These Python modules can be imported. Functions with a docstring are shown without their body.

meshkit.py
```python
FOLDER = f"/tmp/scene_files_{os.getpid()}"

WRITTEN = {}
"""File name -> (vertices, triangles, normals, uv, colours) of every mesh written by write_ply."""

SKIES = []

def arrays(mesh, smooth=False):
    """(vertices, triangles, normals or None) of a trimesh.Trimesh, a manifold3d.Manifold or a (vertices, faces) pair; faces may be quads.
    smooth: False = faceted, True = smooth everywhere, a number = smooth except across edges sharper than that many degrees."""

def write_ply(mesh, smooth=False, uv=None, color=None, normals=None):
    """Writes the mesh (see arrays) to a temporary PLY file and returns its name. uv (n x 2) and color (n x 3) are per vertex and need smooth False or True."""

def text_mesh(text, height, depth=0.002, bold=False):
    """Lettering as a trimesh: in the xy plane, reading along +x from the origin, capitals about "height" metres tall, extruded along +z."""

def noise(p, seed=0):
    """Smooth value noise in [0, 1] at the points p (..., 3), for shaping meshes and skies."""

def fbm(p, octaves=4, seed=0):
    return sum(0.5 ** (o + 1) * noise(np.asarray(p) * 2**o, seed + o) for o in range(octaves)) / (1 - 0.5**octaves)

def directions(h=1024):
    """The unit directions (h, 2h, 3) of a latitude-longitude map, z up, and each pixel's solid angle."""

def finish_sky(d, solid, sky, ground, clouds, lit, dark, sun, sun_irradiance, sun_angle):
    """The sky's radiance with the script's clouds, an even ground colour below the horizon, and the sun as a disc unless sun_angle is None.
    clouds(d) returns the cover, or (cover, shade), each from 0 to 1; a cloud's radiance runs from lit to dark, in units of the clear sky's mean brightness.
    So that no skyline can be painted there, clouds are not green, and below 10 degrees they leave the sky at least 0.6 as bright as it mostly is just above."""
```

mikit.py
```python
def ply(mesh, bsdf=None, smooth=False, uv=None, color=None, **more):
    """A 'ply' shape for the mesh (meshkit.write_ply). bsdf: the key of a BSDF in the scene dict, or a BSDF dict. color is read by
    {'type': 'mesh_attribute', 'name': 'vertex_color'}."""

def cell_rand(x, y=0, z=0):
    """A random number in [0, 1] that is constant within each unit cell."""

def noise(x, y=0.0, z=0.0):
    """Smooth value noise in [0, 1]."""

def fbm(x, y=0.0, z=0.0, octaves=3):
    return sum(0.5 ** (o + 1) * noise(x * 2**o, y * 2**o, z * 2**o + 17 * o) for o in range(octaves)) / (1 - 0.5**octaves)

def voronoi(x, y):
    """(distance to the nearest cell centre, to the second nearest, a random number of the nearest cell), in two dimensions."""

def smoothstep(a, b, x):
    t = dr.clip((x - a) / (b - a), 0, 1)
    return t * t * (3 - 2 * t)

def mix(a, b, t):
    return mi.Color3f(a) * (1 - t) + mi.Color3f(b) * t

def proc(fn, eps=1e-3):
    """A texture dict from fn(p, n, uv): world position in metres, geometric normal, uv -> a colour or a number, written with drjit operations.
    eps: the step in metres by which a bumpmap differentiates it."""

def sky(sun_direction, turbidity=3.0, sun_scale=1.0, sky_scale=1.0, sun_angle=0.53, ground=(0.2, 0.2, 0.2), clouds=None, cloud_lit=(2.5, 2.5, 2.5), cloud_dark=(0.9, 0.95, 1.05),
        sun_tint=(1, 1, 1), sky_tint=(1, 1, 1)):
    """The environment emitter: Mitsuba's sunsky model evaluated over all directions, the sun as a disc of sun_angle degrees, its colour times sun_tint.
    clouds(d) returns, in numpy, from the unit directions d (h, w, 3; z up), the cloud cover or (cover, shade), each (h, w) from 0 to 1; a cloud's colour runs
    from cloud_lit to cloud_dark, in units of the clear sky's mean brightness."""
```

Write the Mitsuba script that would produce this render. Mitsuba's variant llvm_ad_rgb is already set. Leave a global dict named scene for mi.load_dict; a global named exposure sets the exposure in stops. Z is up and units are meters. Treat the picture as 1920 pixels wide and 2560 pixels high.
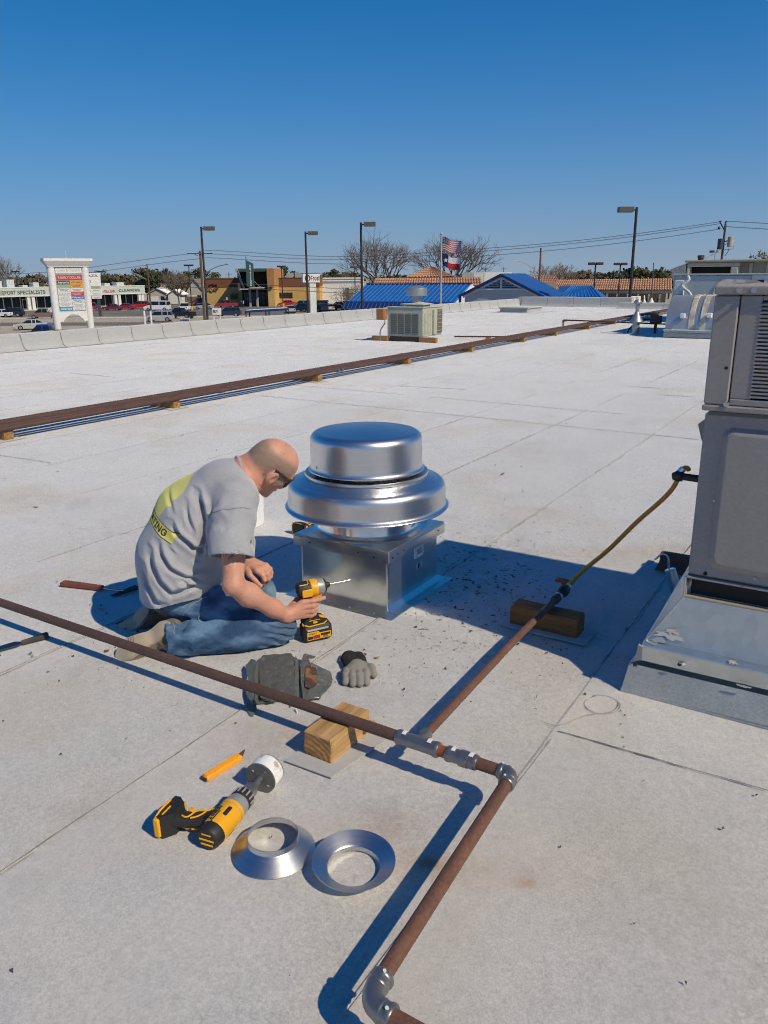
import math
import numpy as np
import trimesh
import manifold3d as m3
import drjit as dr
import mitsuba as mi
import mikit
import meshkit
from mikit import proc, noise as N, fbm as FB, smoothstep as SS, mix as MIX, cell_rand, voronoi
from meshkit import noise as NN, fbm as NF
from shapely.geometry import Polygon, box as sbox
from trimesh.creation import extrude_polygon

T = mi.ScalarTransform4f
scene, labels = {}, {}
exposure = 1.28
SUN = (0.548, -0.494, 0.676)
scene['camera'] = {'type': 'perspective', 'fov': 52.030, 'fov_axis': 'x', 'near_clip': 0.05, 'far_clip': 6000.0,
                   'to_world': T().look_at(origin=[0, 0, 1.4], target=list((0.00000,9.58107,-1.46409)), up=list((0.00873,0.28640,0.95807)))}
def horizon_haze(d):                             # the air is thicker towards the horizon, all round
    e = np.degrees(np.arcsin(np.clip(d[..., 2], 0, 1)))
    return 0.92 * np.exp(-(e / 7.4) ** 1.25)
scene['sky'] = mikit.sky(SUN, turbidity=1.6, sky_tint=(0.0, 0.625, 1.08), sun_tint=(0.965, 1.0, 1.0), clouds=horizon_haze, cloud_lit=(2.1, 2.62, 3.3))
GZ = -5.6                                       # the car park lies this far below the roof
PI = math.pi
rng = np.random.default_rng(7)

# ------------------------------------------------------------------ materials
def rgb(c): return {'type': 'rgb', 'value': list(c)}
def mat(name, c, rough=0.6, metal=0.0, spec=0.5, bump=None, bscale=0.002, two=True, **k):
    b = {'type': 'principled', 'base_color': c if isinstance(c, dict) else rgb(c), 'roughness': rough if isinstance(rough, dict) else float(rough),
         'metallic': float(metal), **({} if metal else {'specular': float(spec)}), **k}
    if bump is not None:
        b = {'type': 'bumpmap', 'tex': bump, 'scale': float(bscale), 'bsdf': b}
    scene[name] = {'type': 'twosided', 'bsdf': b} if two else b
    return name

# ------------------------------------------------------------------ mesh helpers
def cat(ms): return trimesh.util.concatenate([m for m in ms if m is not None])
def tm(v, f):
    f = np.asarray(f, int)
    if f.shape[1] == 4: f = np.vstack([f[:, [0, 1, 2]], f[:, [0, 2, 3]]])
    return trimesh.Trimesh(np.asarray(v, float), f, process=False)
def xf(m, M):
    m = m.copy(); m.apply_transform(M); return m
def mv(m, p):
    m = m.copy(); m.apply_translation(p); return m
def rotz(a, p=(0, 0, 0)):
    c, s = math.cos(a), math.sin(a); M = np.eye(4); M[:2, :2] = [[c, -s], [s, c]]; M[:3, 3] = p; return M
def frame(o, x, z=(0, 0, 1), sc=1.0):
    x = np.asarray(x, float); x = x / np.linalg.norm(x); z = np.asarray(z, float); z = z - x * (x @ z); z = z / np.linalg.norm(z)
    y = np.cross(z, x); M = np.eye(4); M[:3, 0], M[:3, 1], M[:3, 2], M[:3, 3] = x * sc, y * sc, z * sc, o; return M
def box(x0, x1, y0, y1, z0, z1):
    return trimesh.creation.box(bounds=[[min(x0, x1), min(y0, y1), min(z0, z1)], [max(x0, x1), max(y0, y1), max(z0, z1)]])
def hull(pts):
    h = m3.Manifold.hull_points(np.asarray(pts, np.float32)) if hasattr(m3.Manifold, 'hull_points') else None
    me = h.to_mesh(); return tm(me.vert_properties[:, :3], me.tri_verts)
def cbox(x0, x1, y0, y1, z0, z1, c=0.004):
    """A box with chamfered edges."""
    P = []
    lo, hi = np.array([min(x0, x1), min(y0, y1), min(z0, z1)]), np.array([max(x0, x1), max(y0, y1), max(z0, z1)])
    c = min(c, (hi - lo).min() * 0.45)
    for i in (0, 1):
        for j in (0, 1):
            for k in (0, 1):
                s = np.array([i, j, k]); q = np.where(s, hi, lo); d = np.where(s, -c, c)
                for ax in range(3):
                    w = q + d; w[ax] = q[ax]; P.append(w)
    return hull(P)
def cyl(p0, p1, r0, r1=None, n=20, cap=True):
    p0, p1 = np.asarray(p0, float), np.asarray(p1, float); r1 = r0 if r1 is None else r1
    return tube([p0, p1], [r0, r1], n, cap)
def tube(pts, r, n=12, cap=True):
    p = np.asarray(pts, float); r = np.broadcast_to(np.asarray(r, float), (len(p),))
    t = np.gradient(p, axis=0); t /= np.linalg.norm(t, axis=1, keepdims=True) + 1e-12
    a = np.cross(t[0], [0, 0, 1.0] if abs(t[0][2]) < 0.9 else [1.0, 0, 0]); a /= np.linalg.norm(a)
    ang = np.arange(n) * 2 * PI / n; V = []
    for i in range(len(p)):
        a = a - t[i] * (a @ t[i]); a /= np.linalg.norm(a); b = np.cross(t[i], a)
        V.append(p[i] + r[i] * (np.cos(ang)[:, None] * a + np.sin(ang)[:, None] * b))
    V = np.vstack(V); F = []
    i, j = np.meshgrid(np.arange(len(p) - 1), np.arange(n), indexing='ij')
    q = np.stack([i * n + j, i * n + (j + 1) % n, (i + 1) * n + (j + 1) % n, (i + 1) * n + j], -1).reshape(-1, 4)
    F = np.vstack([q[:, [0, 1, 2]], q[:, [0, 2, 3]]])
    if cap:
        k = len(V); V = np.vstack([V, p[0], p[-1]]); jj = np.arange(n); e = (len(p) - 1) * n
        F = np.vstack([F, np.stack([(jj + 1) % n, jj, jj * 0 + k], 1), np.stack([e + jj, e + (jj + 1) % n, jj * 0 + k + 1], 1)])
    return tm(V, F)
def lathe(prof, n=48, o=(0, 0, 0), close=False):
    """Profile [(r, z), ...] turned about z."""
    prof = np.asarray(prof, float)
    if close: prof = np.vstack([prof, prof[:1]])
    ang = np.arange(n) * 2 * PI / n
    V = np.stack([prof[:, 0, None] * np.cos(ang), prof[:, 0, None] * np.sin(ang), np.broadcast_to(prof[:, 1, None], (len(prof), n))], -1).reshape(-1, 3) + o
    i, j = np.meshgrid(np.arange(len(prof) - 1), np.arange(n), indexing='ij')
    q = np.stack([i * n + j, i * n + (j + 1) % n, (i + 1) * n + (j + 1) % n, (i + 1) * n + j], -1).reshape(-1, 4)
    return tm(V, np.vstack([q[:, [0, 1, 2]], q[:, [0, 2, 3]]]))
def sph(c, r, n=10):
    m = trimesh.creation.uv_sphere(1.0, count=[n, 2 * n]); m.apply_scale(np.broadcast_to(r, 3)); m.apply_translation(c); return m
def extr(poly, h, M=None):
    m = extrude_polygon(poly if isinstance(poly, Polygon) else Polygon(poly), h, engine='earcut')
    return m if M is None else xf(m, M)
def spline(pts, n=12):
    from scipy.interpolate import CubicSpline
    p = np.asarray(pts, float); t = np.r_[0, np.cumsum(np.linalg.norm(np.diff(p, axis=0), axis=1))]
    return CubicSpline(t, p)(np.linspace(0, t[-1], n))
def arc3(p0, c, p1, n=8):
    """Rounded corner: from p0 round the corner c to p1 (quadratic)."""
    t = np.linspace(0, 1, n)[:, None]; p0, c, p1 = map(np.asarray, (p0, c, p1)); return (1 - t) ** 2 * p0 + 2 * t * (1 - t) * c + t * t * p1
# roof frame: a runs across the seams (v), b along them (u)
RV, RU = np.array([0.84799, -0.53, 0]), np.array([0.53, 0.84799, 0])
RM = np.eye(4); RM[:3, 0], RM[:3, 1] = RV, RU
def rw(a, b, z=0.0): return RV * a + RU * b + np.array([0, 0, z])
def rx(m): return xf(m, RM)

# ------------------------------------------------------------------ scene entries
_n = {}
def key_for(name):
    k = _n.get(name, 0); _n[name] = k + 1; return name if k == 0 else f'{name}_{k:03d}'
def thing(name, label, category, group=None, kind=None):
    key = key_for(name); d = {'label': label, 'category': category}
    if kind == 'structure': d = {'kind': 'structure', **({'label': label} if label else {})}
    elif kind: d['kind'] = kind
    if group: d['group'] = group
    labels[key] = d; return key
def solid(name, mesh, m, label, category=None, group=None, kind=None, smooth=30, **k):
    key = thing(name, label, category, group, kind); scene[key] = mikit.ply(mesh, m, smooth, **k); return key
def part(parent, name, mesh, m, smooth=30, label=None, kind=None, **k):
    key = key_for(parent + '__' + name); scene[key] = mikit.ply(mesh, m, smooth, **k)
    if label or kind: labels[key] = {**({'label': label} if label else {}), **({'kind': kind} if kind else {})}
    return key
def text_on(parent, s, h, M, m, width=None, bold=False, name='lettering', depth=0.002, label=None):
    """Lettering centred on M's origin, in M's xy plane; width squeezes it to that length."""
    t = meshkit.text_mesh(s, h, depth, bold); b = t.bounds; t.apply_translation(-(b[0] + b[1]) / 2 * [1, 1, 0])
    if width: t.apply_scale([width / max(b[1][0] - b[0][0], 1e-6), 1, 1])
    return part(parent, name, xf(t, M), m, False, label)

# ------------------------------------------------------------------ roof membrane and parapets
def blob(p, cx, cy, rx_, ry_):
    return dr.exp(-(dr.square((p.x - cx) / rx_) + dr.square((p.y - cy) / ry_)))
def membrane_col(p, n, uv):
    g = N(p.x * 420, p.y * 420, p.z * 420)
    g2 = N(p.x * 150 + 7, p.y * 150, p.z * 150)
    big = FB(p.x * 0.7, p.y * 0.7, 3.0, 3)
    mid = FB(p.x * 5, p.y * 5, 1.0, 3)
    g3 = N(p.x * 60 + 3, p.y * 60, 2.0); v = 0.525 + 0.16 * (g - 0.5) + 0.10 * (g2 - 0.5) + 0.05 * (g3 - 0.5) + 0.07 * (big - 0.5) + 0.045 * (mid - 0.5)
    a = p.x * 0.848 - p.y * 0.53
    v = v * (0.985 + 0.03 * cell_rand(dr.floor((a + 0.72) / 0.94), 3, 5))
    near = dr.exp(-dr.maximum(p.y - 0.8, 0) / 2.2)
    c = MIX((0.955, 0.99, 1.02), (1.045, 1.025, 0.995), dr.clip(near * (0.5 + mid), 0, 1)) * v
    stain = SS(0.5, 0.8, FB(p.x * 1.6 + 3, p.y * 1.6 + 9, 0.0, 4))
    c = c * (1 - stain * 0.09 * MIX((0.5, 0.85, 1.5), (0.5, 0.85, 1.5), 0))
    rust = 0.75 * blob(p, 0.105, 1.625, 0.024, 0.014) + 0.45 * blob(p, 0.11, 1.62, 0.10, 0.05) + 0.5 * blob(p, 0.335, 1.55, 0.03, 0.016) + 0.2 * blob(p, 0.32, 1.58, 0.12, 0.06)
    rust += 0.30 * blob(p, -0.33, 2.2, 0.22, 0.12) + 0.3 * blob(p, -0.02, 1.75, 0.2, 0.1) + 0.25 * blob(p, 1.3, 3.9, 0.5, 0.12) + 0.2 * blob(p, 0.9, 4.6, 0.25, 0.2)
    c = MIX(c, (0.38, 0.235, 0.115), dr.clip(rust * (0.35 + 1.1 * FB(p.x * 30, p.y * 30, 2.0, 3)), 0, 0.8))
    # grime and loose bitumen granules round the new curb
    dirt = 0.9 * blob(p, 0.42, 3.35, 0.34, 0.5) + 0.55 * blob(p, 0.55, 3.95, 0.7, 0.5) + 0.35 * blob(p, -0.7, 2.9, 0.5, 0.4) + 0.3 * blob(p, -0.05, 2.75, 0.5, 0.45)
    gr = SS(0.84, 0.92, N(p.x * 90, p.y * 90, 5.0) * 0.55 + N(p.x * 45, p.y * 45, 8.0) * 0.45 + dirt * 0.16)
    c = MIX(c, (0.10, 0.085, 0.075), dr.clip(gr * dirt * 1.3, 0, 0.9))
    foot = SS(.60, .72, FB(p.x * 7 + 5, p.y * 7, 6.0, 3)) * SS(.45, .6, FB(p.x * .9, p.y * .9 + 4, 1.0, 2)); c = c * (1 - 0.06 * foot)
    return c * (1 - 0.18 * dr.clip(dirt * FB(p.x * 9, p.y * 9, 4.0, 3), 0, 1))
def membrane_bump(p, n, uv):
    return N(p.x * 330, p.y * 330, p.z * 330) * 0.5 + N(p.x * 120, p.y * 120, p.z * 120) * 0.7 + FB(p.x * 2.2, p.y * 2.2, p.z * 2.2, 2) * 9.0
mat('membrane', proc(membrane_col), 0.9, spec=0.1, bump=proc(membrane_bump, 1.5e-3), bscale=0.0009)
mat('flashing', proc(lambda p, n, uv: MIX((0.455, 0.47, 0.475), (0.40, 0.41, 0.415), FB(p.x * 2, p.y * 2, p.z * 3, 3)) * (0.94 + 0.12 * N(p.x * 60, p.y * 60, p.z * 60))), 0.85, spec=0.25)
mat('bitumen', (0.19, 0.186, 0.18), 0.85)
mat('bitumen_pale', (0.30, 0.295, 0.29), 0.85)
mat('stucco', (0.45, 0.42, 0.37), 0.9)

roof = thing('roof', 'flat roof covered in pale grey membrane sheets', 'roof', kind='structure')
SEAM0, SEAMW = -0.72, 0.94
def sheet(k):
    a0 = SEAM0 + SEAMW * k
    b = np.unique(np.r_[np.arange(-4, 9, 0.12), np.arange(9, 36.7, 0.8), 36.7])
    e = 0.006 * (NN(np.stack([b * 1.3, b * 0 + k, b * 0], -1), 4) - 0.5) + 0.003 * (NN(np.stack([b * 6, b * 0 + k, b * 0], -1), 5) - 0.5)
    rows = [(a0 + e, -0.003), (a0 + e, 0.0045), (a0 + e + 0.05, 0.0035), (a0 + e * 0 + 0.5, 0.0015), (a0 + SEAMW + 0.05 + e * 0, -0.001)]
    V = np.concatenate([np.stack([a, b, b * 0 + z], -1) for a, z in rows]); n = len(b); F = []
    i, j = np.meshgrid(np.arange(len(rows) - 1), np.arange(n - 1), indexing='ij')
    q = np.stack([i * n + j, (i + 1) * n + j, (i + 1) * n + j + 1, i * n + j + 1], -1).reshape(-1, 4)
    return rx(tm(V, q)), b, e
def bead(line, w0, w1, gap, seed, z=0.0062, step=None):
    """A thin uneven bead of bitumen along a line of (a, b) points; gap is the share that is missing."""
    L = np.asarray(line, float); d = np.gradient(L, axis=0); d /= np.linalg.norm(d, axis=1, keepdims=True); nrm = np.stack([-d[:, 1], d[:, 0]], 1)
    s = np.r_[0, np.cumsum(np.linalg.norm(np.diff(L, axis=0), axis=1))]
    q = np.stack([s * 7, s * 0 + seed, s * 0], -1)
    w = w0 + (w1 - w0) * NN(q * [5, 1, 1], 1) ** 2; on = NF(q * [0.16, 1, 1], 3, 2) > gap
    wob = 0.004 * (NN(q * 2, 3) - 0.5)
    lft, rgt = L + nrm * (wob + w / 2)[:, None], L + nrm * (wob - w / 2)[:, None]
    n = len(L); V = np.vstack([np.c_[lft, np.full(n, z)], np.c_[rgt, np.full(n, z)], np.c_[L + nrm * wob[:, None], np.full(n, z + 0.0015)]])
    i = np.nonzero(on[:-1] & on[1:])[0]
    F = np.vstack([np.stack([i, 2 * n + i, 2 * n + i + 1, i + 1], 1), np.stack([2 * n + i, n + i, n + i + 1, 2 * n + i + 1], 1)])
    return rx(tm(V, F[:, ::-1]))
for k in range(-16, 9):
    m_, b, e = sheet(k)
    ms = part(roof, 'membrane_sheet', m_, 'membrane', False)
    if k > -16:
        bb = np.r_[np.arange(-2, 9, 0.03), np.arange(9, 36.4, 0.2)]
        g_ = {-1: 0.30, 0: 0.34, 1: 0.42, -2: 0.30, -3: 0.32}.get(k, 0.36)
        part(ms, 'seam', bead(np.stack([SEAM0 + SEAMW * k + np.interp(bb, b, e), bb], 1), 0.0015, 0.0065 + 0.010 * (abs(k + 6) > 6), g_ + .04, k), 'bitumen' if k in (-1, 0, -2, -3) else 'bitumen_pale', False)
        if k in (-3, -2, -1, 0, 1): part(ms, 'seam', bead(np.stack([SEAM0 + SEAMW * k + .011 + 2 * np.interp(bb, b, e), bb], 1), 0.001, 0.009, .5, k + 40), 'bitumen_pale', False)
# end laps and patches: lines drawn by the torch across the sheets
def lap(p, q, w=0.007, gap=0.3, seed=1, n=None, m='bitumen'):
    n = n or max(6, int(math.dist(p, q) / 0.03)); L = np.linspace(p, q, n); part(roof, 'end_lap', bead(L, w * 0.3, w, gap, seed, 0.0068), m, False)
for p, q, w, gp, sd in [
        ((-6.653,7.454,0), (-1.252,7.238,0), .014, .2, 3), ((-7.33,8.467,0), (-1.707,8.221,0), .012, .33, 9), ((-0.703,2.16,0), (-0.093,2.175,0), .009, .22, 4),
        ((-6.098,3.743,0), (-5.484,3.782,0), .012, .1, 5), ((-10.723,7.926,0), (-9.583,7.866,0), .02, .1, 6), ((-2.829,7.754,0), (-2.556,7.748,0), .01, .3, 7),
        ((-2.756,10.432,0), (-2.338,10.407,0), .02, .2, 8), ((-2.202,9.83,0), (-1.81,9.87,0), .02, .2, 8), ((-5.368,9.028,0), (-4.475,9.155,0), .02, .3, 15), ((-0.569,0.71,0), (-0.474,1.312,0), .0, 9, 1)]:
    if w: lap(p[:2], q[:2], w, gp, sd)
def loop(pts, w=0.006, seed=2, n=120):
    P_ = spline([p[:2] for p in pts], n); part(roof, 'end_lap', bead(P_, w * 0.4, w, 0.36, seed, 0.0068), 'bitumen_pale', False)
loop([(-0.742,2.259,0), (-0.797,2.243,0), (-0.785,2.2,0), (-0.721,2.19,0), (-0.662,2.29,0), (-0.615,2.336,0), (-0.59,2.437,0)], .0045, 3)
loop([(-0.682,2.399,0), (-0.674,2.351,0), (-0.628,2.328,0), (-0.579,2.374,0), (-0.59,2.437,0), (-0.651,2.454,0), (-0.678,2.413,0)], .0045, 5)

# parapet along the left edge: flashing sheets over a cove, each lapping the next
def prof_left():
    cove = [(0.16, 0.004), (0.10, 0.018), (0.05, 0.05), (0.02, 0.10), (0.0, 0.18), (-0.012, 0.285), (-0.02, 0.31), (-0.05, 0.322), (-0.30, 0.335)]
    return np.array(cove)
def wall_sheet(prof, b0, b1, A, lap_out, dirn, seed):
    """One flashing sheet: profile (distance in front of the wall, z) swept along b from b0 to b1; its b1 end lies over the next."""
    bs = np.linspace(b0, b1, 5); n = len(prof); V = []
    nrm = np.gradient(prof, axis=0); nrm = np.stack([nrm[:, 1], -nrm[:, 0]], 1); nrm /= np.linalg.norm(nrm, axis=1, keepdims=True)
    for i, b in enumerate(bs):
        off = lap_out * (i / 4.0); q = prof + nrm * (off + 0.003 * (NN([[seed, i * 0.8, 0]], 2)[0] - 0.5))
        V += [A(d, b + 0.012 * math.sin(6 * z + seed), z) for d, z in q]
    end = [A(d, b1 + 0.012 * math.sin(6 * z + seed), z) for d, z in prof - nrm * 0.004]; V += end
    m = len(bs) + 1; i, j = np.meshgrid(np.arange(m - 1), np.arange(n - 1), indexing='ij')
    q = np.stack([i * n + j, i * n + j + 1, (i + 1) * n + j + 1, (i + 1) * n + j], -1).reshape(-1, 4)
    return tm(V, q)
def wall_seam(prof, b, A, seed):
    nrm = np.gradient(prof, axis=0); nrm = np.stack([nrm[:, 1], -nrm[:, 0]], 1); nrm /= np.linalg.norm(nrm, axis=1, keepdims=True)
    q = prof + nrm * 0.012; w = 0.010 + 0.012 * NN(np.stack([q[:, 1] * 20, q[:, 0] * 0 + seed, q[:, 0] * 0], -1), 3)
    L = [A(d, b + 0.012 * math.sin(6 * z + seed) - ww, z) for (d, z), ww in zip(q, w)]; Rr = [A(d, b + 0.012 * math.sin(6 * z + seed) + ww * 0.4, z) for (d, z), ww in zip(q, w)]
    n = len(q); i = np.arange(n - 1); return tm(L + Rr, np.stack([i, i + 1, n + i + 1, n + i], 1))
AL = -15.06
left_at = lambda d, b, z: rw(AL + d, b, z)
back_at = lambda d, b, z: rw(b, 36.45 - d, z)
low_at = lambda d, b, z: rw(b, 35.2 - d, z)
par = thing('parapet', 'long low grey parapet along the left roof edge with lapped flashing sheets', 'parapet')
part(par, 'wall', rx(cat([box(AL - 0.42, AL - 0.02, -6, 36.9, GZ - 0.5, 0.325)])), 'stucco', False)
pl = prof_left()
w_ = 0.955
for i in range(44):
    b0 = -5.2 + i * w_
    fs = part(par, 'flashing_sheet', wall_sheet(pl, b0, b0 + w_ + 0.02, left_at, 0.008, 1, i), 'flashing', 40)
    if b0 > 7: part(fs, 'seam', wall_seam(pl[:8], b0 + w_ + 0.01, left_at, i), 'bitumen', False)
par2 = thing('parapet', 'grey parapet across the far end of the roof, beside the blue roofs', 'parapet')
pb = pl * [1, 1.28]
part(par2, 'wall', rx(box(AL - 0.1, -9.75, 36.47, 36.85, GZ - 0.5, 0.42)), 'stucco', False)
for i in range(4):
    b0 = AL + 0.12 + i * 1.28
    fs = part(par2, 'flashing_sheet', wall_sheet(pb, b0, b0 + 1.30, back_at, 0.008, 1, i)if 1 else None, 'flashing', 40)
    part(fs, 'seam', wall_seam(pb[:8], b0 + 1.28, back_at, i), 'bitumen', False)
par3 = thing('parapet', 'lowest far parapet behind the cone vent, stepped down from the taller one', 'parapet')
pc = pl * [1, 0.72]
part(par3, 'wall', rx(box(-9.9, 9, 35.22, 35.6, GZ - 0.5, 0.235)), 'stucco', False)
for i in range(10):
    b0 = -9.95 + i * 1.9
    fs = part(par3, 'flashing_sheet', wall_sheet(pc, b0, b0 + 1.92, low_at, 0.008, 1, i), 'flashing', 40)
    part(fs, 'seam', wall_seam(pc[:8], b0 + 1.9, low_at, i), 'bitumen', False)
part(roof, 'deck', rx(box(AL - 0.1, 9, -6, 36.5, -0.5, -0.03)), 'stucco', False)

# ------------------------------------------------------------------ pipes, sleepers
def wood_col(c0, c1, sc, axis):
    def f(p, n, uv):
        s = (p.x * 0.53 + p.y * 0.848) if axis == 'b' else (p.x * 0.848 - p.y * 0.53)
        t = (p.x * 0.848 - p.y * 0.53) if axis == 'b' else (p.x * 0.53 + p.y * 0.848)
        g = FB(s * 4 * sc, t * 55 * sc, p.z * 55 * sc, 3); g2 = FB(s * 10 * sc, t * 190 * sc, p.z * 190 * sc, 2)
        c = MIX(c0, c1, dr.clip(g * 1.5 - 0.25, 0, 1)) * (0.75 + 0.5 * g2)
        return MIX(c, (0.10, 0.05, 0.02), SS(0.66, 0.74, g2) * SS(0.5, 0.6, g) * 0.8)
    return proc(f)
mat('wood_b', wood_col((0.36, 0.20, 0.075), (0.56, 0.37, 0.175), 1.0, 'b'), 0.8)
mat('wood_a', wood_col((0.30, 0.145, 0.05), (0.44, 0.255, 0.105), 1.0, 'a'), 0.8)
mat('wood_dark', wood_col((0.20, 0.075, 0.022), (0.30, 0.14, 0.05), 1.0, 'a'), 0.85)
def endgrain(p, n, uv):
    s = (p.x * 0.848 - p.y * 0.53); r_ = dr.sqrt(dr.square((s + 1.295) * 60 + 1.2 * N(p.x * 25, p.y * 25, p.z * 25)) + dr.square(p.z * 60 + 1.5))
    return MIX((0.28, 0.135, 0.045), (0.42, 0.24, 0.09), 0.5 + 0.5 * dr.sin(r_ * 6.5)) * (0.75 + 0.5 * N(p.x * 150, p.y * 150, p.z * 150))
mat('wood_end', proc(endgrain), 0.85)
mat('rust_pipe', proc(lambda p, n, uv: MIX((0.070, 0.042, 0.037), (0.125, 0.073, 0.058), FB(p.x * 9, p.y * 9, p.z * 25, 4)) * (0.8 + 0.4 * N(p.x * 140, p.y * 140, p.z * 140))), 0.62, spec=0.4)
mat('rust_pipe_red', proc(lambda p, n, uv: MIX((0.105, 0.052, 0.038), (0.185, 0.092, 0.062), FB(p.x * 14, p.y * 14, p.z * 14, 4)) * (0.8 + 0.4 * N(p.x * 170, p.y * 170, p.z * 170))), 0.6, spec=0.4)
mat('primer', (0.29, 0.075, 0.028), 0.6)
mat('fitting', proc(lambda p, n, uv: MIX((0.20, 0.205, 0.215), (0.30, 0.30, 0.305), FB(p.x * 60, p.y * 60, p.z * 60, 3))), 0.38, metal=0.75)
mat('sticker', (0.78, 0.78, 0.78), 0.5)
mat('black_iron', (0.035, 0.028, 0.028), 0.5)
mat('yellow_coat', (0.52, 0.225, 0.035), 0.5)
mat('yellow_coat2', (0.40, 0.24, 0.02), 0.45)
mat('chrome', (0.75, 0.76, 0.78), 0.18, metal=1.0)

gas = thing('gas_pipe', 'rusty gas pipe with grey fittings bending round beside the power tools', 'pipe')
PR, ZP = 0.0172, 0.107
def gp(name, pts, r, m, **k): return part(gas, name, rx(tube(pts, r, 20)), m, 50, **k)
b0, aE = 1.735, -0.682
E2 = np.array((-0.642,0.96,0.107)); 
gp('pipe', [(-4.6, b0, ZP), (-1.03, b0, ZP)], PR, 'rust_pipe')
def socket(name, p, q, r, lips=(0.0, 1.0), m='fitting'):
    """A pressed fitting: a sleeve with a bead at each end."""
    p, q = np.asarray(p, float), np.asarray(q, float); L = np.linalg.norm(q - p); d = (q - p) / L
    ts = np.array([0, .004, .010, .016, .022, L - .022, L - .016, L - .010, L - .004, L]); rr = np.array([r * 1.0, r * 1.11, r * 1.14, r * 1.11, r, r, r * 1.11, r * 1.14, r * 1.11, r * 1.0])
    return gp(name, [p + d * t for t in ts], rr, m)
t0, t1 = np.array([-1.045, b0, ZP]), np.array([-0.905, b0, ZP])
socket('tee_fitting', t0, t1, 0.0205)
gp('tee_fitting', [(-0.978, b0, ZP), (-0.978, b0 + 0.030, ZP), (-0.978, b0 + 0.032, ZP), (-0.978, b0 + 0.058, ZP), (-0.978, b0 + 0.06, ZP)], [0.0165, 0.0165, 0.0185, 0.0185, 0.016], 'fitting')
gp('nipple', [(-0.905, b0, ZP), (-0.878, b0, ZP)], PR * 0.98, 'primer', label='orange primed pipe nipple')
socket('coupling', (-0.882, b0, ZP), (-0.822, b0, ZP), 0.0205)
gp('union_nut', [(-0.838, b0, ZP), (-0.812, b0, ZP)], 0.0238, 'fitting')
socket('coupling', (-0.815, b0, ZP), (-0.785, b0, ZP), 0.0195)
gp('pipe', [(-0.787, b0, ZP), (-0.715, b0, ZP)], PR, 'rust_pipe_red')
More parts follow.
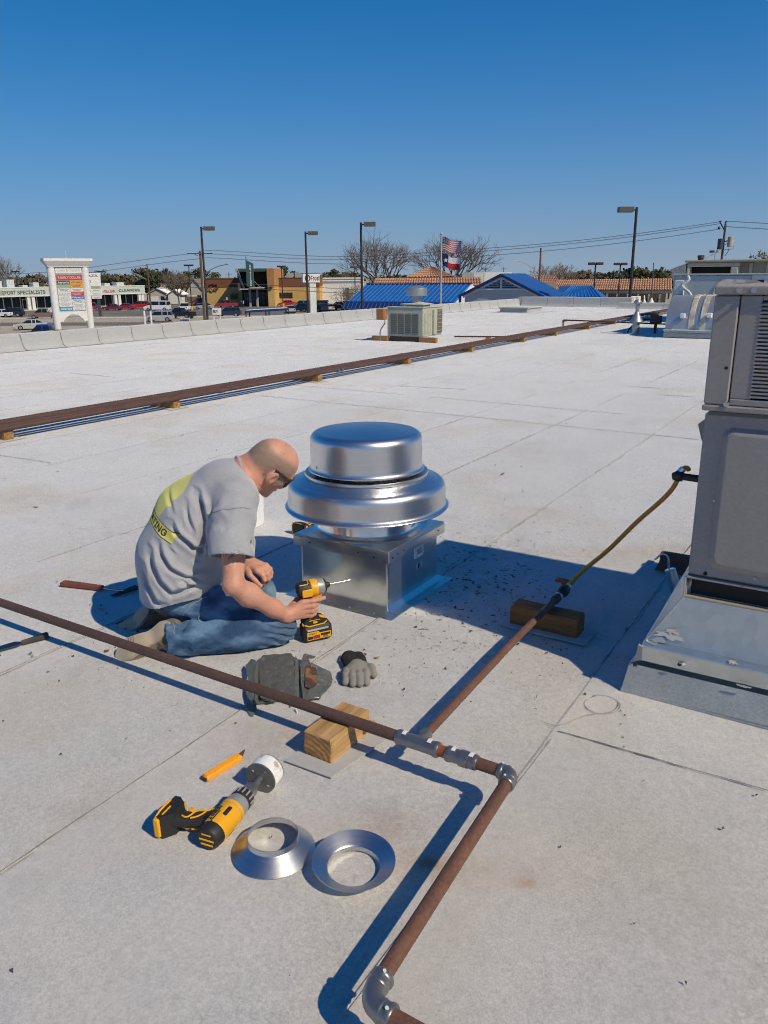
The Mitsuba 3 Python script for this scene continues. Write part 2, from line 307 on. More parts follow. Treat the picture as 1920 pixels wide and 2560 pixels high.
def elbow(p0, c, p1, r):
    pts = np.vstack([p0 + (np.asarray(c) - p0) * 0.0, arc3(np.asarray(p0) * 0.62 + np.asarray(c) * 0.38, c, np.asarray(p1) * 0.62 + np.asarray(c) * 0.38, 12), p1])
    gp('elbow', pts, r * 1.02, 'fitting')
    for e in (p0, p1):
        d = np.asarray(c) - e; d = d / np.linalg.norm(d)
        gp('elbow_rim', [e - d * .001, e + d * .003, e + d * .010, e + d * .013], [r * 1.0, r * 1.13, r * 1.13, r * 1.02], 'fitting')
        gp('elbow_rim', [e + d * .020, e + d * .023, e + d * .027, e + d * .030], [r * 1.01, r * 1.08, r * 1.08, r * 1.01], 'fitting')
        u = np.cross(d, [0, 0, 1]); q = e + d * .009
        gp('rivet', [q + np.array([0, 0, r * 1.1]) - u * r * .3, q + np.array([0, 0, r * 1.22]) - u * r * .32], .0035, 'sticker')
elbow(np.array([-0.722, b0, ZP]), np.array([aE, b0, ZP]), np.array([aE + 0.001, b0 - 0.05, ZP]), 0.0205)
gp('pipe', [(aE + 0.001, b0 - 0.045, ZP), (E2[0] - 0.002, E2[1] + 0.055, ZP)], PR, 'rust_pipe_red')
elbow(np.array([E2[0], E2[1] + 0.052, ZP]), np.array([E2[0] + 0.003, E2[1] - 0.012, ZP]), np.array([E2[0] + 0.062, E2[1] - 0.016, ZP]), 0.0215)
gp('pipe', [(E2[0] + 0.058, E2[1] - 0.016, ZP), (E2[0] + 0.9, E2[1] - 0.02, ZP)], PR, 'rust_pipe_red')
for a_, w_s in ((-1.018, 0.011), (-0.935, 0.011), (-0.858, 0.010), (-0.803, 0.011)):     # paper stickers bent over the fittings
    ang = np.linspace(0.35 * PI, 0.78 * PI, 8); rr = 0.0242
    V = [(a_ + s * w_s / 1.6, b0 - rr * math.cos(t) * -1 * -1, ZP + rr * math.sin(t)) for s in (-1, 1) for t in ang]
    i = np.arange(7); part(gas, 'sticker', rx(tm(V, np.stack([i, i + 1, 8 + i + 1, 8 + i], 1))), 'sticker', True)
ab = -0.985
gp('branch_pipe', [(-0.978, b0 + 0.055, ZP), (-1.0, 2.50, ZP), (-1.003, 2.93, ZP)], 0.0135, 'rust_pipe_red')
gp('coupling', [(-1.003, 2.93, ZP), (-1.004, 2.935, ZP), (-1.004, 2.97, ZP), (-1.004, 2.975, ZP)], [0.016, 0.0185, 0.0185, 0.016], 'black_iron')
gp('nipple', [(-1.004, 2.97, ZP), (-1.006, 3.03, ZP)], 0.0135, 'black_iron')
gp('collar_ring', [(-1.005, 2.978, ZP), (-1.005, 2.99, ZP)], 0.0175, 'chrome')
gp('valve', [(-1.006, 3.02, ZP), (-1.006, 3.03, ZP), (-1.007, 3.055, ZP), (-1.008, 3.085, ZP), (-1.008, 3.095, ZP)], [0.015, 0.022, 0.024, 0.021, 0.016], 'black_iron')
part(gas, 'valve_handle', rx(cat([cyl((-1.007, 3.05, ZP + .01), (-1.012, 3.05, ZP + .045), .006), cbox(-1.045, -0.985, 3.035, 3.065, ZP + .04, ZP + .055, .005)])), 'primer', label='red valve handle')
gp('flare_nut', [(-1.008, 3.09, ZP), (-1.008, 3.125, ZP)], [0.017, 0.012], 'chrome')
fl = np.array([(-1.008, 3.12, ZP), (-0.938,3.14,0.201), (-0.865,3.12,0.282), (-0.776,3.1,0.396), (-0.725,3.08,0.462), (-0.647,3.06,0.554), (-0.579,3,0.667)])
SB = np.array((-0.578,3,0.678))
F_ = spline(fl, 40)
gp('flex_connector', F_[:9], 0.0095, 'yellow_coat2'); gp('flex_connector', F_[8:], 0.0092, 'yellow_coat')
gp('flex_loop', SB + arc3((0.010, .01, 0.020), (0.022, .01, 0.044), (0.032, .02, 0.022), 8), 0.0085, 'yellow_coat')
gp('flare_nut', [SB + [0.002, .008, 0.012], SB + [.014, .01, .030]], 0.013, 'chrome')
gp('stub_elbow', [SB + [-.020, 0, -.004], SB + [-.004, 0, 0], SB + [.014, 0, 0], SB + [.018, 0, 0]], [0.013, 0.0205, 0.019, 0.0145], 'black_iron')
gp('stub_pipe', [SB + [.014, 0, 0], SB + [.18, 0, -.004]], 0.0135, 'black_iron')

def block(name, label, a0, a1, b0_, b1_, h, grain, group=None, pad=None, warp=0.004, seed=0, z0=0.004):
    """A timber offcut with end grain, a chipped edge and a membrane pad."""
    k = thing(name, label, 'wood block', group)
    m = cbox(a0, a1, b0_, b1_, z0, h, 0.004); m = m.subdivide_to_size(0.02 if (a1 - a0) * (b1_ - b0_) < .05 else .08)
    m.vertices += warp * (np.stack([NN(m.vertices * [14, 14, 30] + i * 31 + seed) for i in range(3)], 1) - 0.5)
    n = m.face_normals; ax = 1 if grain == 'b' else 0; wend = 'wood_dark' if grain == 'dark' else 'wood_end'; e = np.abs(n[:, ax]) > 0.9
    part(k, 'timber', rx(m.submesh([np.nonzero(~e)[0]], append=True)), 'wood_' + grain, False)
    c = m.triangles_center[:, ax]; mid = (c.min() + c.max()) / 2
    for s_ in (c < mid, c >= mid): part(k, 'end_grain', rx(m.submesh([np.nonzero(e & s_)[0]], append=True)), wend, False)
    if pad is not None:
        V = np.array([(x, y) for x, y in pad]); P2 = extr(V, 0.0035); part(k, 'pad', rx(mv(P2, (0, 0, z0 - 0.0005 if z0 > .0045 else 0.0042))), 'flashing', False)
    return k
bk = block('timber_block', 'light split timber block under the front pipe, nearest the power tools', -1.318, -1.212, 1.637, 1.845, 0.089, 'b', pad=[(-1.345, 1.578), (-1.178, 1.582), (-1.14, 1.86), (-1.335, 1.90)], z0=0.008, warp=.006)
ch = extr([(0, 0), (.03, .004), (.045, -.006), (.05, .012), (.034, .026), (.018, .017), (0, .02)], 0.012); part(bk, 'splinter', rx(mv(ch, (-1.215, 1.80, 0.058))), 'wood_b', False)
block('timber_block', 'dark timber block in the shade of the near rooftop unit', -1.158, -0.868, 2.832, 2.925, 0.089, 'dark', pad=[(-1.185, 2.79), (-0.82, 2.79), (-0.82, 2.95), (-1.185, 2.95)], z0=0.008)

runs = [('conduit_run', 'nearest of three long brown pipes lying side by side across the roof', -6.625, 0.0245), ('conduit_run', 'middle one of three long brown pipes lying side by side across the roof', -6.715, 0.026), ('conduit_run', 'farthest of three long brown pipes lying side by side across the roof', -6.83, 0.036)]
for i, (nm, lb, a_, r_) in enumerate(runs):
    k = thing(nm, lb, 'pipe'); bs = np.array([-3, 3, 8, 13, 18, 23, 28, 33.5]); drift = np.interp(bs, [9, 33], [0, -0.28])
    part(k, 'pipe', rx(tube(np.c_[a_ + drift, bs, 0.09 + r_ + 0.004 * np.sin(bs * 1.7 + i)], r_, 14)), 'rust_pipe', 60)
    for b_ in (6.9 + i * 2.3, 12.1 + i * 3.1, 19.3 + i * 1.7):
        d_ = np.interp(b_, [9, 33], [0, -0.28]); part(k, 'coupling', rx(tube([(a_ + d_, b_, 0.09 + r_), (a_ + d_, b_ + .01, 0.09 + r_), (a_ + d_, b_ + .11, 0.09 + r_), (a_ + d_, b_ + .12, 0.09 + r_)], [r_, r_ * 1.13, r_ * 1.13, r_], 14)), 'rust_pipe', 60)
    if i == 0:
        for b_ in (9.35, 9.45, 16.2): part(k, 'paint_mark', rx(tube([(a_ + np.interp(b_, [9, 33], [0, -0.28]), b_, 0.09 + r_), (a_ + np.interp(b_, [9, 33], [0, -0.28]), b_ + .055, 0.09 + r_)], r_ * 1.16, 14)), 'fitting', 60, label='pale band round the pipe')
ORD = ['nearest', 'second nearest', 'third nearest', 'fourth nearest', 'fifth nearest', 'sixth nearest', 'seventh nearest', 'eighth nearest', 'ninth nearest', 'tenth nearest', 'farthest']
SL = [o + ' timber sleeper under the long brown pipes' for o in ORD]
for i, b_ in enumerate([4.14, 6.2, 8.85, 11.39, 13.87, 16.53, 18.65, 21.27, 23.75, 26.6, 29.3]):
    d_ = np.interp(b_, [9, 33], [0, -0.28]) * 1.15
    e_ = [-6.60, -6.60, -6.56, -6.56, -6.56, -6.55, -6.56, -6.56, -6.56, -6.56, -6.56][i]
    block('pipe_sleeper', SL[i], -7.02 + d_, e_ + d_ - 0.03, b_, b_ + 0.095, 0.09, 'a', group='sleepers under the long brown pipes', pad=[(-7.1 + d_, b_ - .09), (e_ + d_ + .02, b_ - .09), (e_ + d_ + .02, b_ + .17), (-7.1 + d_, b_ + .17)] if i < 5 else None, seed=i)
k = thing('condensate_pipe', 'thin brown pipe running from the green unit to the long pipes', 'pipe')
part(k, 'pipe', rx(tube([(-8.5, 16.75, 0.055), (-7.0, 17.3, 0.06)], 0.017, 10)), 'rust_pipe', 60)
part(k, 'foot', rx(box(-7.8, -7.7, 16.95, 17.05, 0.004, 0.04)), 'wood_a', False)
k = thing('crossing_pipe', 'thin brown pipe crossing over the long pipes toward the cone vent', 'pipe')
q = [(-7.228,20.99,0), (-7.57,21.956,0.1), (-6.327,19.516,0.22), (-5.758,20.256,0.16), (-4.628,20.731,0.15)]
part(k, 'pipe', rx(tube([(-7.6, 21.6, 0.02), (-7.6, 21.6, 0.19), (-7.57, 21.62, 0.21), (-7.0, 21.7, 0.20), (-4.3, 22.0, 0.13)], 0.020, 10)), 'rust_pipe', 60)
part(k, 'elbow', rx(tube([(-7.6, 21.6, 0.16), (-7.6, 21.6, 0.19), (-7.58, 21.6, 0.205), (-7.5, 21.62, 0.205)], 0.03, 10)), 'rust_pipe', 60)

# ------------------------------------------------------------------ rooftop units
mat('taupe_paint', proc(lambda p, n, uv: MIX((0.255, 0.238, 0.235), (0.315, 0.295, 0.29), 0.5 * FB(p.x * 6, p.y * 6, p.z * 6, 4) + 0.5 * FB(p.x * 28, p.y * 28, p.z * 2.5, 3)) * (0.93 + 0.14 * N(p.x * 120, p.y * 120, p.z * 120))), 0.55, spec=0.4)
def galv(p, n, uv):
    f_, s_, w = voronoi(p.x * 35 + p.z * 20, p.y * 35 + p.z * 25)
    return MIX((0.50, 0.535, 0.53), (0.64, 0.665, 0.66), w * 0.5 + 0.5 * FB(p.x * 7, p.y * 7, p.z * 7, 3))
mat('galvanised', proc(galv), 0.42, metal=0.85)
mat('galvanised_dull', proc(lambda p, n, uv: MIX((0.36, 0.385, 0.375), (0.54, 0.555, 0.545), FB(p.x * 9, p.y * 9, p.z * 9, 4)) * (0.85 + 0.3 * N(p.x * 170, p.y * 170, p.z * 170))), 0.55, metal=0.55)
mat('dark_void', (0.012, 0.012, 0.013), 0.9)
mat('gasket', (0.02, 0.021, 0.02), 0.9)
mat('brass_edge', (0.34, 0.28, 0.2), 0.6)
mat('caulk', (0.42, 0.40, 0.36), 0.8)
mat('screw', (0.55, 0.54, 0.53), 0.35, metal=0.9)
def rrect(x0, x1, y0, y1, r, n=6):
    P = []
    for cx, cy, t in ((x1 - r, y1 - r, 0), (x0 + r, y1 - r, 1), (x0 + r, y0 + r, 2), (x1 - r, y0 + r, 3)):
        for i in range(n + 1):
            a = (t + i / n) * PI / 2; P.append((cx + r * math.cos(a), cy + r * math.sin(a)))
    return P
def rings(rs, cap=True):
    """Stack of equal-length rings of points joined into a skin; the last one closed."""
    n = len(rs[0]); V = np.vstack(rs); F = []
    i, j = np.meshgrid(np.arange(len(rs) - 1), np.arange(n), indexing='ij')
    q = np.stack([i * n + j, i * n + (j + 1) % n, (i + 1) * n + (j + 1) % n, (i + 1) * n + j], -1).reshape(-1, 4); F = np.vstack([q[:, [0, 1, 2]], q[:, [0, 2, 3]]])
    if cap:
        V = np.vstack([V, np.mean(rs[-1], 0)]); e = (len(rs) - 1) * n; j = np.arange(n); F = np.vstack([F, np.stack([e + j, e + (j + 1) % n, j * 0 + len(V) - 1], 1)])
    return tm(V, F)
ac = thing('rooftop_unit', 'tall taupe air conditioning unit on a metal curb at the right edge', 'air conditioner')
A0, A1, B0, B1, Z0, Z1 = -0.441, 1.05, 2.6, 3.43, 0.445, 1.366
ZM = (-0.435,2.59,1.012)[2]                       # joint between the lower and the upper section
part(ac, 'lower_cabinet', rx(cbox(A0, A1, B0, B1, Z0, ZM - .022, 0.010)), 'taupe_paint', 30)
part(ac, 'base_lip', rx(cbox(A0 - 0.002, A1, B0 - 0.006, B1, Z0 - 0.010, Z0 - 0.001, 0.003)), 'taupe_paint', 30)
def emboss(x0, x1, z0, z1, h, r):
    R_ = [[(x, B0 + 0.0005 - d, z) for x, z in rrect(x0 + o, x1 - o, z0 + o, z1 - o, max(r - o * 0.5, .01))] for d, o in ((0, 0), (h * .25, .004), (h * .75, .013), (h, .019), (h * 1.0, .026))]
    return rings(R_)
pa, pb_ = (-0.383,2.59,0.938), (-0.38,2.59,0.486)
part(ac, 'door_panel', rx(emboss(0.5 * (pa[0] + pb_[0]) - .004, 0.95, pb_[2] - .006, pa[2] + .008, 0.017, 0.035)), 'taupe_paint', 40)
ub = B0 - 0.021
gv, lv = (-0.374,2.58,1.199)[0], (-0.318,2.58,1.19)[0]
part(ac, 'corner_post', rx(cbox(A0 - 0.004, gv - .002, ub, B0 + .2, ZM + .004, 1.339, 0.004)), 'taupe_paint', 30)
uf = part(ac, 'upper_frame', rx(cat([cbox(gv + .001, A1, ub + .004, ub + .018, ZM + .004, ZM + .024, .003), cbox(gv + .001, lv + .004, ub + .006, ub + .018, ZM + .024, 1.339, .003), cbox(lv + .004, A1, ub + .006, ub + .018, 1.325, 1.339, .003)])), 'taupe_paint', 30)
part(ac, 'recess', rx(box(gv + .01, A1, ub + .055, B0 + .7, ZM, 1.343)), 'dark_void', False)
part(ac, 'shelf_lip', rx(cbox(A0 - 0.007, A1, ub - 0.004, B1, ZM - .016, ZM + .002, 0.004)), 'taupe_paint', 30)
part(ac, 'cap', rx(cbox(A0 - 0.006, A1, ub - 0.006, B1, 1.341, 1.366, 0.004)), 'taupe_paint', 30)
z_lo, z_hi = ZM + .030, 1.322
for i in range(25):
    z = z_lo + i * (z_hi - z_lo) / 25; h_ = (z_hi - z_lo) / 25
    V = [(x, y, zz) for x in (lv, A1) for y, zz in ((ub + .004, z), (ub + .004, z + .45 * h_), (ub + .026, z + 1.1 * h_), (ub + .026, z + .75 * h_))]
    part(uf, 'louvre', rx(hull(V)), 'taupe_paint', 20)
def bolt(par_, p, r=0.011, nrm=(0, -1, 0)):
    p, n_ = np.asarray(p, float), np.asarray(nrm, float)
    part(par_, 'bolt', rx(cat([cyl(p - n_ * .001, p + n_ * .004, r, r, 16), cyl(p + n_ * .004, p + n_ * .013, r * .62, r * .55, 6)])), 'screw', 30)
for q in ((-0.378,2.58,1.358), (-0.339,2.58,1.353)): bolt(ac, (q[0], ub - .006, 1.354), .0085)
q = (-0.378,2.58,1.032); bolt(ac, (q[0], ub - .004, ZM + .008), .0085)
for q in ((-0.384,2.6,0.709), (-0.237,2.6,0.473)): bolt(ac, (q[0], B0, q[2]), .004)
q = (-0.391,2.58,1.128); part(ac, 'knockout', rx(cyl((q[0], ub - .0006, q[2]), (q[0], ub + .002, q[2]), .005, n=12)), 'dark_void', False)
q = (-0.386,2.6,0.46); part(ac, 'knockout', rx(cyl((q[0], B0 - .0006, q[2]), (q[0], B0 + .002, q[2]), .007, n=12)), 'dark_void', False)
lz = (-0.446,2.62,0.936)[2]
part(ac, 'lifting_lug', rx(hull([(A0, 2.64, lz + .02), (A0, 2.74, lz + .02), (A0 - .024, 2.64, lz + .005), (A0 - .024, 2.72, lz + .005), (A0, 2.64, lz - .06), (A0, 2.74, lz - .06), (A0 - .010, 2.64, lz - .04)])), 'taupe_paint', 20)
# curb adapter below it: apron, ridge band and a sheet leaning in to the unit
cb = thing('curb_adapter', 'galvanised sheet metal curb adapter under the tall taupe unit', 'sheet metal curb')
def strip(L, da=0.0): 
    L = np.asarray(L, float); R_ = L.copy(); R_[:, 0] = 1.2; M_ = L.copy(); M_[:, 0] = 0.1
    M_[:, 1] += 0.004 * np.sin(np.arange(len(L)) * 2.1); V = np.vstack([L, M_, R_]); n = len(L); i, j = np.meshgrid(np.arange(2), np.arange(n - 1), indexing='ij')
    return tm(V, np.stack([i * n + j, (i + 1) * n + j, (i + 1) * n + j + 1, i * n + j + 1], -1).reshape(-1, 4))
L0, L1, L2, L3, L3b, L4 = (np.array(q) for q in ((-0.605,2.519,0), (-0.591,2.548,0.104), (-0.554,2.55,0.124), (-0.553,2.545,0.189), (-0.543,2.556,0.201), (-0.444,2.596,0.368)))
L0[2] = .004
part(cb, 'apron', rx(strip([L0, L0 + [0, .001, .007], L0 * .85 + L1 * .15 + [0, .0, .0], L1 + [0, 0, -.004], L1])), 'galvanised_dull', 25)
part(cb, 'ridge_band', rx(strip([L2, L2 + [0, -.001, .004], L3 + [0, -.003, -.012], L3, L3 * .5 + L3b * .5 + [0, 0, .004], L3b])), 'galvanised', 40)
part(cb, 'sloped_sheet', rx(strip([L3b + [0, .001, -.002], L3b * .6 + L4 * .4 + [0, .004, 0], L4])), 'galvanised', 25)
rb1, rb2 = np.array([-.585, 3.86, L3b[2]]), np.array([A0 - .004, 3.86, L4[2] + .02])
sv = np.array([L3b, L4, L4 + [0, .003, .07], rb2, rb1, L3, L2, L1, [L1[0] - .004, L1[1], .004], [-.60, 3.86, .004]])
part(cb, 'side_panel', rx(tm(sv, [[0, 4, 1], [1, 4, 3], [1, 3, 2], [0, 5, 4], [5, 6, 4], [6, 9, 4], [6, 7, 9], [7, 8, 9]])), 'galvanised', False)
part(cb, 'side_seam', rx(tube([L3b, L4, L4 + [0, .003, .07]], .0035, 8)), 'galvanised', 60)
part(cb, 'corner_patch', rx(hull([L2 + [-.018, -.004, .0], L2 + [.006, -.01, .006], L3 + [-.010, -.008, -.004], L3 + [.006, -.012, -.006], L2 + [-.018, .02, .0], L3 + [-.01, .02, -.006]])), 'caulk', False, label='torn corner patch')
def smear(c, L, W, seed, mtl='caulk', up=(0, -.18, 1), name='caulk_smear', par_=None):
    rg = np.random.default_rng(seed); n = 36; t = np.arange(n) * 2 * PI / n; r_ = np.clip(1 + .35 * np.convolve(np.r_[rg.standard_normal(n), [0] * 2], [.5, .7, .5], 'same')[:n], .4, 1.7)
    m = extr(Polygon(np.c_[np.cos(t) * r_ * L / 2, np.sin(t) * r_ * W / 2]).buffer(0.0005), .003)
    m = xf(m, frame(c, (1, 0.02, -.03), up)); return part(par_ or cb, name, rx(m), mtl, False)
for q, L_, W_, sd, mt, upv in (((-0.477,2.562,0.232), .075, .022, 1, 'flashing', (0, -.9, .4)), ((-0.498,2.558,0.213), .06, .03, 5, 'galvanised_dull', (0, -.9, .4)), ((-0.464,2.566,0.248), .035, .015, 2, 'caulk', (0, -.9, .4)), ((-0.52,2.55,0.195), .022, .008, 6, 'galvanised_dull', (0, -.7, .7)),
        ((-0.266,2.545,0.193), .032, .014, 7, 'caulk', (0, -.7, .7)), ((-0.422,2.537,0.147), .012, .008, 9, 'gasket', (0, -1, 0.02)), ((-0.412,2.537,0.153), .012, .006, 10, 'sticker', (0, -1, 0.02)), ((-0.568,2.535,0.107), .012, .010, 4, 'gasket', (0, -.95, .2)), ((-0.221,2.536,0.124), .03, .006, 12, 'caulk', (0, -1, .2))):
    smear(q, L_, W_, sd, mt, upv)
part(ac, 'base_rail', rx(box(A0 + .012, A1, B0 + .024, B1 - .03, L4[2] + .006, Z0 - .010)), 'gasket', False)
part(ac, 'rail_edge', rx(cat([cbox(A0 - .003, A1, B0 - .006, B0 + .022, L4[2] - .003, L4[2] + .006, .002), cbox(A0 - .003, A0 + .004, B0 + .0, B0 + .012, L4[2] + .006, L4[2] + .05, .002)])), 'brass_edge', 20)
# tube with a bent hook, and a rusty bracket, beside the curb
k = thing('hooked_tube', 'shiny metal tube with a bent wire hook beside the tall unit', 'tool')
pA, pB = np.array((-0.622,3.46,0.035)), np.array((-0.661,3.46,0.138))
part(k, 'tube', rx(tube([pA + (pB - pA) * t for t in (-.15, 0, 1, 1.02)], [.024, .024, .024, .020], 20)), 'chrome', 40)
hk = [np.array(q) for q in ((-0.661,3.46,0.135), (-0.671,3.46,0.173), (-0.683,3.46,0.203), (-0.702,3.46,0.205), (-0.715,3.46,0.193), (-0.731,3.46,0.175))]
part(k, 'hook', rx(tube(spline(hk, 24), .0045, 8)), 'chrome', 60)
k = thing('rusty_bracket', 'rusty brown metal scrap lying behind the hooked tube', 'scrap metal')
q = np.array((-0.702,3.829,0.03)); scene[k] = mikit.ply(rx(mv(cat([cbox(-.08, .12, -.02, .02, .0, .06, .004), hull([(-.09, -.06, -.02), (.06, -.06, -.02), (-.07, .0, .05), (.06, .02, .05), (-.02, .05, -.02)])]), q)), 'rust_pipe_red', False)

# green-grey package unit by the long pipes
mat('green_paint', proc(lambda p, n, uv: MIX((0.36, 0.38, 0.31), (0.47, 0.48, 0.41), FB(p.x * 3, p.y * 3, p.z * 3, 4))), 0.65)
mat('coil', (0.13, 0.135, 0.11), 0.8)
mat('coil_fin', (0.17, 0.178, 0.145), 0.7)
mat('rust_box', proc(lambda p, n, uv: MIX((0.40, 0.19, 0.075), (0.33, 0.14, 0.05), FB(p.x * 8, p.y * 8, p.z * 8, 3))), 0.8)
mat('vent_metal', (0.42, 0.44, 0.45), 0.45, metal=0.7)
gu = thing('package_unit', 'weathered pale green air conditioner on timber sleepers with a flue cap', 'air conditioner')
ga0, ga1, gb0, gb1, gz0, gz1 = -9.585, -8.66, 15.54, 16.42, .115, .735
part(gu, 'cabinet', rx(cbox(ga0, ga1, gb0, gb1, gz0, gz1, .012)), 'green_paint', 30)
part(gu, 'top_panel', rx(cbox(ga0 - .015, ga1 + .015, gb0 - .015, gb1 + .015, gz1 + .001, gz1 + .022, .006)), 'green_paint', 30)
for i in range(4):
    x0 = ga0 + .10 + i * .185; z0_, z1_ = gz0 + .05, gz1 - .12
    gk = part(gu, 'grille', rx(box(x0, x0 + .155, gb0 - .004, gb0 + .02, z0_, z1_)), 'coil', False)
    for j in range(11):
        zz = z0_ + (j + .5) * (z1_ - z0_) / 11; part(gk, 'grille_slat', rx(hull([(x0, gb0 - .005, zz), (x0 + .155, gb0 - .005, zz), (x0, gb0 - .013, zz - .006), (x0 + .155, gb0 - .013, zz - .006), (x0, gb0 - .005, zz + .016), (x0 + .155, gb0 - .005, zz + .016)])), 'coil_fin', False)
for i in range(1):
    y0 = gb0 + .05 + i * .40; part(gu, 'side_grille', rx(box(ga1 - .01, ga1 + .004, y0, y0 + .33, gz0 + .06, gz1 - .12)), 'green_paint', False)
    for j in range(5): part(gu, 'grille_slat', rx(cbox(ga1 + .004, ga1 + .012, y0 + j * .07, y0 + j * .07 + .03, gz0 + .06, gz1 - .12, .002)), 'green_paint', False)
part(gu, 'side_panel', rx(cbox(ga1, ga1 + .05, gb0 + .43, gb0 + .58, gz0 + .03, gz1 - .05, .01)), 'green_paint', 30)
part(gu, 'side_coil', rx(box(ga1, ga1 + .03, gb0 + .60, gb1 - .03, gz0 + .06, gz1 - .05)), 'coil', False)
for j in range(6): part(gu, 'coil_bar', rx(tube([(ga1 + .035, gb0 + .62, gz0 + .1 + j * .085), (ga1 + .04, gb1 - .05, gz0 + .11 + j * .085)], .012, 6)), 'brass_edge', 40)
part(gu, 'hood', rx(cat([hull([(-9.33, 15.68, .80), (-8.72, 15.68, .79), (-8.74, 16.2, .81), (-9.28, 16.2, .83), (-9.33, 15.68, .815), (-8.72, 15.68, .805), (-9.0, 15.95, .86)]), box(-9.22, -8.82, 15.75, 16.15, .75, .80)])), 'green_paint', False)
flue = thing('exhaust_vent', 'round metal exhaust vent on top of the pale green unit', 'vent')
fo = rw(-9.05, 15.95)
part(flue, 'pipe', lathe([(.10, .80), (.10, 1.02)], 28, fo), 'vent_metal', 40)
part(flue, 'drum', lathe([(.10, .985), (.225, .985), (.232, .995), (.232, 1.14), (.225, 1.15), (.10, 1.19), (.03, 1.205), (0.001, 1.205)], 32, fo), 'vent_metal', 40)
k = thing('disconnect_box', 'rusty orange electrical box on the corner of the green unit', 'electrical box')
part(k, 'box', rx(cbox(-9.80, -9.60, 15.42, 15.56, .47, .72, .008)), 'rust_box', 30)
part(k, 'door', rx(cbox(-9.79, -9.61, 15.405, 15.418, .48, .71, .004)), 'rust_box', 30)
part(k, 'conduit', rx(tube(spline([(-9.63, 15.5, .47), (-9.62, 15.48, .38), (-9.68, 15.44, .28), (-9.70, 15.42, .15), (-9.68, 15.40, .03)], 20), .012, 8)), 'fitting', 60)
for a_, bb0, bb1, lb in ((-9.98, 15.50, 15.60, 'timber sleeper sticking out left of the green unit'), (-8.74, 15.50, 15.60, 'timber sleeper sticking out right of the green unit')):
    block('timber_block', lb, a_, a_ + .42, bb0, bb1, .112, 'a', seed=3)
k = thing('timber_rail', 'long dark timber rail under the front of the green unit', 'timber'); scene[k] = mikit.ply(rx(cbox(-9.54, -8.76, 15.58, 15.67, .006, .112, .004)), 'rust_pipe', False)
k = thing('duct_stub', 'dark open duct elbow standing behind the green unit', 'duct'); scene[k] = mikit.ply(rx(cat([box(-9.9, -9.6, 17.2, 17.5, .005, .25)])), 'galvanised_dull', False)

# low roof curb near the far parapet
k = thing('roof_hatch_curb', 'low grey curb with a flat cover near the far parapet', 'roof curb')
part(k, 'curb', rx(box(-13.15, -12.0, 29.9, 31.4, .004, .15)), 'flashing', False)
part(k, 'cover', rx(cbox(-13.2, -11.95, 29.85, 31.45, .152, .21, .015)), 'flashing', 30)
part(k, 'flange', rx(box(-13.45, -11.4, 29.7, 31.6, .003, .009)), 'flashing', False)

# cone vent
k = thing('cone_vent', 'small metal vent pipe with a cone skirt in the shade', 'vent'); vo = rw(-5.19, 20.0)
part(k, 'base', lathe([(.085, .004), (.085, .30)], 20, vo), 'vent_metal', 40)
part(k, 'cone', lathe([(.085, .28), (.155, .29), (.155, .31), (.05, .52), (.045, .54)], 20, vo), 'vent_metal', 40)
part(k, 'pipe', lathe([(.045, .50), (.045, .72)], 16, vo), 'vent_metal', 40)
part(k, 'cap', lathe([(.03, .74), (.095, .72), (.10, .76), (.06, .82), (.001, .83)], 16, vo), 'vent_metal', 40)

# blue-grey unit with the curved duct
mat('bluegrey_paint', proc(lambda p, n, uv: MIX((0.30, 0.36, 0.40), (0.37, 0.43, 0.46), FB(p.x * 2, p.y * 2, p.z * 2, 3))), 0.5)
mat('bluegrey_pale', (0.52, 0.57, 0.58), 0.5)
mat('duct_metal', proc(lambda p, n, uv: MIX((0.36, 0.40, 0.45), (0.46, 0.50, 0.54), FB(p.x * 3, p.y * 3, p.z * 3, 3))), 0.4, metal=0.6)
mat('mastic', proc(lambda p, n, uv: MIX((0.58, 0.56, 0.49), (0.36, 0.31, 0.24), SS(.4, .7, FB(p.x * 6, p.y * 6, p.z * 6, 3)))), 0.9)
bu = thing('rooftop_unit', 'blue grey rooftop unit behind the curved duct', 'air conditioner')
part(bu, 'cabinet', rx(cbox(-4.45, -2.75, 20.2, 22.4, .12, 1.37, .02)), 'bluegrey_paint', 30)
part(bu, 'end_cabinet', rx(cbox(-2.749, -2.05, 20.2, 22.4, .12, 1.38, .02)), 'bluegrey_pale', 30)
part(bu, 'roof_lip', rx(cbox(-4.48, -2.0, 20.17, 22.45, 1.372, 1.41, .012)), 'bluegrey_paint', 30)
for j in range(7): part(bu, 'louvre', rx(box(-2.35 + j * .04, -2.335 + j * .04, 20.185, 20.198, 1.0, 1.30)), 'dark_void', False)
part(bu, 'nameplate', rx(box(-2.62, -2.48, 20.186, 20.198, 1.12, 1.26)), 'dark_void', False)
part(bu, 'patch', rx(extr([(0, 0), (1.05, -.05), (1.1, .35), (.9, .42), (.2, .45), (.05, .3)], .012, frame((-3.55, 20.19, .84), (1, 0, 0), (0, -1, 0)))), 'mastic', False, label='patch smeared with pale mastic')
part(bu, 'access_panel', rx(cbox(-3.4, -3.0, 20.165, 20.178, .98, 1.14, .005)), 'mastic', 30)
part(bu, 'meter_box', rx(cbox(-4.40, -4.18, 20.08, 20.2, .92, 1.27, .02)), 'bluegrey_pale', 30)
part(bu, 'conduit', rx(tube(spline([(-4.12, 20.12, 1.36), (-4.10, 20.10, 1.25), (-4.22, 20.08, 1.15), (-4.12, 20.05, 1.05), (-4.1, 20.05, .78)], 20), .035, 8)), 'bluegrey_pale', 60)
part(bu, 'dark_end', rx(box(-4.47, -4.452, 20.3, 22.3, .13, 1.36)), 'bluegrey_paint', False)
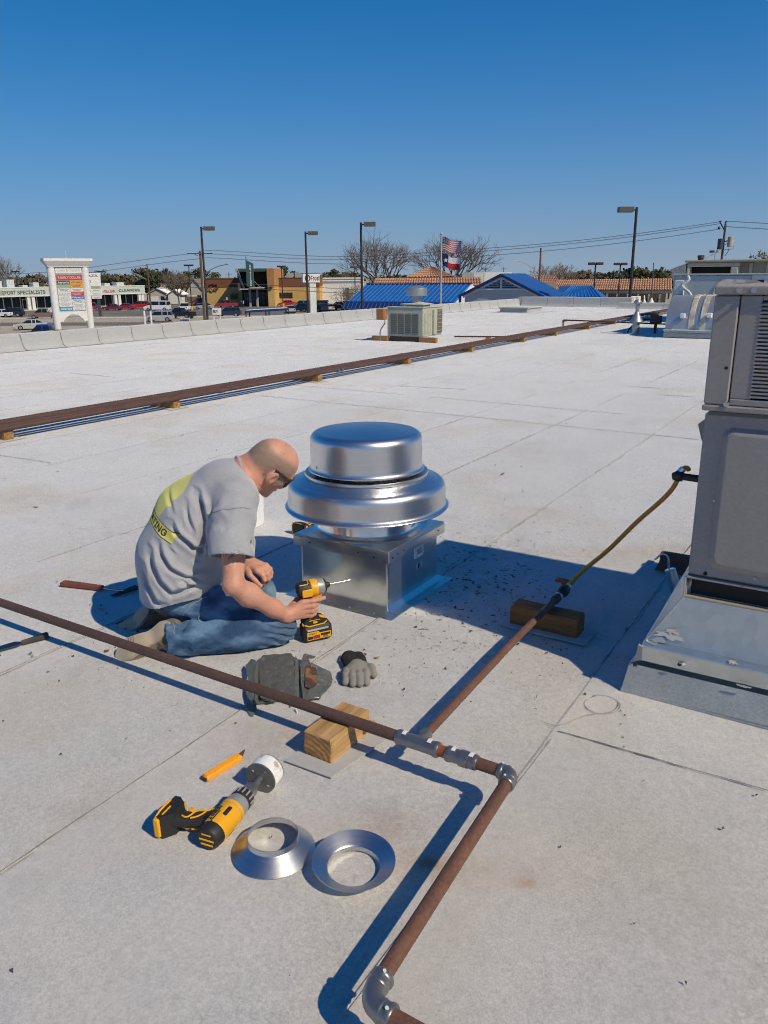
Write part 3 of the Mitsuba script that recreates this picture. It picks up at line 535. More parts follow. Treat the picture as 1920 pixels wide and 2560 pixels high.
for q in ((-4.1, 20.16, .8),): part(bu, 'junction_box', rx(cbox(-4.16, -3.98, 20.05, 20.2, .72, .86, .01)), 'bluegrey_pale', 30)
def duct(x0, x1, lip=0.0, b_f=19.12, z_t=.93, z_b=.17):
    t = np.linspace(0, PI / 2, 14); pr = np.array([(20.2, z_t)] + [(b_f + .62 - .62 * math.sin(a) - lip, z_b + .1 + (z_t - z_b - .1) * math.cos(a) + lip * math.cos(a)) for a in t] + [(b_f - lip, z_b)])
    n = len(pr); V = np.vstack([np.c_[np.full(n, x0), pr], np.c_[np.full(n, x1), pr], np.c_[np.full(n, x0), np.c_[np.full(n, 20.2), pr[:, 1]]], np.c_[np.full(n, x1), np.c_[np.full(n, 20.2), pr[:, 1]]]])
    i = np.arange(n - 1); F = np.vstack([np.stack([i, n + i, n + i + 1, i + 1], 1), np.stack([i, i + 1, 2 * n + i + 1, 2 * n + i], 1), np.stack([n + i, 3 * n + i, 3 * n + i + 1, n + i + 1], 1)])
    return tm(V, F)
cd = thing('curved_duct', 'curved sheet metal duct with mastic sealed joints dropping into the roof', 'duct')
part(cd, 'shell', rx(duct(-4.30, -3.70)), 'duct_metal', 30); part(cd, 'shell', rx(duct(-3.55, -2.55)), 'duct_metal', 30)
part(cd, 'joint_strip', rx(duct(-3.70, -3.55, -.006)), 'duct_metal', 30)
part(cd, 'mastic_band', rx(duct(-3.80, -3.69, .012)), 'mastic', 30); part(cd, 'mastic_band', rx(duct(-3.56, -3.44, .012)), 'mastic', 30); part(cd, 'mastic_band', rx(duct(-3.155, -3.13, .010)), 'bluegrey_pale', 30)
part(cd, 'drip_edge', rx(cat([cbox(-4.34, -2.5, 19.06, 19.13, .165, .195, .01), cbox(-4.32, -2.5, 19.08, 19.13, .13, .16, .01)])), 'bluegrey_pale', 30)
part(cd, 'base_curb', rx(cbox(-4.33, -2.5, 19.1, 20.2, .004, .13, .02)), 'galvanised_dull', 30)
for a_, z_ in ((-3.93, .50), (-3.36, .52), (-2.98, .52)): part(cd, 'pin_clip', rx(cbox(a_ - .05, a_ + .05, 19.03, 19.14, z_ - .05, z_ + .05, .008)), 'sticker', 30)
k = thing('electrical_box', 'small dark electrical box with a cable beside the blue grey unit', 'electrical box')
part(k, 'box', rx(cbox(-4.98, -4.72, 20.45, 20.6, .25, .43, .01)), 'black_iron', 30)
part(k, 'cable', rx(tube(spline([(-4.98, 20.5, .34), (-5.2, 20.4, .30), (-5.35, 20.2, .17), (-5.38, 20.0, .05)], 20), .02, 8)), 'black_iron', 60)
part(k, 'post', rx(box(-4.88, -4.82, 20.5, 20.55, .005, .25)), 'black_iron', False)

# big tan evaporative unit behind
mat('tan_paint', proc(lambda p, n, uv: MIX((0.30, 0.28, 0.21), (0.37, 0.345, 0.265), FB(p.x * 1.5, p.y * 1.5, p.z * 2.5, 3))), 0.7)
mat('tan_pale', (0.50, 0.46, 0.36), 0.7)
tu = thing('evaporative_cooler', 'long tan ribbed cooler with a dark square opening, behind the blue grey unit', 'air cooler')
ta0, tb0 = -5.25, 25.5
part(tu, 'cabinet', rx(cat([box(ta0, 1.5, tb0, tb0 + 3, .3, 1.72)])), 'tan_paint', False)
part(tu, 'roof_lip', rx(cbox(ta0 - .02, 1.6, tb0 - .36, tb0 + 3.1, 1.722, 1.79, .02)), 'tan_paint', 30)
part(tu, 'hood', rx(hull([(ta0 + .02, tb0 - .35, 1.70), (ta0 - .45, tb0 - .1, 1.55), (ta0 + .02, tb0 - .3, 1.20), (ta0 - .38, tb0, 1.20), (ta0, tb0, 1.715), (ta0 + .02, tb0 - .05, 1.2)])), 'tan_pale', False)
part(tu, 'hood_frame', rx(cat([cbox(ta0 + .05, ta0 + 1.45, tb0 - .33, tb0 - .001, 1.60, 1.715, .02), cbox(ta0 + .05, ta0 + .13, tb0 - .33, tb0 - .001, 1.15, 1.60, .02), cbox(ta0 + 1.25, ta0 + 1.45, tb0 - .33, tb0 - .001, 1.15, 1.60, .02)])), 'tan_pale', 30)
part(tu, 'opening', rx(box(ta0 + .13, ta0 + 1.25, tb0 - .02, tb0 - .002, 1.15, 1.60)), 'dark_void', False)
for i in range(9): part(tu, 'rib', rx(cbox(ta0 + 1.68 + i * .46, ta0 + 1.78 + i * .46, tb0 - .05, tb0 - .001, 1.0, 1.70, .015)), 'tan_pale', 30)
k = thing('rooftop_unit', 'tan cabinet with a cooler top between the blue grey unit and the right edge', 'air conditioner')
part(k, 'cabinet', rx(cbox(-2.03, .5, 20.6, 22.2, .1, 1.60, .02)), 'tan_paint', 30)
part(k, 'top', rx(cbox(-2.05, .5, 20.58, 22.22, 1.602, 1.64, .01)), 'tan_paint', 30)
for j in range(3): part(k, 'panel_joint', rx(box(-1.6 + j * .6, -1.58 + j * .6, 20.59, 20.599, .2, 1.55)), 'dark_void', False)
fq = (-5.573,29,2.001); k = thing('flue_stack', 'short dark flue stack rising behind the tan cooler', 'flue'); scene[k] = mikit.ply(rx(tube([(fq[0], 29, .1), (fq[0], 29, fq[2] - .1), (fq[0], 29, fq[2] - .09), (fq[0], 29, fq[2])], [.09, .09, .11, .11], 12)), 'rust_pipe', 40)

# ------------------------------------------------------------------ exhaust fan on its new curb
def spun(p, n, uv):
    return MIX((0.70, 0.715, 0.73), (0.80, 0.81, 0.82), FB(p.x * 5, p.y * 5, p.z * 240, 2))
mat('spun_aluminium', proc(spun), 0.34, metal=1.0)
mat('neck_aluminium', (0.78, 0.79, 0.80), 0.18, metal=1.0)
def galv2(p, n, uv):
    f_, s_, w = voronoi(p.x * 24 + p.z * 13, p.y * 24 + p.z * 17)
    return MIX((0.58, 0.61, 0.59), (0.76, 0.78, 0.76), 0.35 * w + 0.65 * SS(0.3, 0.7, FB(p.x * 5 + 1, p.y * 5, p.z * 5, 3)))
mat('new_galvanised', proc(galv2), 0.21, metal=0.95)
FC = (-0.077, 3.456, 0.0)
fan = thing('exhaust_fan', 'shiny spun aluminium exhaust fan with a drum cap and wide skirt', 'exhaust fan')
def fl_(name, prof, m='spun_aluminium', n=96, sm=50): return part(fan, name, lathe(prof, n, FC), m, sm)
t = np.linspace(0, PI / 2, 10)
dome = [(0.0005, 0.760), (0.06, 0.759), (0.12, 0.756), (0.17, 0.751)] + [(0.214 + 0.036 * math.sin(a), 0.711 + 0.036 * math.cos(a)) for a in t] + [(0.2505, 0.67), (0.2505, 0.606), (0.2515, 0.594), (0.256, 0.5875), (0.2605, 0.584), (0.2605, 0.5795), (0.256, 0.578), (0.249, 0.578), (0.24, 0.583), (0.10, 0.586)]
fl_('cap', dome)
fl_('throat', [(0.10, 0.60), (0.232, 0.578), (0.232, 0.545), (0.10, 0.545)], 'dark_void')
fl_('bead_ring', [(0.232, 0.558), (0.262, 0.560), (0.270, 0.567), (0.276, 0.567), (0.279, 0.560), (0.276, 0.553), (0.25, 0.548)])
t = np.linspace(0, PI / 2, 12)
skirt = [(0.235, 0.556), (0.262, 0.552), (0.285, 0.545), (0.305, 0.536)] + [(0.322 + 0.034 * math.sin(a), 0.494 + 0.036 * math.cos(a) * (1 - .0)) for a in t] + [(0.3565, 0.47), (0.3565, 0.432), (0.358, 0.423), (0.363, 0.418), (0.3695, 0.416), (0.3725, 0.411), (0.3695, 0.406), (0.363, 0.405), (0.352, 0.412), (0.33, 0.44), (0.24, 0.46)]
fl_('skirt', skirt)
fl_('neck', [(0.20, 0.46), (0.205, 0.40), (0.215, 0.36), (0.2185, 0.32), (0.222, 0.307), (0.234, 0.301), (0.25, 0.2985), (0.25, 0.2965), (0.20, 0.2965)], 'neck_aluminium')
for i, (px_, z_) in enumerate([(-1.02, .613), (.48, .618), (.48, .609), (-1.02, .605), (2.2, .612)]):
    a = -PI / 2 + px_; c = np.array([FC[0] + .2505 * math.cos(a), FC[1] + .2505 * math.sin(a), z_]); o = np.array([math.cos(a), math.sin(a), 0])
    part(fan, 'rivet', cyl(c - o * .002, c + o * .003, .0042, .003, 10), 'screw', 30)
cu = thing('roof_curb', 'new square galvanised curb box under the shiny exhaust fan', 'sheet metal curb')
CA, CB_ = -1.882, 2.893
def cbx(x0, x1, y0, y1, z0, z1, c=.002): return rx(cbox(CA + x0, CA + x1, CB_ + y0, CB_ + y1, z0, z1, c))
hw = .226
part(cu, 'wall', cbx(-hw, hw, -hw, hw, .006, .262, .003), 'new_galvanised', False)
part(cu, 'flange', rx(cat([cbox(CA - .285, CA + .285, CB_ - .285, CB_ - hw, .0045, .0075, .001), cbox(CA + hw, CA + .285, CB_ - hw, CB_ + .285, .0045, .0076, .001), cbox(CA - .285, CA - hw, CB_ - hw, CB_ + .285, .0045, .0076, .001), cbox(CA - hw, CA + hw, CB_ + hw, CB_ + .285, .0045, .0075, .001),
    hull([(CA - hw, CB_ - hw - .018, .0075), (CA + hw, CB_ - hw - .018, .0075), (CA - hw, CB_ - hw, .03), (CA + hw, CB_ - hw, .03), (CA - hw, CB_ - hw, .0075), (CA + hw, CB_ - hw, .0075)]),
    hull([(CA + hw + .018, CB_ - hw, .0075), (CA + hw + .018, CB_ + hw, .0075), (CA + hw, CB_ - hw, .03), (CA + hw, CB_ + hw, .03), (CA + hw, CB_ - hw, .0075), (CA + hw, CB_ + hw, .0075)])])), 'new_galvanised', False)
part(cu, 'corner_seam', rx(tube([(CA + hw + .001, CB_ - hw - .001, .012), (CA + hw + .003, CB_ - hw - .003, .12), (CA + hw + .001, CB_ - hw - .001, .25)], .0045, 8)), 'new_galvanised', 60)
part(cu, 'corner_seam', rx(tube([(CA - hw - .001, CB_ - hw - .001, .012), (CA - hw - .001, CB_ - hw - .001, .25)], .003, 8)), 'new_galvanised', 60)
cp = .252
part(cu, 'lid', cat([cbx(-cp, cp, -cp, cp, .288, .296, .003)]), 'new_galvanised', False)
for x0, x1, y0, y1 in ((-cp, cp, -cp, -cp + .003), (-cp, cp, cp - .003, cp), (cp - .003, cp, -cp + .004, cp - .004), (-cp, -cp + .003, -cp + .004, cp - .004)):
    part(cu, 'lid_edge', cbx(x0, x1, y0, y1, .243, .287, .001), 'new_galvanised', False)
for x0, y0, ax in ((cp - .05, -cp, 0), (cp, -cp + .05, 1), (-cp + .05, -cp, 0)):
    s_ = 1 if x0 > 0 else -1
    pts = [(0, .002), (.048, .002), (.048, .044), (.012, .044), (0, .03)]
    M_ = frame((CA + (cp - .049 if x0 > 0 else -cp + .049), CB_ - cp - .002, .243), (s_, 0, 0), (0, -1, 0)) if ax == 0 else frame((CA + cp + .002, CB_ - cp + .049, .243), (0, -1, 0), (1, 0, 0))
    if ax == 0 and s_ < 0: pts = [(p[0], -p[1]) for p in pts]; M_ = frame((CA - cp + .049, CB_ - cp - .0005, .243), (-1, 0, 0), (0, -1, 0))
    m_ = xf(extr(pts, .0015), M_)
    part(cu, 'corner_tab', rx(m_), 'new_galvanised', False)
for q in [(-.16, -cp, .268), (.10, -cp, .268), (.18, -cp, .262)]: part(cu, 'screw', rx(cyl((CA + q[0], CB_ + q[1] + .001, q[2]), (CA + q[0], CB_ + q[1] - .004, q[2]), .004, n=8)), 'gasket', 30)
for q in [(cp, .19, .268), (cp, -.13, .268), (cp, -.18, .268), (cp, -.22, .262)]: part(cu, 'screw', rx(cyl((CA + q[0] - .001, CB_ + q[1], q[2]), (CA + q[0] + .004, CB_ + q[1], q[2]), .004, n=8)), 'gasket', 30)
for q in [(-.2, -.262), (-.07, -.258), (.05, -.26), (.18, -.262), (.262, -.27), (.26, .25), (.255, 0)]: part(cu, 'screw', rx(cyl((CA + q[0], CB_ + q[1], .007), (CA + q[0], CB_ + q[1], .011), .005, n=8)), 'screw', 30)
mat('print_grey_label', (0.28, 0.28, 0.30), 0.6)
xs = CA + hw + .0012
part(cu, 'rating_label', rx(box(xs - .001, xs + .0004, CB_ + .01, CB_ + .095, .178, .232)), 'sticker', False)
part(cu, 'label_print', rx(cat([box(xs, xs + .0009, CB_ + .033, CB_ + .075, .192, .220)] + [box(xs, xs + .0009, CB_ + .014, CB_ + .030, .186 + i * .008, .189 + i * .008) for i in range(5)] + [box(xs, xs + .0009, CB_ + .078, CB_ + .092, .186 + i * .008, .189 + i * .008) for i in range(5)])), 'print_grey_label', False)
mat('marker_blue', (0.03, 0.04, 0.22), 0.5)
part(cu, 'marker_stroke', rx(cat([box(xs, xs + .0006, CB_ + .032, CB_ + .036, .118, .15), box(xs, xs + .0006, CB_ + .072, CB_ + .076, .122, .154)])), 'sticker', False)
part(cu, 'marker_letter', rx(cat([box(xs, xs + .0006, CB_ + .046, CB_ + .052, .122, .148), box(xs, xs + .0006, CB_ + .052, CB_ + .064, .132, .138)])), 'marker_blue', False)

# ------------------------------------------------------------------ tools and scrap on the roof
mat('tool_yellow', (0.80, 0.40, 0.012), 0.42)
mat('tool_black', (0.022, 0.021, 0.021), 0.55)
mat('tool_grey', (0.36, 0.365, 0.375), 0.45, metal=0.35)
mat('tool_red', (0.30, 0.03, 0.03), 0.5)
mat('chuck_metal', (0.30, 0.30, 0.31), 0.32, metal=0.8); mat('plate_grey', proc(lambda p, n, uv: MIX((0.10, 0.105, 0.10), (0.21, 0.21, 0.20), FB(p.x * 50, p.y * 50, p.z * 50, 3))), 0.5, metal=0.4)
mat('steel', (0.62, 0.5, 0.5), 0.3, metal=1.0)
mat('white_enamel', proc(lambda p, n, uv: MIX((0.80, 0.81, 0.82), (0.45, 0.40, 0.33), SS(.58, .75, FB(p.x * 45, p.y * 45, p.z * 45, 3)))), 0.4)
mat('ring_metal', proc(lambda p, n, uv: MIX((0.55, 0.57, 0.60), (0.68, 0.70, 0.72), FB(p.x * 3, p.y * 3, p.z * 300, 2))), 0.36, metal=1.0)
def rtube(pts, r, n=24): return tube(pts, r, n)
def put(key, M):
    def f(name, mesh, m, smooth=40, **k): return part(key, name, xf(mesh, M), m, smooth, **k)
    return f
# impact driver: x forward along the axis, z up, standing on its battery
imp = thing('impact_driver', 'yellow and black cordless impact driver held by the kneeling man', 'power tool')
IO = np.array((-0.291,2.9,0.218)); IO[2] += 0.004
IM = frame(IO, (0.93, 0.36, 0.055), (0.0, 0, 1)); I = put(imp, IM)
I('rear_housing', rtube([(-.060, 0, 0), (-.058, 0, 0), (-.052, 0, 0), (-.03, 0, 0), (-.006, 0, 0)], [.018, .026, .0315, .033, .033]), 'tool_black')
I('yellow_collar', rtube([(-.006, 0, 0), (.0, 0, 0), (.018, 0, 0), (.022, 0, 0)], [.0325, .0345, .0345, .0325]), 'tool_yellow')
I('side_panel', cat([cbox(-.046, -.004, s * .0335 - .004, s * .0335 + .002, -.022, .010, .003) for s in (1, -1)]), 'tool_yellow')
for i in range(5): I('vent_slot', cbox(-.045, -.036, -.0362, -.0352, -.019 + i * .0055, -.0165 + i * .0055, .0004), 'tool_black')
I('panel_print', cbox(-.030, -.006, -.0360, -.0353, -.014, .002, .0003), 'primer', label='orange printed panel')
I('top_trim', cat([tube([(-.05, -.020, .0265), (-.02, -.021, .0265), (-.015, -.016, .030), (-.015, 0, .0342)], .0022, 8)]), 'tool_yellow')
I('nose', rtube([(.022, 0, 0), (.03, 0, 0), (.046, 0, 0), (.054, 0, 0), (.058, 0, 0)], [.0325, .032, .030, .026, .020]), 'tool_grey')
I('nose_ring', rtube([(.051, 0, 0), (.055, 0, 0), (.060, 0, 0), (.062, 0, 0)], [.0283, .0285, .022, .012]), 'tool_black')
I('chuck_collar', rtube([(.060, 0, 0), (.062, 0, 0), (.070, 0, 0), (.072, 0, 0), (.076, 0, 0)], [.010, .0125, .0125, .010, .008]), 'tool_black')
I('driver_bit', rtube([(.075, 0, 0), (.080, 0, 0), (.146, 0, 0), (.147, 0, 0), (.162, 0, 0), (.163, 0, 0)], [.0045, .0038, .0038, .0058, .0058, .005], 12), 'steel')
I('trigger_guard', hull([(-.012, s * .016, -.03) for s in (-1, 1)] + [(.040, s * .014, -.028) for s in (-1, 1)] + [(-.01, s * .015, -.046) for s in (-1, 1)] + [(.034, s * .012, -.042) for s in (-1, 1)]), 'tool_yellow')
hl = [(-.012, 0, -.03), (-.020, 0, -.06), (-.026, 0, -.095), (-.020, 0, -.118), (-.012, 0, -.130)]
HM = tube(hl, [.019, .0175, .017, .019, .024], 20)
I('handle', HM, 'tool_black')
I('foot', hull([(x, y, z) for x, z in ((-.050, -.146), (.044, -.146), (.040, -.132), (-.03, -.112), (.012, -.118), (-.048, -.132)) for y in (-.030, .030)] ), 'tool_black', 25)
I('foot_trim', cat([tube([(-.050, -.0315, -.140), (-.030, -.032, -.149), (.030, -.032, -.147), (.044, -.0315, -.137)], .0026, 8), cbox(-.056, -.044, -.026, -.01, -.148, -.138, .002), cbox(-.014, .004, -.0325, -.0305, -.140, -.131, .001), cbox(-.03, .016, -.0322, -.0308, -.1275, -.1245, .0006)]), 'tool_yellow')
I('work_light', xf(cbox(-.012, .018, -.012, .012, 0, .004, .002), frame((.028, -.012, -.126), (.9, 0, -.35), (.35, 0, .94))), 'tool_yellow')
I('belt_screw', cyl((-.024, -.024, -.119), (-.024, -.029, -.114), .005, n=10), 'tool_yellow')
zb = -IO[2] + .004
bt = I('battery', cbox(-.056, .062, -.038, .038, zb + .002, -.149, .010), 'tool_black', 30)
IB = put(bt, IM); IB('strip', cbox(-.042, .046, -.0392, -.0374, -.168, -.160, .0006), 'flashing')
IB('label', extr([(-.044, 0), (.050, 0), (.054, .004), (.054, .026), (.010, .026), (.002, .034), (-.044, .034)], .001, frame((0, -.0378, zb + .012), (1, 0, 0), (0, -1, 0))), 'tool_yellow', False)
IB('label_panel', cat([cbox(-.042, -.022, -.0396, -.0386, zb + .015, zb + .028, .0003), cbox(.012, .050, -.0396, -.0386, zb + .024, zb + .034, .0003)]), 'tool_black', False)
IB('label_panel', cbox(-.020, .008, -.0396, -.0386, zb + .015, zb + .030, .0003), 'tool_red', False, label='red battery label panel')
text_on(imp, 'DEWALT', .0062, IM @ frame((-.020, -.0388, zb + .038), (1, 0, 0), (0, -1, 0)), 'tool_black', .03, True, depth=.0006)
text_on(imp, 'XR', .0085, IM @ frame((.030, -.0396, zb + .0195), (1, 0, 0), (0, -1, 0)), 'tool_black', .02, True, depth=.0006)

# drill with a hole saw, lying on its side: local z points away from the handle, local y is up
def make_drill(name, label, o, x, hd, saw=True):
    k = thing(name, label, 'power tool'); M = frame(o, x, -np.asarray(hd, float)) @ np.diag([1.2, 1, 1, 1]); D_ = put(k, M)
    D_('rear_cap', rtube([(-.002, 0, 0), (0, 0, 0), (.006, 0, 0), (.022, 0, 0), (.026, 0, 0)], [.02, .027, .0325, .035, .034]), 'tool_black')
    yy = M[2, 1]
    D_('rear_vent', cat([cbox(-.0035, -.001, -.016, -.011, -.018, .018, .001), cbox(-.0035, -.001, -.002, .003, -.022, .022, .001), cbox(-.003, .0, .014, .018, -.014, .014, .001)]), 'tool_yellow')
    D_('motor_housing', rtube([(.024, 0, 0), (.028, 0, 0), (.075, 0, 0), (.090, 0, 0), (.094, 0, 0)], [.0335, .0355, .0355, .034, .030]), 'tool_yellow')
    for s in (1, -1):
        D_('side_slot', cbox(.052, .078, s * .0335 - .003, s * .0335 + .003, .008, .020, .002), 'tool_black')
        D_('rear_trim', cbox(.022, .060, s * .0345 - .002, s * .0345 + .0015, -.006, -.002, .001), 'tool_black')
    D_('gearbox', rtube([(.090, 0, 0), (.094, 0, 0), (.122, 0, 0), (.126, 0, 0)], [.031, .0335, .0315, .030]), 'tool_grey')
    D_('gear_ring', rtube([(.093, 0, 0), (.095, 0, 0), (.1, 0, 0), (.102, 0, 0)], [.0330, .0352, .0352, .0330]), 'tool_yellow')
    D_('clutch_collar', rtube([(.126, 0, 0), (.128, 0, 0), (.148, 0, 0), (.152, 0, 0)], [.030, .0315, .0295, .027]), 'tool_black')
    for i in range(14):
        a = i * 2 * PI / 14; D_('collar_rib', xf(cbox(.132, .150, -.0026, .0026, .0285, .0325, .001), trimesh.transformations.rotation_matrix(a, [1, 0, 0])), 'tool_grey')
    D_('chuck', rtube([(.151, 0, 0), (.153, 0, 0), (.160, 0, 0), (.178, 0, 0), (.186, 0, 0), (.190, 0, 0)], [.024, .0235, .0215, .0195, .015, .011]), 'chuck_metal' if saw else 'tool_black')
    D_('chuck_grip', rtube([(.153, 0, 0), (.154, 0, 0), (.159, 0, 0), (.160, 0, 0)], [.0215, .0228, .0215, .0205]), 'tool_black')
    hp = [(.058, 0, -.030), (.050, 0, -.055), (.040, 0, -.085), (.034, 0, -.108), (.036, 0, -.122)]
    D_('handle', xf(tube([(p[0], p[1] / .84, p[2]) for p in hp], [.024, .0205, .0195, .021, .027], 20), np.diag([1, .84, 1, 1])), 'tool_black')
    D_('trigger', hull([(.074, s * .009, -.036) for s in (-1, 1)] + [(.090, s * .008, -.036) for s in (-1, 1)] + [(.066, s * .009, -.062) for s in (-1, 1)] + [(.076, s * .008, -.060) for s in (-1, 1)]), 'tool_yellow')
    D_('switch', cbox(.068, .086, -.020, .020, -.034, -.024, .004), 'tool_yellow')
    D_('handle_trim', cat([tube(spline([(.072, s * .0178, -.040), (.060, s * .0190, -.056), (.052, s * .0182, -.075), (.036, s * .0182, -.080), (.030, s * .0182, -.100)], 14), .0022, 8) for s in (1, -1)] + [tube(spline([(.060, s * .018, -.050), (.040, s * .0192, -.058), (.030, s * .0175, -.074)], 10), .0022, 8) for s in (1, -1)] + [cbox(.048, .060, s * .0165 - .003, s * .0165 + .003, -.098, -.082, .002) for s in (1, -1)]), 'tool_yellow')
    D_('foot', hull([(x_, y_, z_) for y_ in (-.033, .033) for x_, z_ in ((-.006, -.152), (.066, -.152), (.068, -.136), (.054, -.112), (.018, -.112), (-.006, -.134))]), 'tool_black', 25)
    D_('foot_light', cbox(.050, .069, -.022, .022, -.142, -.118, .004), 'tool_yellow')
    D_('light_window', cat([cbox(.0685, .070, -.014, -.003, -.138, -.122, .0005), cbox(.0685, .070, .003, .014, -.138, -.122, .0005), cbox(.053, .066, .0215, .023, -.138, -.122, .0005)]), 'tool_black')
    D_('foot_trim', cat([tube([(-.007, s * .030, -.149), (.012, s * .0345, -.152), (.05, s * .0345, -.152)], .003, 8) for s in (1, -1)] + [cbox(-.012, -.003, -.028, .028, -.156, -.138, .003), cbox(.004, .034, .0315, .0345, -.140, -.135, .0006)]), 'tool_yellow')
    D_('battery_rail', cbox(-.002, .062, -.026, .026, -.160, -.152, .003), 'tool_black')
    if saw:
        D_ = put(k, M @ trimesh.transformations.translation_matrix([-.014, 0, 0])); D_('arbor', rtube([(.188, 0, 0), (.192, 0, 0), (.214, 0, 0), (.216, 0, 0), (.232, 0, 0)], [.006, .0075, .0075, .010, .010], 16), 'chuck_metal')
        D_('saw_plate', rtube([(.230, 0, 0), (.2305, 0, 0), (.234, 0, 0), (.2345, 0, 0)], [.046, .0475, .0475, .045], 40), 'plate_grey')
        for a in (0.6, 2.2, 3.9, 5.3): D_('plate_slot', xf(cbox(.2292, .2305, -.002, .002, .026, .034, .0005), trimesh.transformations.rotation_matrix(a, [1, 0, 0])), 'steel')
        D_('saw_cup', rtube([(.2345, 0, 0), (.236, 0, 0), (.272, 0, 0), (.272, 0, 0), (.236, 0, 0)], [.044, .0455, .0455, .0435, .0435], 40), 'white_enamel', 30)
        D_('saw_teeth', cat([hull([(.272, .0455 * math.cos(a), .0455 * math.sin(a)), (.272, .0455 * math.cos(a + .09), .0455 * math.sin(a + .09)), (.272, .0435 * math.cos(a), .0435 * math.sin(a)), (.278, .0445 * math.cos(a + .02), .0445 * math.sin(a + .02))]) for a in np.arange(0, 2 * PI, 2 * PI / 48)]), 'steel')
    return k, M
DR0, DR1 = np.array((-0.456,1.673,0.037)), np.array((-0.345,1.94,0.047))
dx = DR1 - DR0; dl = np.linalg.norm(dx); dxn = dx / dl
hd = np.array((-0.582,1.801,0.036)) - np.array((-0.433,1.736,0.037)); hd[2] = 0; hd = hd - dxn * (hd @ dxn); hd /= np.linalg.norm(hd)
dk, DM = make_drill('cordless_drill', 'yellow and black cordless drill with a round hole saw lying on the roof', DR0, dxn, hd)
sgn = 1 if DM[2, 1] > 0 else -1
text_on(dk, 'DEWALT', .014, DM @ frame((.050, sgn * .0354, -.014), (0, 0, -1 * sgn) if 0 else (1, 0, 0), (0, sgn, 0)) @ rotz(PI), 'tool_black', .045, True, depth=.0012)
make_drill('cordless_drill', 'second cordless drill half hidden behind the fan curb', np.array((-0.477,4.245,0.036)) - .035 * np.array([.8, -.6, 0]) + .138 * np.array([.6, .8, 0]), (.8, -.6, 0.0), (-.6, -.8, 0), saw=False)

# utility knife handle
kn = thing('utility_knife', 'orange yellow utility knife beside the hole saw', 'knife')
k0, k1 = np.array((-0.527,1.965,0.011)), np.array((-0.442,2.074,0.011)); kx = k1 - k0; kx[2] = 0; KL = np.linalg.norm(kx); K = put(kn, frame(k0, kx))
mat('knife_orange', (0.86, 0.36, 0.012), 0.4)
K('handle', cat([cbox(0, KL, -.0135, .0135, -.009, .009, .004)]), 'knife_orange')
K('handle_ridge', cat([cbox(.004, KL - .004, y - .0018, y + .0018, .0085, .0105, .0008) for y in (-.007, .0, .007)]), 'knife_orange')
K('end_slot', cat([cbox(-.004, .001, -.011, -.001, -.006, .005, .001), cbox(-.004, .001, .001, .011, -.006, .005, .001)]), 'rust_pipe')
K('blade', extr([(KL - .002, -.011), (KL + .030, .012), (KL + .026, .014), (KL - .002, .011)], .003), 'rust_pipe_red', False)

# two spun cones
r1 = thing('metal_cone_ring', 'shiny conical metal ring lying with its narrow end up', 'metal ring'); o1 = np.array((-0.289,1.675,0)); o1[2] = .004
th = .0016
part(r1, 'cone', lathe([(.1045, 0), (.1055, .002), (.067, .031), (.065, .034), (.0645, .047), (.063, .047), (.0635, .033), (.066, .029), (.103, .001)], 72, o1, True), 'ring_metal', 35)
r2 = thing('metal_cone_ring', 'shiny conical metal ring lying with its wide end up', 'metal ring'); o2 = np.array((-0.082,1.601,0)); o2[2] = .004
m_ = lathe([(.066, 0), (.0665, .012), (.069, .015), (.1025, .032), (.102, .0335), (.068, .0165), (.0645, .0125), (.0645, 0)], 72, (0, 0, 0), True)
part(r2, 'cone', xf(m_, trimesh.transformations.concatenate_matrices(trimesh.transformations.translation_matrix(o2), trimesh.transformations.rotation_matrix(.05, [1, .4, 0]))), 'ring_metal', 35)

# torn old flashing with ribs
mat('old_metal', proc(lambda p, n, uv: MIX(MIX((0.12, 0.13, 0.125), (0.20, 0.215, 0.205), FB(p.x * 18, p.y * 18, p.z * 18, 4)), (0.33, 0.34, 0.33), SS(.60, .80, FB(p.x * 70, p.y * 40, p.z * 70, 3)) * 0.5)), 0.5, metal=0.45, bump=proc(lambda p, n, uv: FB(p.x * 40, p.y * 40, p.z * 40, 3), 2e-3), bscale=0.006)
mat('old_metal_green', proc(lambda p, n, uv: MIX((0.16, 0.19, 0.15), (0.24, 0.27, 0.225), FB(p.x * 25, p.y * 25, p.z * 25, 3))), 0.5, metal=0.3)
mat('old_rust', proc(lambda p, n, uv: MIX((0.21, 0.105, 0.05), (0.07, 0.045, 0.035), SS(.42, .62, FB(p.x * 35, p.y * 35, p.z * 35, 3)))), 0.85)
sm_ = thing('torn_flashing', 'torn dark metal flashing with two folded ribs lying under the front pipe', 'scrap metal')
def plate(pts, th_=.003, seed=0):
    """A bent plate through outline points (x, y, z), with its own thickness and crumpled edge."""
    P_ = np.asarray(pts, float); D2 = Polygon(P_[:, :2]).buffer(0); D2 = max(getattr(D2, 'geoms', [D2]), key=lambda g: g.area); m = extrude_polygon(D2, th_, engine='earcut').subdivide_to_size(.012)
    A_ = np.c_[P_[:, :2], np.ones(len(P_))]; co = np.linalg.lstsq(A_, P_[:, 2], rcond=None)[0]
    v = m.vertices; top = v[:, 2]; z = v[:, 0] * co[0] + v[:, 1] * co[1] + co[2]; nz = NF(np.c_[v[:, :2] * 45, v[:, 0] * 0 + seed], 2, seed) - .5
    m.vertices = np.c_[v[:, :2] + .002 * (NF(np.c_[v[:, :2] * 60, v[:, 0] * 0], 2, seed + 3) - .5)[:, None], z + top + .006 * nz]; return m
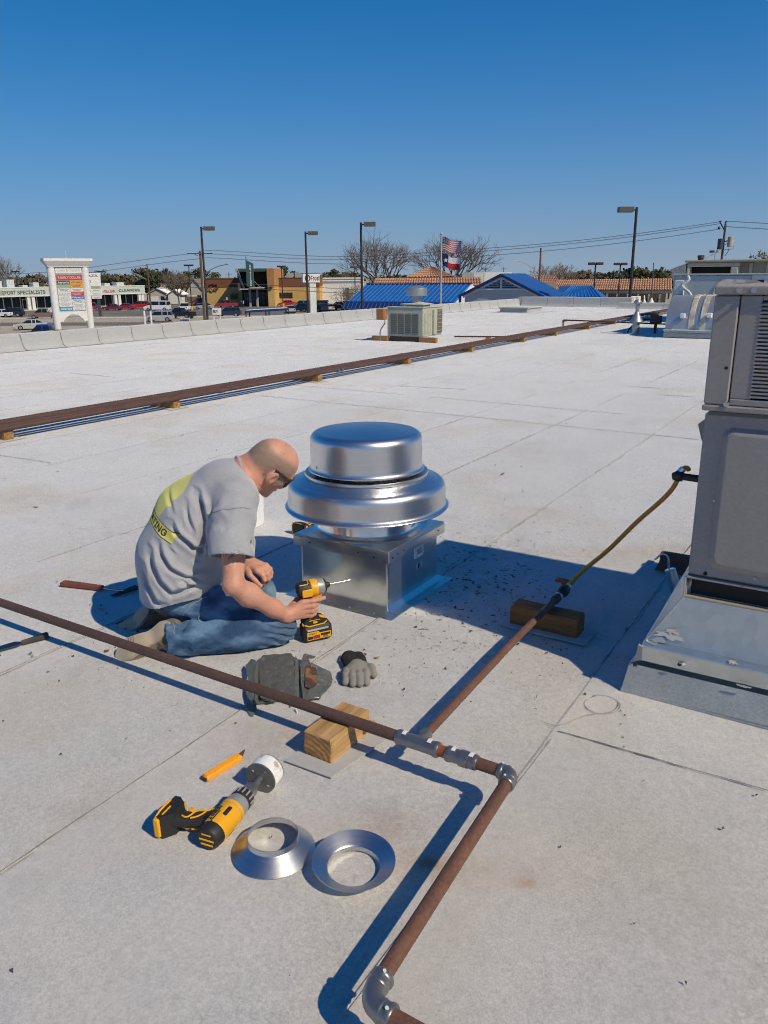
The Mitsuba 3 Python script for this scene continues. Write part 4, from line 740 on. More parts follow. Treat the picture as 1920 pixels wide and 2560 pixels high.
part(sm_, 'flap', plate([(-0.498,2.644,0.05), (-0.474,2.609,0.05), (-0.453,2.449,0.045), (-0.444,2.334,0.03), (-0.486,2.439,0.02), (-0.493,2.527,0.02), (-0.518,2.63,0.02)]), 'old_metal_green', False)
part(sm_, 'flap_tip', plate([(-0.469,2.355,0.01), (-0.449,2.386,0.03), (-0.432,2.338,0.012), (-0.44,2.306,0.006), (-0.452,2.311,0.006)]), 'old_metal_green', False)
part(sm_, 'rib', plate([(-0.474,2.609,0.05), (-0.474,2.692,0.012), (-0.432,2.39,0.012), (-0.439,2.334,0.03)]), 'old_metal', False)
part(sm_, 'centre_panel', plate([(-0.464,2.706,0.03), (-0.358,2.714,0.03), (-0.347,2.687,0.03), (-0.326,2.654,0.03), (-0.308,2.508,0.03), (-0.296,2.375,0.03), (-0.359,2.384,0.03), (-0.39,2.366,0.03), (-0.429,2.395,0.02), (-0.473,2.667,0.02)], seed=4), 'old_metal', False)
part(sm_, 'rib', plate([(-0.339,2.686,0.034), (-0.323,2.643,0.036), (-0.292,2.365,0.036), (-0.305,2.344,0.03)], seed=2), 'old_metal_green', False)
part(sm_, 'lower_edge', plate([(-0.435,2.391,0.016), (-0.374,2.386,0.02), (-0.308,2.348,0.02), (-0.301,2.323,0.008), (-0.312,2.336,0.006), (-0.36,2.383,0.008), (-0.435,2.382,0.006)], seed=3), 'old_metal', False)
part(sm_, 'right_panel', plate([(-0.309,2.685,0.034), (-0.304,2.698,0.034), (-0.263,2.692,0.045), (-0.269,2.673,0.04), (-0.288,2.667,0.03), (-0.282,2.641,0.02), (-0.241,2.615,0.012), (-0.201,2.591,0.008), (-0.19,2.546,0.008), (-0.193,2.503,0.008), (-0.222,2.43,0.01), (-0.226,2.411,0.012), (-0.266,2.398,0.018), (-0.281,2.387,0.02), (-0.303,2.526,0.02), (-0.313,2.629,0.03)], seed=6), 'old_metal', False)
part(sm_, 'rust_patch', plate([(-0.291,2.606,0.035), (-0.255,2.608,0.021), (-0.244,2.557,0.019), (-0.251,2.525,0.02), (-0.243,2.491,0.02), (-0.267,2.45,0.024), (-0.28,2.464,0.026), (-0.288,2.539,0.029)], seed=6), 'old_rust', False)
part(sm_, 'bright_edge', cat([tube([(-0.423,2.393,0.012), (-0.405,2.397,0.014), (-0.388,2.397,0.012)], .0022, 6), tube([(-0.275,2.406,0.012), (-0.264,2.413,0.014), (-0.229,2.416,0.012)], .0022, 6), tube([(-0.303,2.347,0.01), (-0.295,2.328,0.006)], .003, 6)]), 'sticker', 40)

# scraper and trowel
sc = thing('scraper', 'red handled scraper lying left of the kneeling man', 'tool')
s0, s1 = np.array((-1.535,3.494,0.02)), np.array((-1.287,3.417,0.016)); sx = s1 - s0; sx[2] = 0; SL_ = np.linalg.norm(sx); S = put(sc, frame([s0[0], s0[1], .016], sx))
mat('red_handle', proc(lambda p, n, uv: MIX((0.25, 0.075, 0.05), (0.15, 0.05, 0.035), FB(p.x * 30, p.y * 30, p.z * 30, 3))), 0.6)
S('handle', hull([(0, -.017, -.008), (0, .017, -.008), (.004, -.018, .010), (.004, .018, .010), (SL_ * .86, -.012, -.008), (SL_ * .86, .012, -.008), (SL_ * .86, -.012, .010), (SL_ * .86, .012, .010), (SL_ * .95, 0, 0)]), 'red_handle', 20)
S('shank', tube([(SL_ * .9, 0, 0), (SL_ + .05, -.002, 0), (SL_ + .085, -.002, .002)], .007, 10), 'steel')
S('blade', hull([(SL_ + .05, -.055, -.008), (SL_ + .07, -.055, -.008), (SL_ + .10, .06, .0), (SL_ + .145, .045, .0), (SL_ + .05, -.055, -.004), (SL_ + .07, -.055, -.004), (SL_ + .10, .06, .008), (SL_ + .145, .045, .008)]), 'tool_black', 20)
tr = thing('pointed_trowel', 'dark pointed blade tool lying at the left edge in front of the pipe', 'tool')
t0_, t1_ = np.array((-1.548,2.785,0.012)), np.array((-1.372,2.928,0.014)); tx = t1_ - t0_; tx[2] = 0; TL = np.linalg.norm(tx); Tt = put(tr, frame([t0_[0], t0_[1], .012], tx))
mat('blade_steel', (0.22, 0.23, 0.26), 0.3, metal=1.0)
Tt('blade', extr([(0, 0), (.03, .020), (TL * .45, .024), (TL * .52, .014), (TL * .56, .0), (TL * .52, -.014), (TL * .45, -.020), (.03, -.018)], .003), 'blade_steel', False)
Tt('handle', hull([(TL * .54, -.008, -.006), (TL * .54, .008, -.006), (TL * .54, 0, .010), (TL, -.014, -.006), (TL, .014, -.006), (TL, .010, .014), (TL, -.010, .014)]), 'tool_black', 20)

# bucket
bu_ = thing('bucket', 'white plastic bucket standing behind the kneeling man', 'bucket')
BC = np.array([-.855, 4.46, .004])
mat('white_plastic', (0.80, 0.81, 0.82), 0.35)
part(bu_, 'pail', lathe([(.001, .0), (.136, .0), (.140, .006), (.150, .31), (.158, .312), (.158, .33), (.154, .345), (.150, .345), (.136, .01), (.001, .006)], 48, BC), 'white_plastic', 40)
part(bu_, 'handle', tube(spline([BC + (.155, -.03, .325), BC + (.13, -.12, .26), BC + (.04, -.17, .19), BC + (-.06, -.165, .22), BC + (-.150, -.03, .325)], 24), .003, 8), 'steel', 60)
part(bu_, 'handle', tube([BC + (.02, -.157, .275), BC + (.09, -.136, .31)], .003, 8), 'steel', 60)

# litter
mat('bark', (0.13, 0.085, 0.06), 0.9); mat('bitumen_chip', (0.07, 0.06, 0.055), 0.9); mat('tan_chip', (0.45, 0.26, 0.13), 0.85)
def chip_mesh(c, L, W, H, a, rg):
    p = rg.uniform(-1, 1, (9, 3)) * [L / 2, W / 2, H / 2]; m = hull(p); m.vertices -= [0, 0, m.bounds[0][2]]; return xf(m, rotz(a, (c[0], c[1], .0055)))
rg = np.random.default_rng(11)
BIG = [((-0.027,2.716,0), .05, .016, 'tan_chip', 'tan wood chip lying beside the work glove'), ((-1.252,3.203,0), .05, .02, 'tan_chip', 'tan wood sliver lying behind the left end of the front pipe'), ((-1.117,3.06,0), .055, .014, 'bark', 'long brown bark sliver by the toe of the boot'), ((-1.207,3.148,0), .02, .018, 'bitumen_chip', 'grey membrane flake left of the kneeling man'),
       ((-1.089,2.794,0), .026, .02, 'bark', 'dark flake lying by the pipe shadow in front of the boot'), ((-1.381,2.78,0), .03, .024, 'bitumen_chip', 'squarish dark flake in front of the pointed blade tool'), ((-0.075,2.744,0), .014, .012, 'old_rust', 'rusty crumb between the glove and the impact driver'), ((-0.301,1.717,0), .012, .01, 'bark', 'small dark crumb beside the hole saw'),
       ((0.88,1.735,0), .018, .012, 'bark', 'small brown stone in front of the metal curb, nearer one'), ((0.788,2.291,0), .02, .012, 'bark', 'small brown stone in front of the metal curb, farther one'), ((0.441,1.673,0), .016, .01, 'bark', 'small dark crumb right of the descending pipe'), ((0.551,1.424,0), .014, .01, 'bitumen_chip', 'dark crumb on the bare roof at lower right'), ((0.61,1.267,0), .012, .01, 'bitumen_chip', 'dark crumb nearest the lower right corner'),
       ((-0.328,1.913,0), .016, .008, 'bark', 'brown crumb in front of the torn flashing'), ((-0.489,2.264,0), .018, .009, 'bark', 'thin brown crumb left of the timber block'), ((0.106,2.214,0), .02, .006, 'bark', 'brown twig beside the pipe tee'), ((-0.791,1.312,0), .02, .012, 'bitumen_chip', 'dark curled flake at the lower left edge'), ((0.87,5.605,0), .09, .02, 'bitumen_chip', 'flat dark strip lying behind the fan'), ((-2.225,4.834,0), .06, .015, 'bark', 'dark sliver lying left of the man in the open'), ((1.031,1.873,0), .02, .016, 'bark', 'small brown stone nearest the right edge')]
for c, L, W, m_, lb in BIG: sc_ = .55 if c[1] < 2.3 else .85; k = thing('loose_chip', lb, 'debris'); scene[k] = mikit.ply(chip_mesh(c, L * sc_, W * sc_, .009, rg.uniform(0, 3), rg), m_)
def scatter(n, cx, cy, sx_, sy_, lo, hi, far=False):
    out = []
    for _ in range(n):
        c = (cx + rg.normal() * sx_, cy + rg.normal() * sy_); s = lo + (hi - lo) * rg.random() ** 3; out.append(chip_mesh(c, s, s * rg.uniform(.4, .9), s * .5, rg.uniform(0, 6), rg))
    return cat(out)
k = thing('bitumen_crumbs', 'dark loose crumbs scattered around the new curb and the kneeling man', 'debris', kind='stuff')
scene[k] = mikit.ply(cat([scatter(520, .42, 3.3, .25, .38, .0025, .017), scatter(480, .75, 3.95, .45, .30, .002, .011), scatter(260, .55, 4.3, .6, .35, .002, .010), scatter(220, .05, 2.75, .32, .25, .002, .010), scatter(190, -1.05, 2.85, .25, .25, .002, .015), scatter(70, .95, 2.55, .35, .25, .003, .016), scatter(60, -.6, 2.3, .7, .5, .002, .008), scatter(160, 0, 4.5, 1.6, 1.2, .002, .014), scatter(120, -1.2, 6.5, 2.0, 2.0, .004, .022), scatter(80, 1.5, 7, 2, 2.5, .004, .02)]), 'bitumen_chip')
k = thing('wood_shavings', 'small heap of tan shavings beside the boot', 'debris', kind='stuff')
q = (-0.96,2.894,0); scene[k] = mikit.ply(scatter(90, q[0], q[1], .045, .035, .004, .022), 'tan_chip')

sst = lambda a, b, x: np.clip((x - a) / (b - a), 0, 1) ** 2 * (3 - 2 * np.clip((x - a) / (b - a), 0, 1))
# ------------------------------------------------------------------ the kneeling man (shapes as distance fields, skinned by surface nets)
def smin(a, b, k):
    h_ = np.clip(0.5 + 0.5 * (b - a) / k, 0, 1); return b * (1 - h_) + a * h_ - k * h_ * (1 - h_)
def rcone(p, a, b, ra, rb, sc=None):
    """Distance to a capsule from a to b whose radius runs from ra to rb; sc squeezes y about a's y."""
    a, b = np.asarray(a, float), np.asarray(b, float)
    if sc is not None: p = np.stack([p[:, 0], a[1] + (p[:, 1] - a[1]) * sc, p[:, 2]], 1); b = np.array([b[0], a[1] + (b[1] - a[1]) * sc, b[2]])
    d = b - a; t = np.clip(((p - a) @ d) / (d @ d), 0, 1); return np.linalg.norm(p - a - t[:, None] * d, axis=1) - (ra + (rb - ra) * t)
def ell(p, c, r, R=None):
    q = (p - np.asarray(c)); q = q if R is None else q @ np.asarray(R).T
    r = np.asarray(r, float); k0 = np.linalg.norm(q / r, axis=1); k1 = np.linalg.norm(q / (r * r), axis=1); return k0 * (k0 - 1) / np.maximum(k1, 1e-9)
def chain(p, pts, rs, k=0.02, sc=None):
    d = None
    for i in range(len(pts) - 1):
        e = rcone(p, pts[i], pts[i + 1], rs[i], rs[i + 1], sc); d = e if d is None else smin(d, e, k)
    return d
def skin(fn, lo, hi, h):
    lo, hi = np.asarray(lo, float), np.asarray(hi, float); C = 4
    n = (np.ceil((hi - lo) / (h * C)).astype(int) + 1)
    g = np.stack(np.meshgrid(*[np.arange(k) for k in n], indexing='ij'), -1).reshape(-1, 3)
    dc = fn(lo + (g + 0.5) * h * C - h * 0.5).reshape(n)
    D = np.repeat(np.repeat(np.repeat(dc, C, 0), C, 1), C, 2)
    near = np.abs(dc) < h * C * 1.6
    idx = np.argwhere(near); off = np.stack(np.meshgrid(*[np.arange(C)] * 3, indexing='ij'), -1).reshape(-1, 3)
    for s in range(0, len(idx), 20000):
        q = (idx[s:s + 20000, None] * C + off[None]).reshape(-1, 3); D[q[:, 0], q[:, 1], q[:, 2]] = fn(lo + q * h)
    S = D < 0; N0 = np.array(D.shape); base = np.zeros(N0 - 1); cnt = np.zeros(N0 - 1); acc = np.zeros((*(N0 - 1), 3)); edges = []
    for ax in range(3):
        a_, b_ = [slice(None)] * 3, [slice(None)] * 3; a_[ax] = slice(0, -1); b_[ax] = slice(1, None)
        e = np.argwhere(S[tuple(a_)] != S[tuple(b_)]); d0 = D[e[:, 0], e[:, 1], e[:, 2]]; e1 = e.copy(); e1[:, ax] += 1; d1 = D[e1[:, 0], e1[:, 1], e1[:, 2]]
        P_ = e.astype(float); P_[:, ax] += d0 / (d0 - d1); u, v = [i for i in range(3) if i != ax]
        ok = (e[:, u] > 0) & (e[:, v] > 0) & (e[:, u] < N0[u] - 1) & (e[:, v] < N0[v] - 1); e, P_, d0 = e[ok], P_[ok], d0[ok]; edges.append((ax, e, d0 < 0))
        for du in (0, 1):
            for dv in (0, 1):
                c = e.copy(); c[:, u] -= du; c[:, v] -= dv; np.add.at(acc, tuple(c.T), P_); np.add.at(cnt, tuple(c.T), 1)
    cells = np.argwhere(cnt > 0); vid = -np.ones(N0 - 1, int); vid[tuple(cells.T)] = np.arange(len(cells)); V = lo + acc[tuple(cells.T)] / cnt[tuple(cells.T)][:, None] * h; F = []
    for ax, e, neg in edges:
        u, v = [(1, 2), (2, 0), (0, 1)][ax]; q = []
        for du, dv in ((0, 0), (1, 0), (1, 1), (0, 1)):
            c = e.copy(); c[:, u] -= du; c[:, v] -= dv; q.append(vid[tuple(c.T)])
        q = np.stack(q, 1); q[~neg] = q[~neg][:, ::-1]; F.append(q)
    m = tm(V, np.vstack(F)); return m
from scipy.spatial import cKDTree
def snap(mesh, pts, off=0.0015):
    v, f, n = meshkit.arrays(mesh, True); i = cKDTree(v).query(np.asarray(pts))[1]; return v[i] + n[i] * off

def vec(q): return np.array(q, float)
# head frame: hf = forward (face), hs = the man's right, hh = crown
hs = vec((.09, -.726, -.68)); hs /= np.linalg.norm(hs); hf = vec((.559, .602, -.57)); hf -= hs * (hf @ hs); hf /= np.linalg.norm(hf); hh = np.cross(hs, hf); ra_ = math.radians(22); hh, hs = hh * math.cos(ra_) - hs * math.sin(ra_), hs * math.cos(ra_) + hh * math.sin(ra_)
HC = vec((-0.433,3.03,0.707)); HR = np.stack([hf, hs, hh])
def H(f_, s_, h_): return HC + hf * f_ + hs * s_ + hh * h_
NB = vec((-0.554,3,0.659))                          # base of the neck
Sr, Er = vec((-0.565, 2.865, 0.595)), vec((-0.561,2.715,0.312))
def IW(x, y, z): return (IM @ [x, y, z, 1])[:3]
Wr = IW(-.118, -.026, -.083)
Sl, El, Wl = vec((-0.61, 3.13, 0.585)), vec((-0.70, 3.27, 0.38)), vec((-0.584,3.15,0.24))
lx = vec((-0.513,3.1,0.225)) - Wl; lx /= np.linalg.norm(lx); LM = frame(Wl, lx, (.2, -.35, 1))
def LW(x, y, z): return (LM @ [x, y, z, 1])[:3]
fingers_r = [([(-.046, -.027, -.042), (-.008, -.034, -.041), (.020, -.030, -.042), (.043, -.022, -.043)], [.0115, .0105, .0095, .0085]),
             ([(-.050, -.030, -.060), (-.010, -.037, -.061), (.011, -.021, -.062), (.010, .008, -.063)], [.0118, .0108, .0098, .009]),
             ([(-.050, -.029, -.080), (-.014, -.037, -.082), (.007, -.021, -.083), (.006, .007, -.084)], [.0112, .0105, .0095, .0088]),
             ([(-.052, -.025, -.098), (-.020, -.033, -.102), (-.001, -.019, -.104), (-.003, .005, -.105)], [.0102, .0095, .0085, .008]),
             ([(-.082, .004, -.066), (-.056, .022, -.050), (-.022, .029, -.046), (.008, .027, -.048)], [.016, .0135, .0112, .0098])]
fingers_l = [([(.082, -.026, .004), (.112, -.026, -.004), (.122, -.026, -.026), (.112, -.026, -.046)], [.0112, .0105, .0095, .0085]),
             ([(.086, -.006, .006), (.118, -.006, -.004), (.126, -.006, -.028), (.114, -.008, -.050)], [.0115, .0108, .0098, .0088]),
             ([(.084, .014, .004), (.113, .014, -.006), (.120, .014, -.029), (.108, .012, -.048)], [.011, .0105, .0095, .0085]),
             ([(.078, .032, .0), (.102, .033, -.008), (.108, .033, -.026), (.098, .031, -.042)], [.010, .0095, .0085, .008]),
             ([(.025, -.026, -.006), (.058, -.046, -.014), (.090, -.046, -.032), (.112, -.040, -.052)], [.016, .0132, .011, .0095])]
def body_sdf(p):
    q = (p - HC) @ HR.T
    E_ = lambda c, r: ell(q, c, r)
    d = E_((-.004, 0, .002), (.100, .078, .088))
    d = smin(d, E_((.036, 0, -.004), (.062, .066, .078)), .03)
    d = smin(d, rcone(q, (.030, 0, -.050), (.052, 0, -.098), .062, .040), .03)
    for s in (-1, 1):
        d = smin(d, rcone(q, (-.006, s * .054, -.070), (.074, s * .014, -.124), .022, .020), .03)
        d = smin(d, rcone(q, (.070, s * .044, -.046), (.040, s * .058, -.044), .020, .018), .03)
        d = smin(d, rcone(q, (.084, s * .014, -.006), (.076, s * .046, -.006), .014, .013), .02)
    d = smin(d, rcone(q, (.098, 0, -.022), (.120, 0, -.064), .010, .0135), .016)
    d = smin(d, ell(q, (.100, 0, -.096), (.013, .022, .009)), .012)
    for s in (-1, 1): d = np.maximum(d, -(ell(q, (.100, s * .031, -.026), (.013, .015, .010))) + 0.0) if 0 else d
    neck_top = (-.040, 0, -.055); nt_ = np.array(neck_top)
    nb = (NB - HC) @ HR.T
    d = smin(d, rcone(q, neck_top, nb, .060, .066), .035)
    d = smin(d, rcone(q, (-.004, .030, -.085), nb + [.03, .03, -.01], .020, .030), .03)
    ax_ = (nb - nt_) / np.linalg.norm(nb - nt_); tn = (q - nt_) @ ax_; d = d + .0035 * np.exp(-((((tn + .006 * NN(p * 30)) - .030) / .004) ** 2)) + .003 * np.exp(-((((tn + .008 * NN(p * 25)) - .062) / .004) ** 2)) + .003 * np.exp(-((((tn + .008 * NN(p * 25)) - .085) / .004) ** 2)) * (np.linalg.norm(q - nt_ - np.outer(tn, ax_), axis=1) < .08)
    for s in (-1, 1):
        a = ell(q, (-.018, s * .083, -.030), (.024, .0105, .034)); a = np.maximum(a, -ell(q, (-.010, s * .094, -.028), (.013, .010, .021)))
        d = smin(d, a, .006); d = smin(d, ell(q, (-.012, s * .078, -.060), (.010, .009, .011)), .006)
    nbw = NB
    # trunk, mostly inside the shirt
    d = smin(d, chain(p, [nbw, (-.66, 2.98, .55), (-.80, 2.96, .34), (-.82, 2.95, .20)], [.065, .095, .095, .095], .05), .04)
    d = smin(d, rcone(p, nbw + [0, -.02, -.02], Sr, .06, .058), .04); d = smin(d, rcone(p, nbw + [0, .02, -.02], Sl, .06, .058), .04)
    # right arm
    d = smin(d, chain(p, [Sr, Sr * .45 + Er * .55, Er], [.055, .047, .038], .02), .02)
    m1 = Er + (Wr - Er) * .28 + [0, 0, -.004]
    d = smin(d, chain(p, [Er, m1, Er + (Wr - Er) * .75, Wr], [.037, .040, .031, .026], .03), .018)
    # left arm
    d = smin(d, chain(p, [Sl, Sl * .5 + El * .5, El], [.055, .050, .042], .02), .02)
    d = smin(d, chain(p, [El, El + (Wl - El) * .3, Wl], [.041, .043, .027], .03), .02)
    # hands
    for fs, f_, wr, c_ in ((fingers_r, IW, Wr, (-.075, -.020, -.075)), (fingers_l, LW, Wl, (.045, .002, -.004))):
        kn = [vec(f_(*F_[0][0])) for F_ in fs[:4]]; hd_ = None
        for w_ in kn:
            e = rcone(p, wr * .8 + w_ * .2, w_, .021, .0125); hd_ = e if hd_ is None else smin(hd_, e, .012)
        hd_ = smin(hd_, rcone(p, wr, vec(f_(*c_)), .027, .022), .02)
        hd_ = smin(hd_, rcone(p, wr * .7 + vec(f_(*c_)) * .3, vec(f_(*fs[4][0][0])), .02, fs[4][1][0]), .015)
        fd = None
        for pts, rs in fs:
            W_ = [vec(f_(*q_)) for q_ in pts]; e = chain(p, W_, rs, .004)
            e = np.minimum(e, np.linalg.norm(p - W_[1], axis=1) - rs[1] * 1.08)
            hd_ = smin(hd_, rcone(p, W_[0], W_[0] * .6 + W_[1] * .4, rs[0], rs[0] * .95), .008); fd = e if fd is None else smin(fd, e, .0022)
        d = smin(d, smin(hd_, fd, .004), .014)
    return d
mat('skin', {'type': 'mesh_attribute', 'name': 'vertex_color'}, 0.50, spec=0.35, bump=proc(lambda p, n, uv: FB(p.x * 110, p.y * 110, p.z * 110, 3) + 0.4 * N(p.x * 35, p.y * 35, p.z * 35), 2e-3), bscale=0.0022)
man = thing('person', 'kneeling bald man in a grey T-shirt, blue jeans and tan boots holding a power driver', 'person')
bm = skin(body_sdf, (-1.02, 2.62, .06), (-.18, 3.42, .86), .004)
v = np.array(bm.vertices); q = (v - HC) @ HR.T
base = vec((0.57, 0.295, 0.212)); red = vec((0.55, 0.235, 0.155)); col = np.tile(base, (len(v), 1))
nz = NF(v * 22, 3); col *= (0.86 + 0.28 * nz)[:, None]; fr_ = NN(v * 140, 6) > .84; col[fr_] *= (.80, .70, .66); blotch = sst(.5, .7, NF(v * 14 + 3, 3, 8))[:, None] * .35; col = col * (1 - blotch) + vec((.56, .25, .18)) * blotch
rd = sst(-.02, -.07, q[:, 2]) * (np.linalg.norm(q, axis=1) < .30) * .75; rd = np.maximum(rd, .5 * (np.linalg.norm(v - Wr, axis=1) < .12)); col = col * (1 - rd[:, None] * .6) + red * rd[:, None] * .6
# clipped hair round the sides and back of the head
hair = sst(.066, .040, q[:, 2] + .25 * (np.abs(q[:, 1]) < .02) * 0) * sst(-.062, -.042, q[:, 2] + .35 * np.minimum(q[:, 0], 0) * 0 - .02 * (q[:, 0] < -.05)) * sst(.070, .050, q[:, 0]) * (np.linalg.norm(q, axis=1) < .16)
hair *= sst(.018, .040, np.maximum(np.abs(q[:, 1]), -q[:, 0] * .62))
ear_ = np.linalg.norm((q - [-.018, .086, -.032]) / [.03, .02, .04], axis=1) < 1; hair[ear_] = 0
hair *= .62 + .35 * NF(v * 90, 2); col = col * (1 - hair[:, None]) + vec((0.235, 0.185, 0.145)) * hair[:, None]
# worn tattoo just under the sleeve, and arm hair
ta = vec((-0.576,2.7,0.425)); tq = v - ta; td = np.linalg.norm(tq * [1, .8, 1.9], axis=1); tt = sst(.040, .022, td) * (NN(v * [170, 170, 110]) > .50); tt *= v[:, 1] < 2.80; col = col * (1 - .75 * tt[:, None]) + vec((.10, .085, .09)) * .75 * tt[:, None]
scene[man] = mikit.ply(bm, 'skin', True, color=col)
# shirt
Bt = vec((-0.565,2.735,0.415))
cz = lambda *q: np.array([[c[0], c[2]] for c in q])
CRS = [(cz((-0.704,2.83,0.63), (-0.681,2.83,0.588), (-0.67,2.83,0.529), (-0.68,2.83,0.457), (-0.703,2.83,0.393)), .020, .010), (cz((-0.798,2.83,0.53), (-0.764,2.83,0.482), (-0.712,2.83,0.43), (-0.672,2.83,0.401)), .016, .0085), (cz((-0.853,2.83,0.451), (-0.833,2.83,0.403), (-0.805,2.83,0.362), (-0.747,2.83,0.317), (-0.687,2.83,0.297)), .015, .009),
       (cz((-0.886,2.83,0.422), (-0.873,2.83,0.371), (-0.845,2.83,0.305), (-0.806,2.83,0.255), (-0.703,2.83,0.284)), .014, .010), (cz((-0.743,2.83,0.6), (-0.725,2.83,0.542), (-0.708,2.83,0.489)), .010, .007), (cz((-0.813,2.83,0.443), (-0.795,2.83,0.422), (-0.775,2.83,0.402)), .008, .006), (cz((-0.919,2.83,0.363), (-0.908,2.83,0.289), (-0.874,2.83,0.222), (-0.834,2.83,0.202)), .012, .010), (cz((-0.792,2.83,0.329), (-0.749,2.83,0.296), (-0.706,2.83,0.254)), .012, .008), (cz((-0.833,2.83,0.639), (-0.8,2.83,0.589), (-0.782,2.83,0.545)), .006, .008)]
def shirt_sdf(p):
    d = chain(p, [(-.635, 2.99, .592), (-.742, 2.975, .492), (-.812, 2.96, .345), (-.822, 2.95, .18)], [.128, .152, .160, .160], .05, .86)
    d = smin(d, rcone(p, (-.60, 2.93, .615), (-.56, 2.875, .600), .095, .088), .05); d = smin(d, rcone(p, (-.61, 3.05, .61), (-.60, 3.11, .595), .09, .08), .05)
    d = smin(d, rcone(p, NB + [-.045, 0, -.03], NB + [-.012, 0, -.012], .085, .078), .03)
    # folds fan out from the armpit and hang over the belt
    w = NF(p * [9, 6, 9], 2) - .5; near = sst(3.04, 2.94, p[:, 1])
    for L_, dep, wid in CRS:
        e = None
        for (a0, a1) in zip(L_[:-1], L_[1:]):
            v_ = a1 - a0; t_ = np.clip(((p[:, [0, 2]] - a0) @ v_) / (v_ @ v_), 0, 1); r_ = p[:, [0, 2]] - a0 - t_[:, None] * v_; sd = np.hypot(r_[:, 0], r_[:, 1]) * np.sign(v_[0] * r_[:, 1] - v_[1] * r_[:, 0]); e = sd if e is None else np.where(np.abs(sd) < np.abs(e), sd, e)
        e = e + .006 * w; ends = np.minimum(np.hypot(*(p[:, [0, 2]] - L_[0]).T), np.hypot(*(p[:, [0, 2]] - L_[-1]).T)); fade = near * sst(.0, .05, ends)
        d = d + fade * dep * (np.exp(-(e / wid) ** 2) - .75 * np.exp(-((e - 1.9 * wid) / (1.3 * wid)) ** 2) - .35 * np.exp(-((e + 2.1 * wid) / (1.5 * wid)) ** 2))
    d = d - .010 * sst(.34, .2, p[:, 2]) * (np.sin(p[:, 2] * 62 + NF(p * [7, 7, 7], 2, 5) * 9) * .5 + .3) * NN(p * [8, 8, 14], 9)
    d = d - .006 * (NF(p * 13, 3, 7) - .5)
    d = np.maximum(d, (.188 + .15 * np.clip(p[:, 0] + .93, 0, .3) + .006 * np.sin(p[:, 0] * 30) - p[:, 2]))           # hem
    s1 = rcone(p, Sr + [.0, -.005, .004], Bt, .084, .083)
    up = (Bt - Sr) / np.linalg.norm(Bt - Sr); nrm = up * .75 + vec((-.05, 0, -1)) * .25; nrm /= np.linalg.norm(nrm)
    ns = NF(p * [16, 16, 9], 3, 2); s1 = s1 - .010 * (ns - .5) - .004 * np.sin((p @ up) * 55 + ns * 7)
    s1 = np.maximum(s1, (p - Bt) @ nrm); hollow = rcone(p, Bt - up * .05, Bt + up * .05, .074, .076); s1 = np.maximum(s1, -hollow)
    s2 = rcone(p, Sl, Sl * .45 + El * .55, .082, .080); s2 = np.maximum(s2, (p - (Sl * .5 + El * .5)) @ ((El - Sl) / np.linalg.norm(El - Sl)))
    return smin(smin(d, s1, .012), s2, .03)
RA, RB_ = vec((-.915, 2.985, .552)), vec((-.765, 2.80, .462)); RO = vec((-.62, -.72, .25)); RO /= np.linalg.norm(RO); RX = (RB_ - RA) - RO * ((RB_ - RA) @ RO); RLn = np.linalg.norm(RX); RX /= RLn; RY = np.cross(RO, RX); RY *= np.sign(RY[2])
RC = [float(q) for q in (*RA, *RX, *RY, RLn)]
PC, PE = vec((-.842, 2.98, .585)), vec((.52, 0, .854))
def shirt_col(p, n, uv):
    g = N(p.x * 260, p.y * 260, p.z * 260); b = FB(p.x * 12, p.y * 12, p.z * 12, 3)
    c = MIX((0.335, 0.35, 0.385), (0.41, 0.42, 0.455), b) * (0.93 + 0.14 * g)
    x_, y_, z_ = p.x - float(PC[0]), p.y - float(PC[1]), p.z - float(PC[2]); u = x_ * .52 + z_ * .854; nn = -x_ * .854 + z_ * .52
    e = dr.square(u / .135) + dr.square((y_ + .0) / .145)
    m1 = SS(1.03, 0.97, e) * SS(-.075, -.060, nn)
    c = MIX(c, (0.60, 0.60, 0.17), m1 * 0.88)
    tx = (p.x - RC[0]) * RC[3] + (p.y - RC[1]) * RC[4] + (p.z - RC[2]) * RC[5]; t_y = (p.x - RC[0]) * RC[6] + (p.y - RC[1]) * RC[7] + (p.z - RC[2]) * RC[8]; ed = dr.abs(t_y)
    on = SS(.0235, .0215, ed) * SS(-.005, 0, tx) * SS(RC[9] + .002, RC[9] - .002, tx) * SS(2.99, 2.97, p.y)
    c = MIX(c, MIX((0.62, 0.60, 0.15), (0.04, 0.04, 0.05), SS(.0185, .0205, ed)), on)
    return c
mat('shirt_cloth', proc(shirt_col), 0.9, spec=0.15, sheen=0.3)
sm = skin(shirt_sdf, (-1.03, 2.62, .12), (-.40, 3.42, .78), .004)
part(man, 'shirt', sm, 'shirt_cloth', True, label='grey T-shirt with a round yellow print on the back')
mat('seam_thread', (0.20, 0.205, 0.22), 0.9)
def seam_line(pts, name, r=.0016, m='seam_thread', mesh=None, n=60, off=.0004):
    q = snap(sm if mesh is None else mesh, spline(pts, n), off); q = q[np.r_[True, np.linalg.norm(np.diff(q, axis=0), axis=1) > 1e-4]]
    for _ in range(2): q[1:-1] = .5 * q[1:-1] + .25 * (q[:-2] + q[2:])
    return part(man, name, tube(q, r, 6), m, 60)
seam_line([(-0.663,2.8,0.557), (-0.61,2.77,0.578), (-0.543,2.77,0.586), (-0.505,2.8,0.574)], 'shoulder_seam')
rib = [NB + .073 * (math.cos(t) * vec((-.35, 0, .94)) + math.sin(t) * vec((0, 1, 0)) * 1.0) + vec((.012, 0, -.002)) for t in np.linspace(0, 2 * PI, 40)]
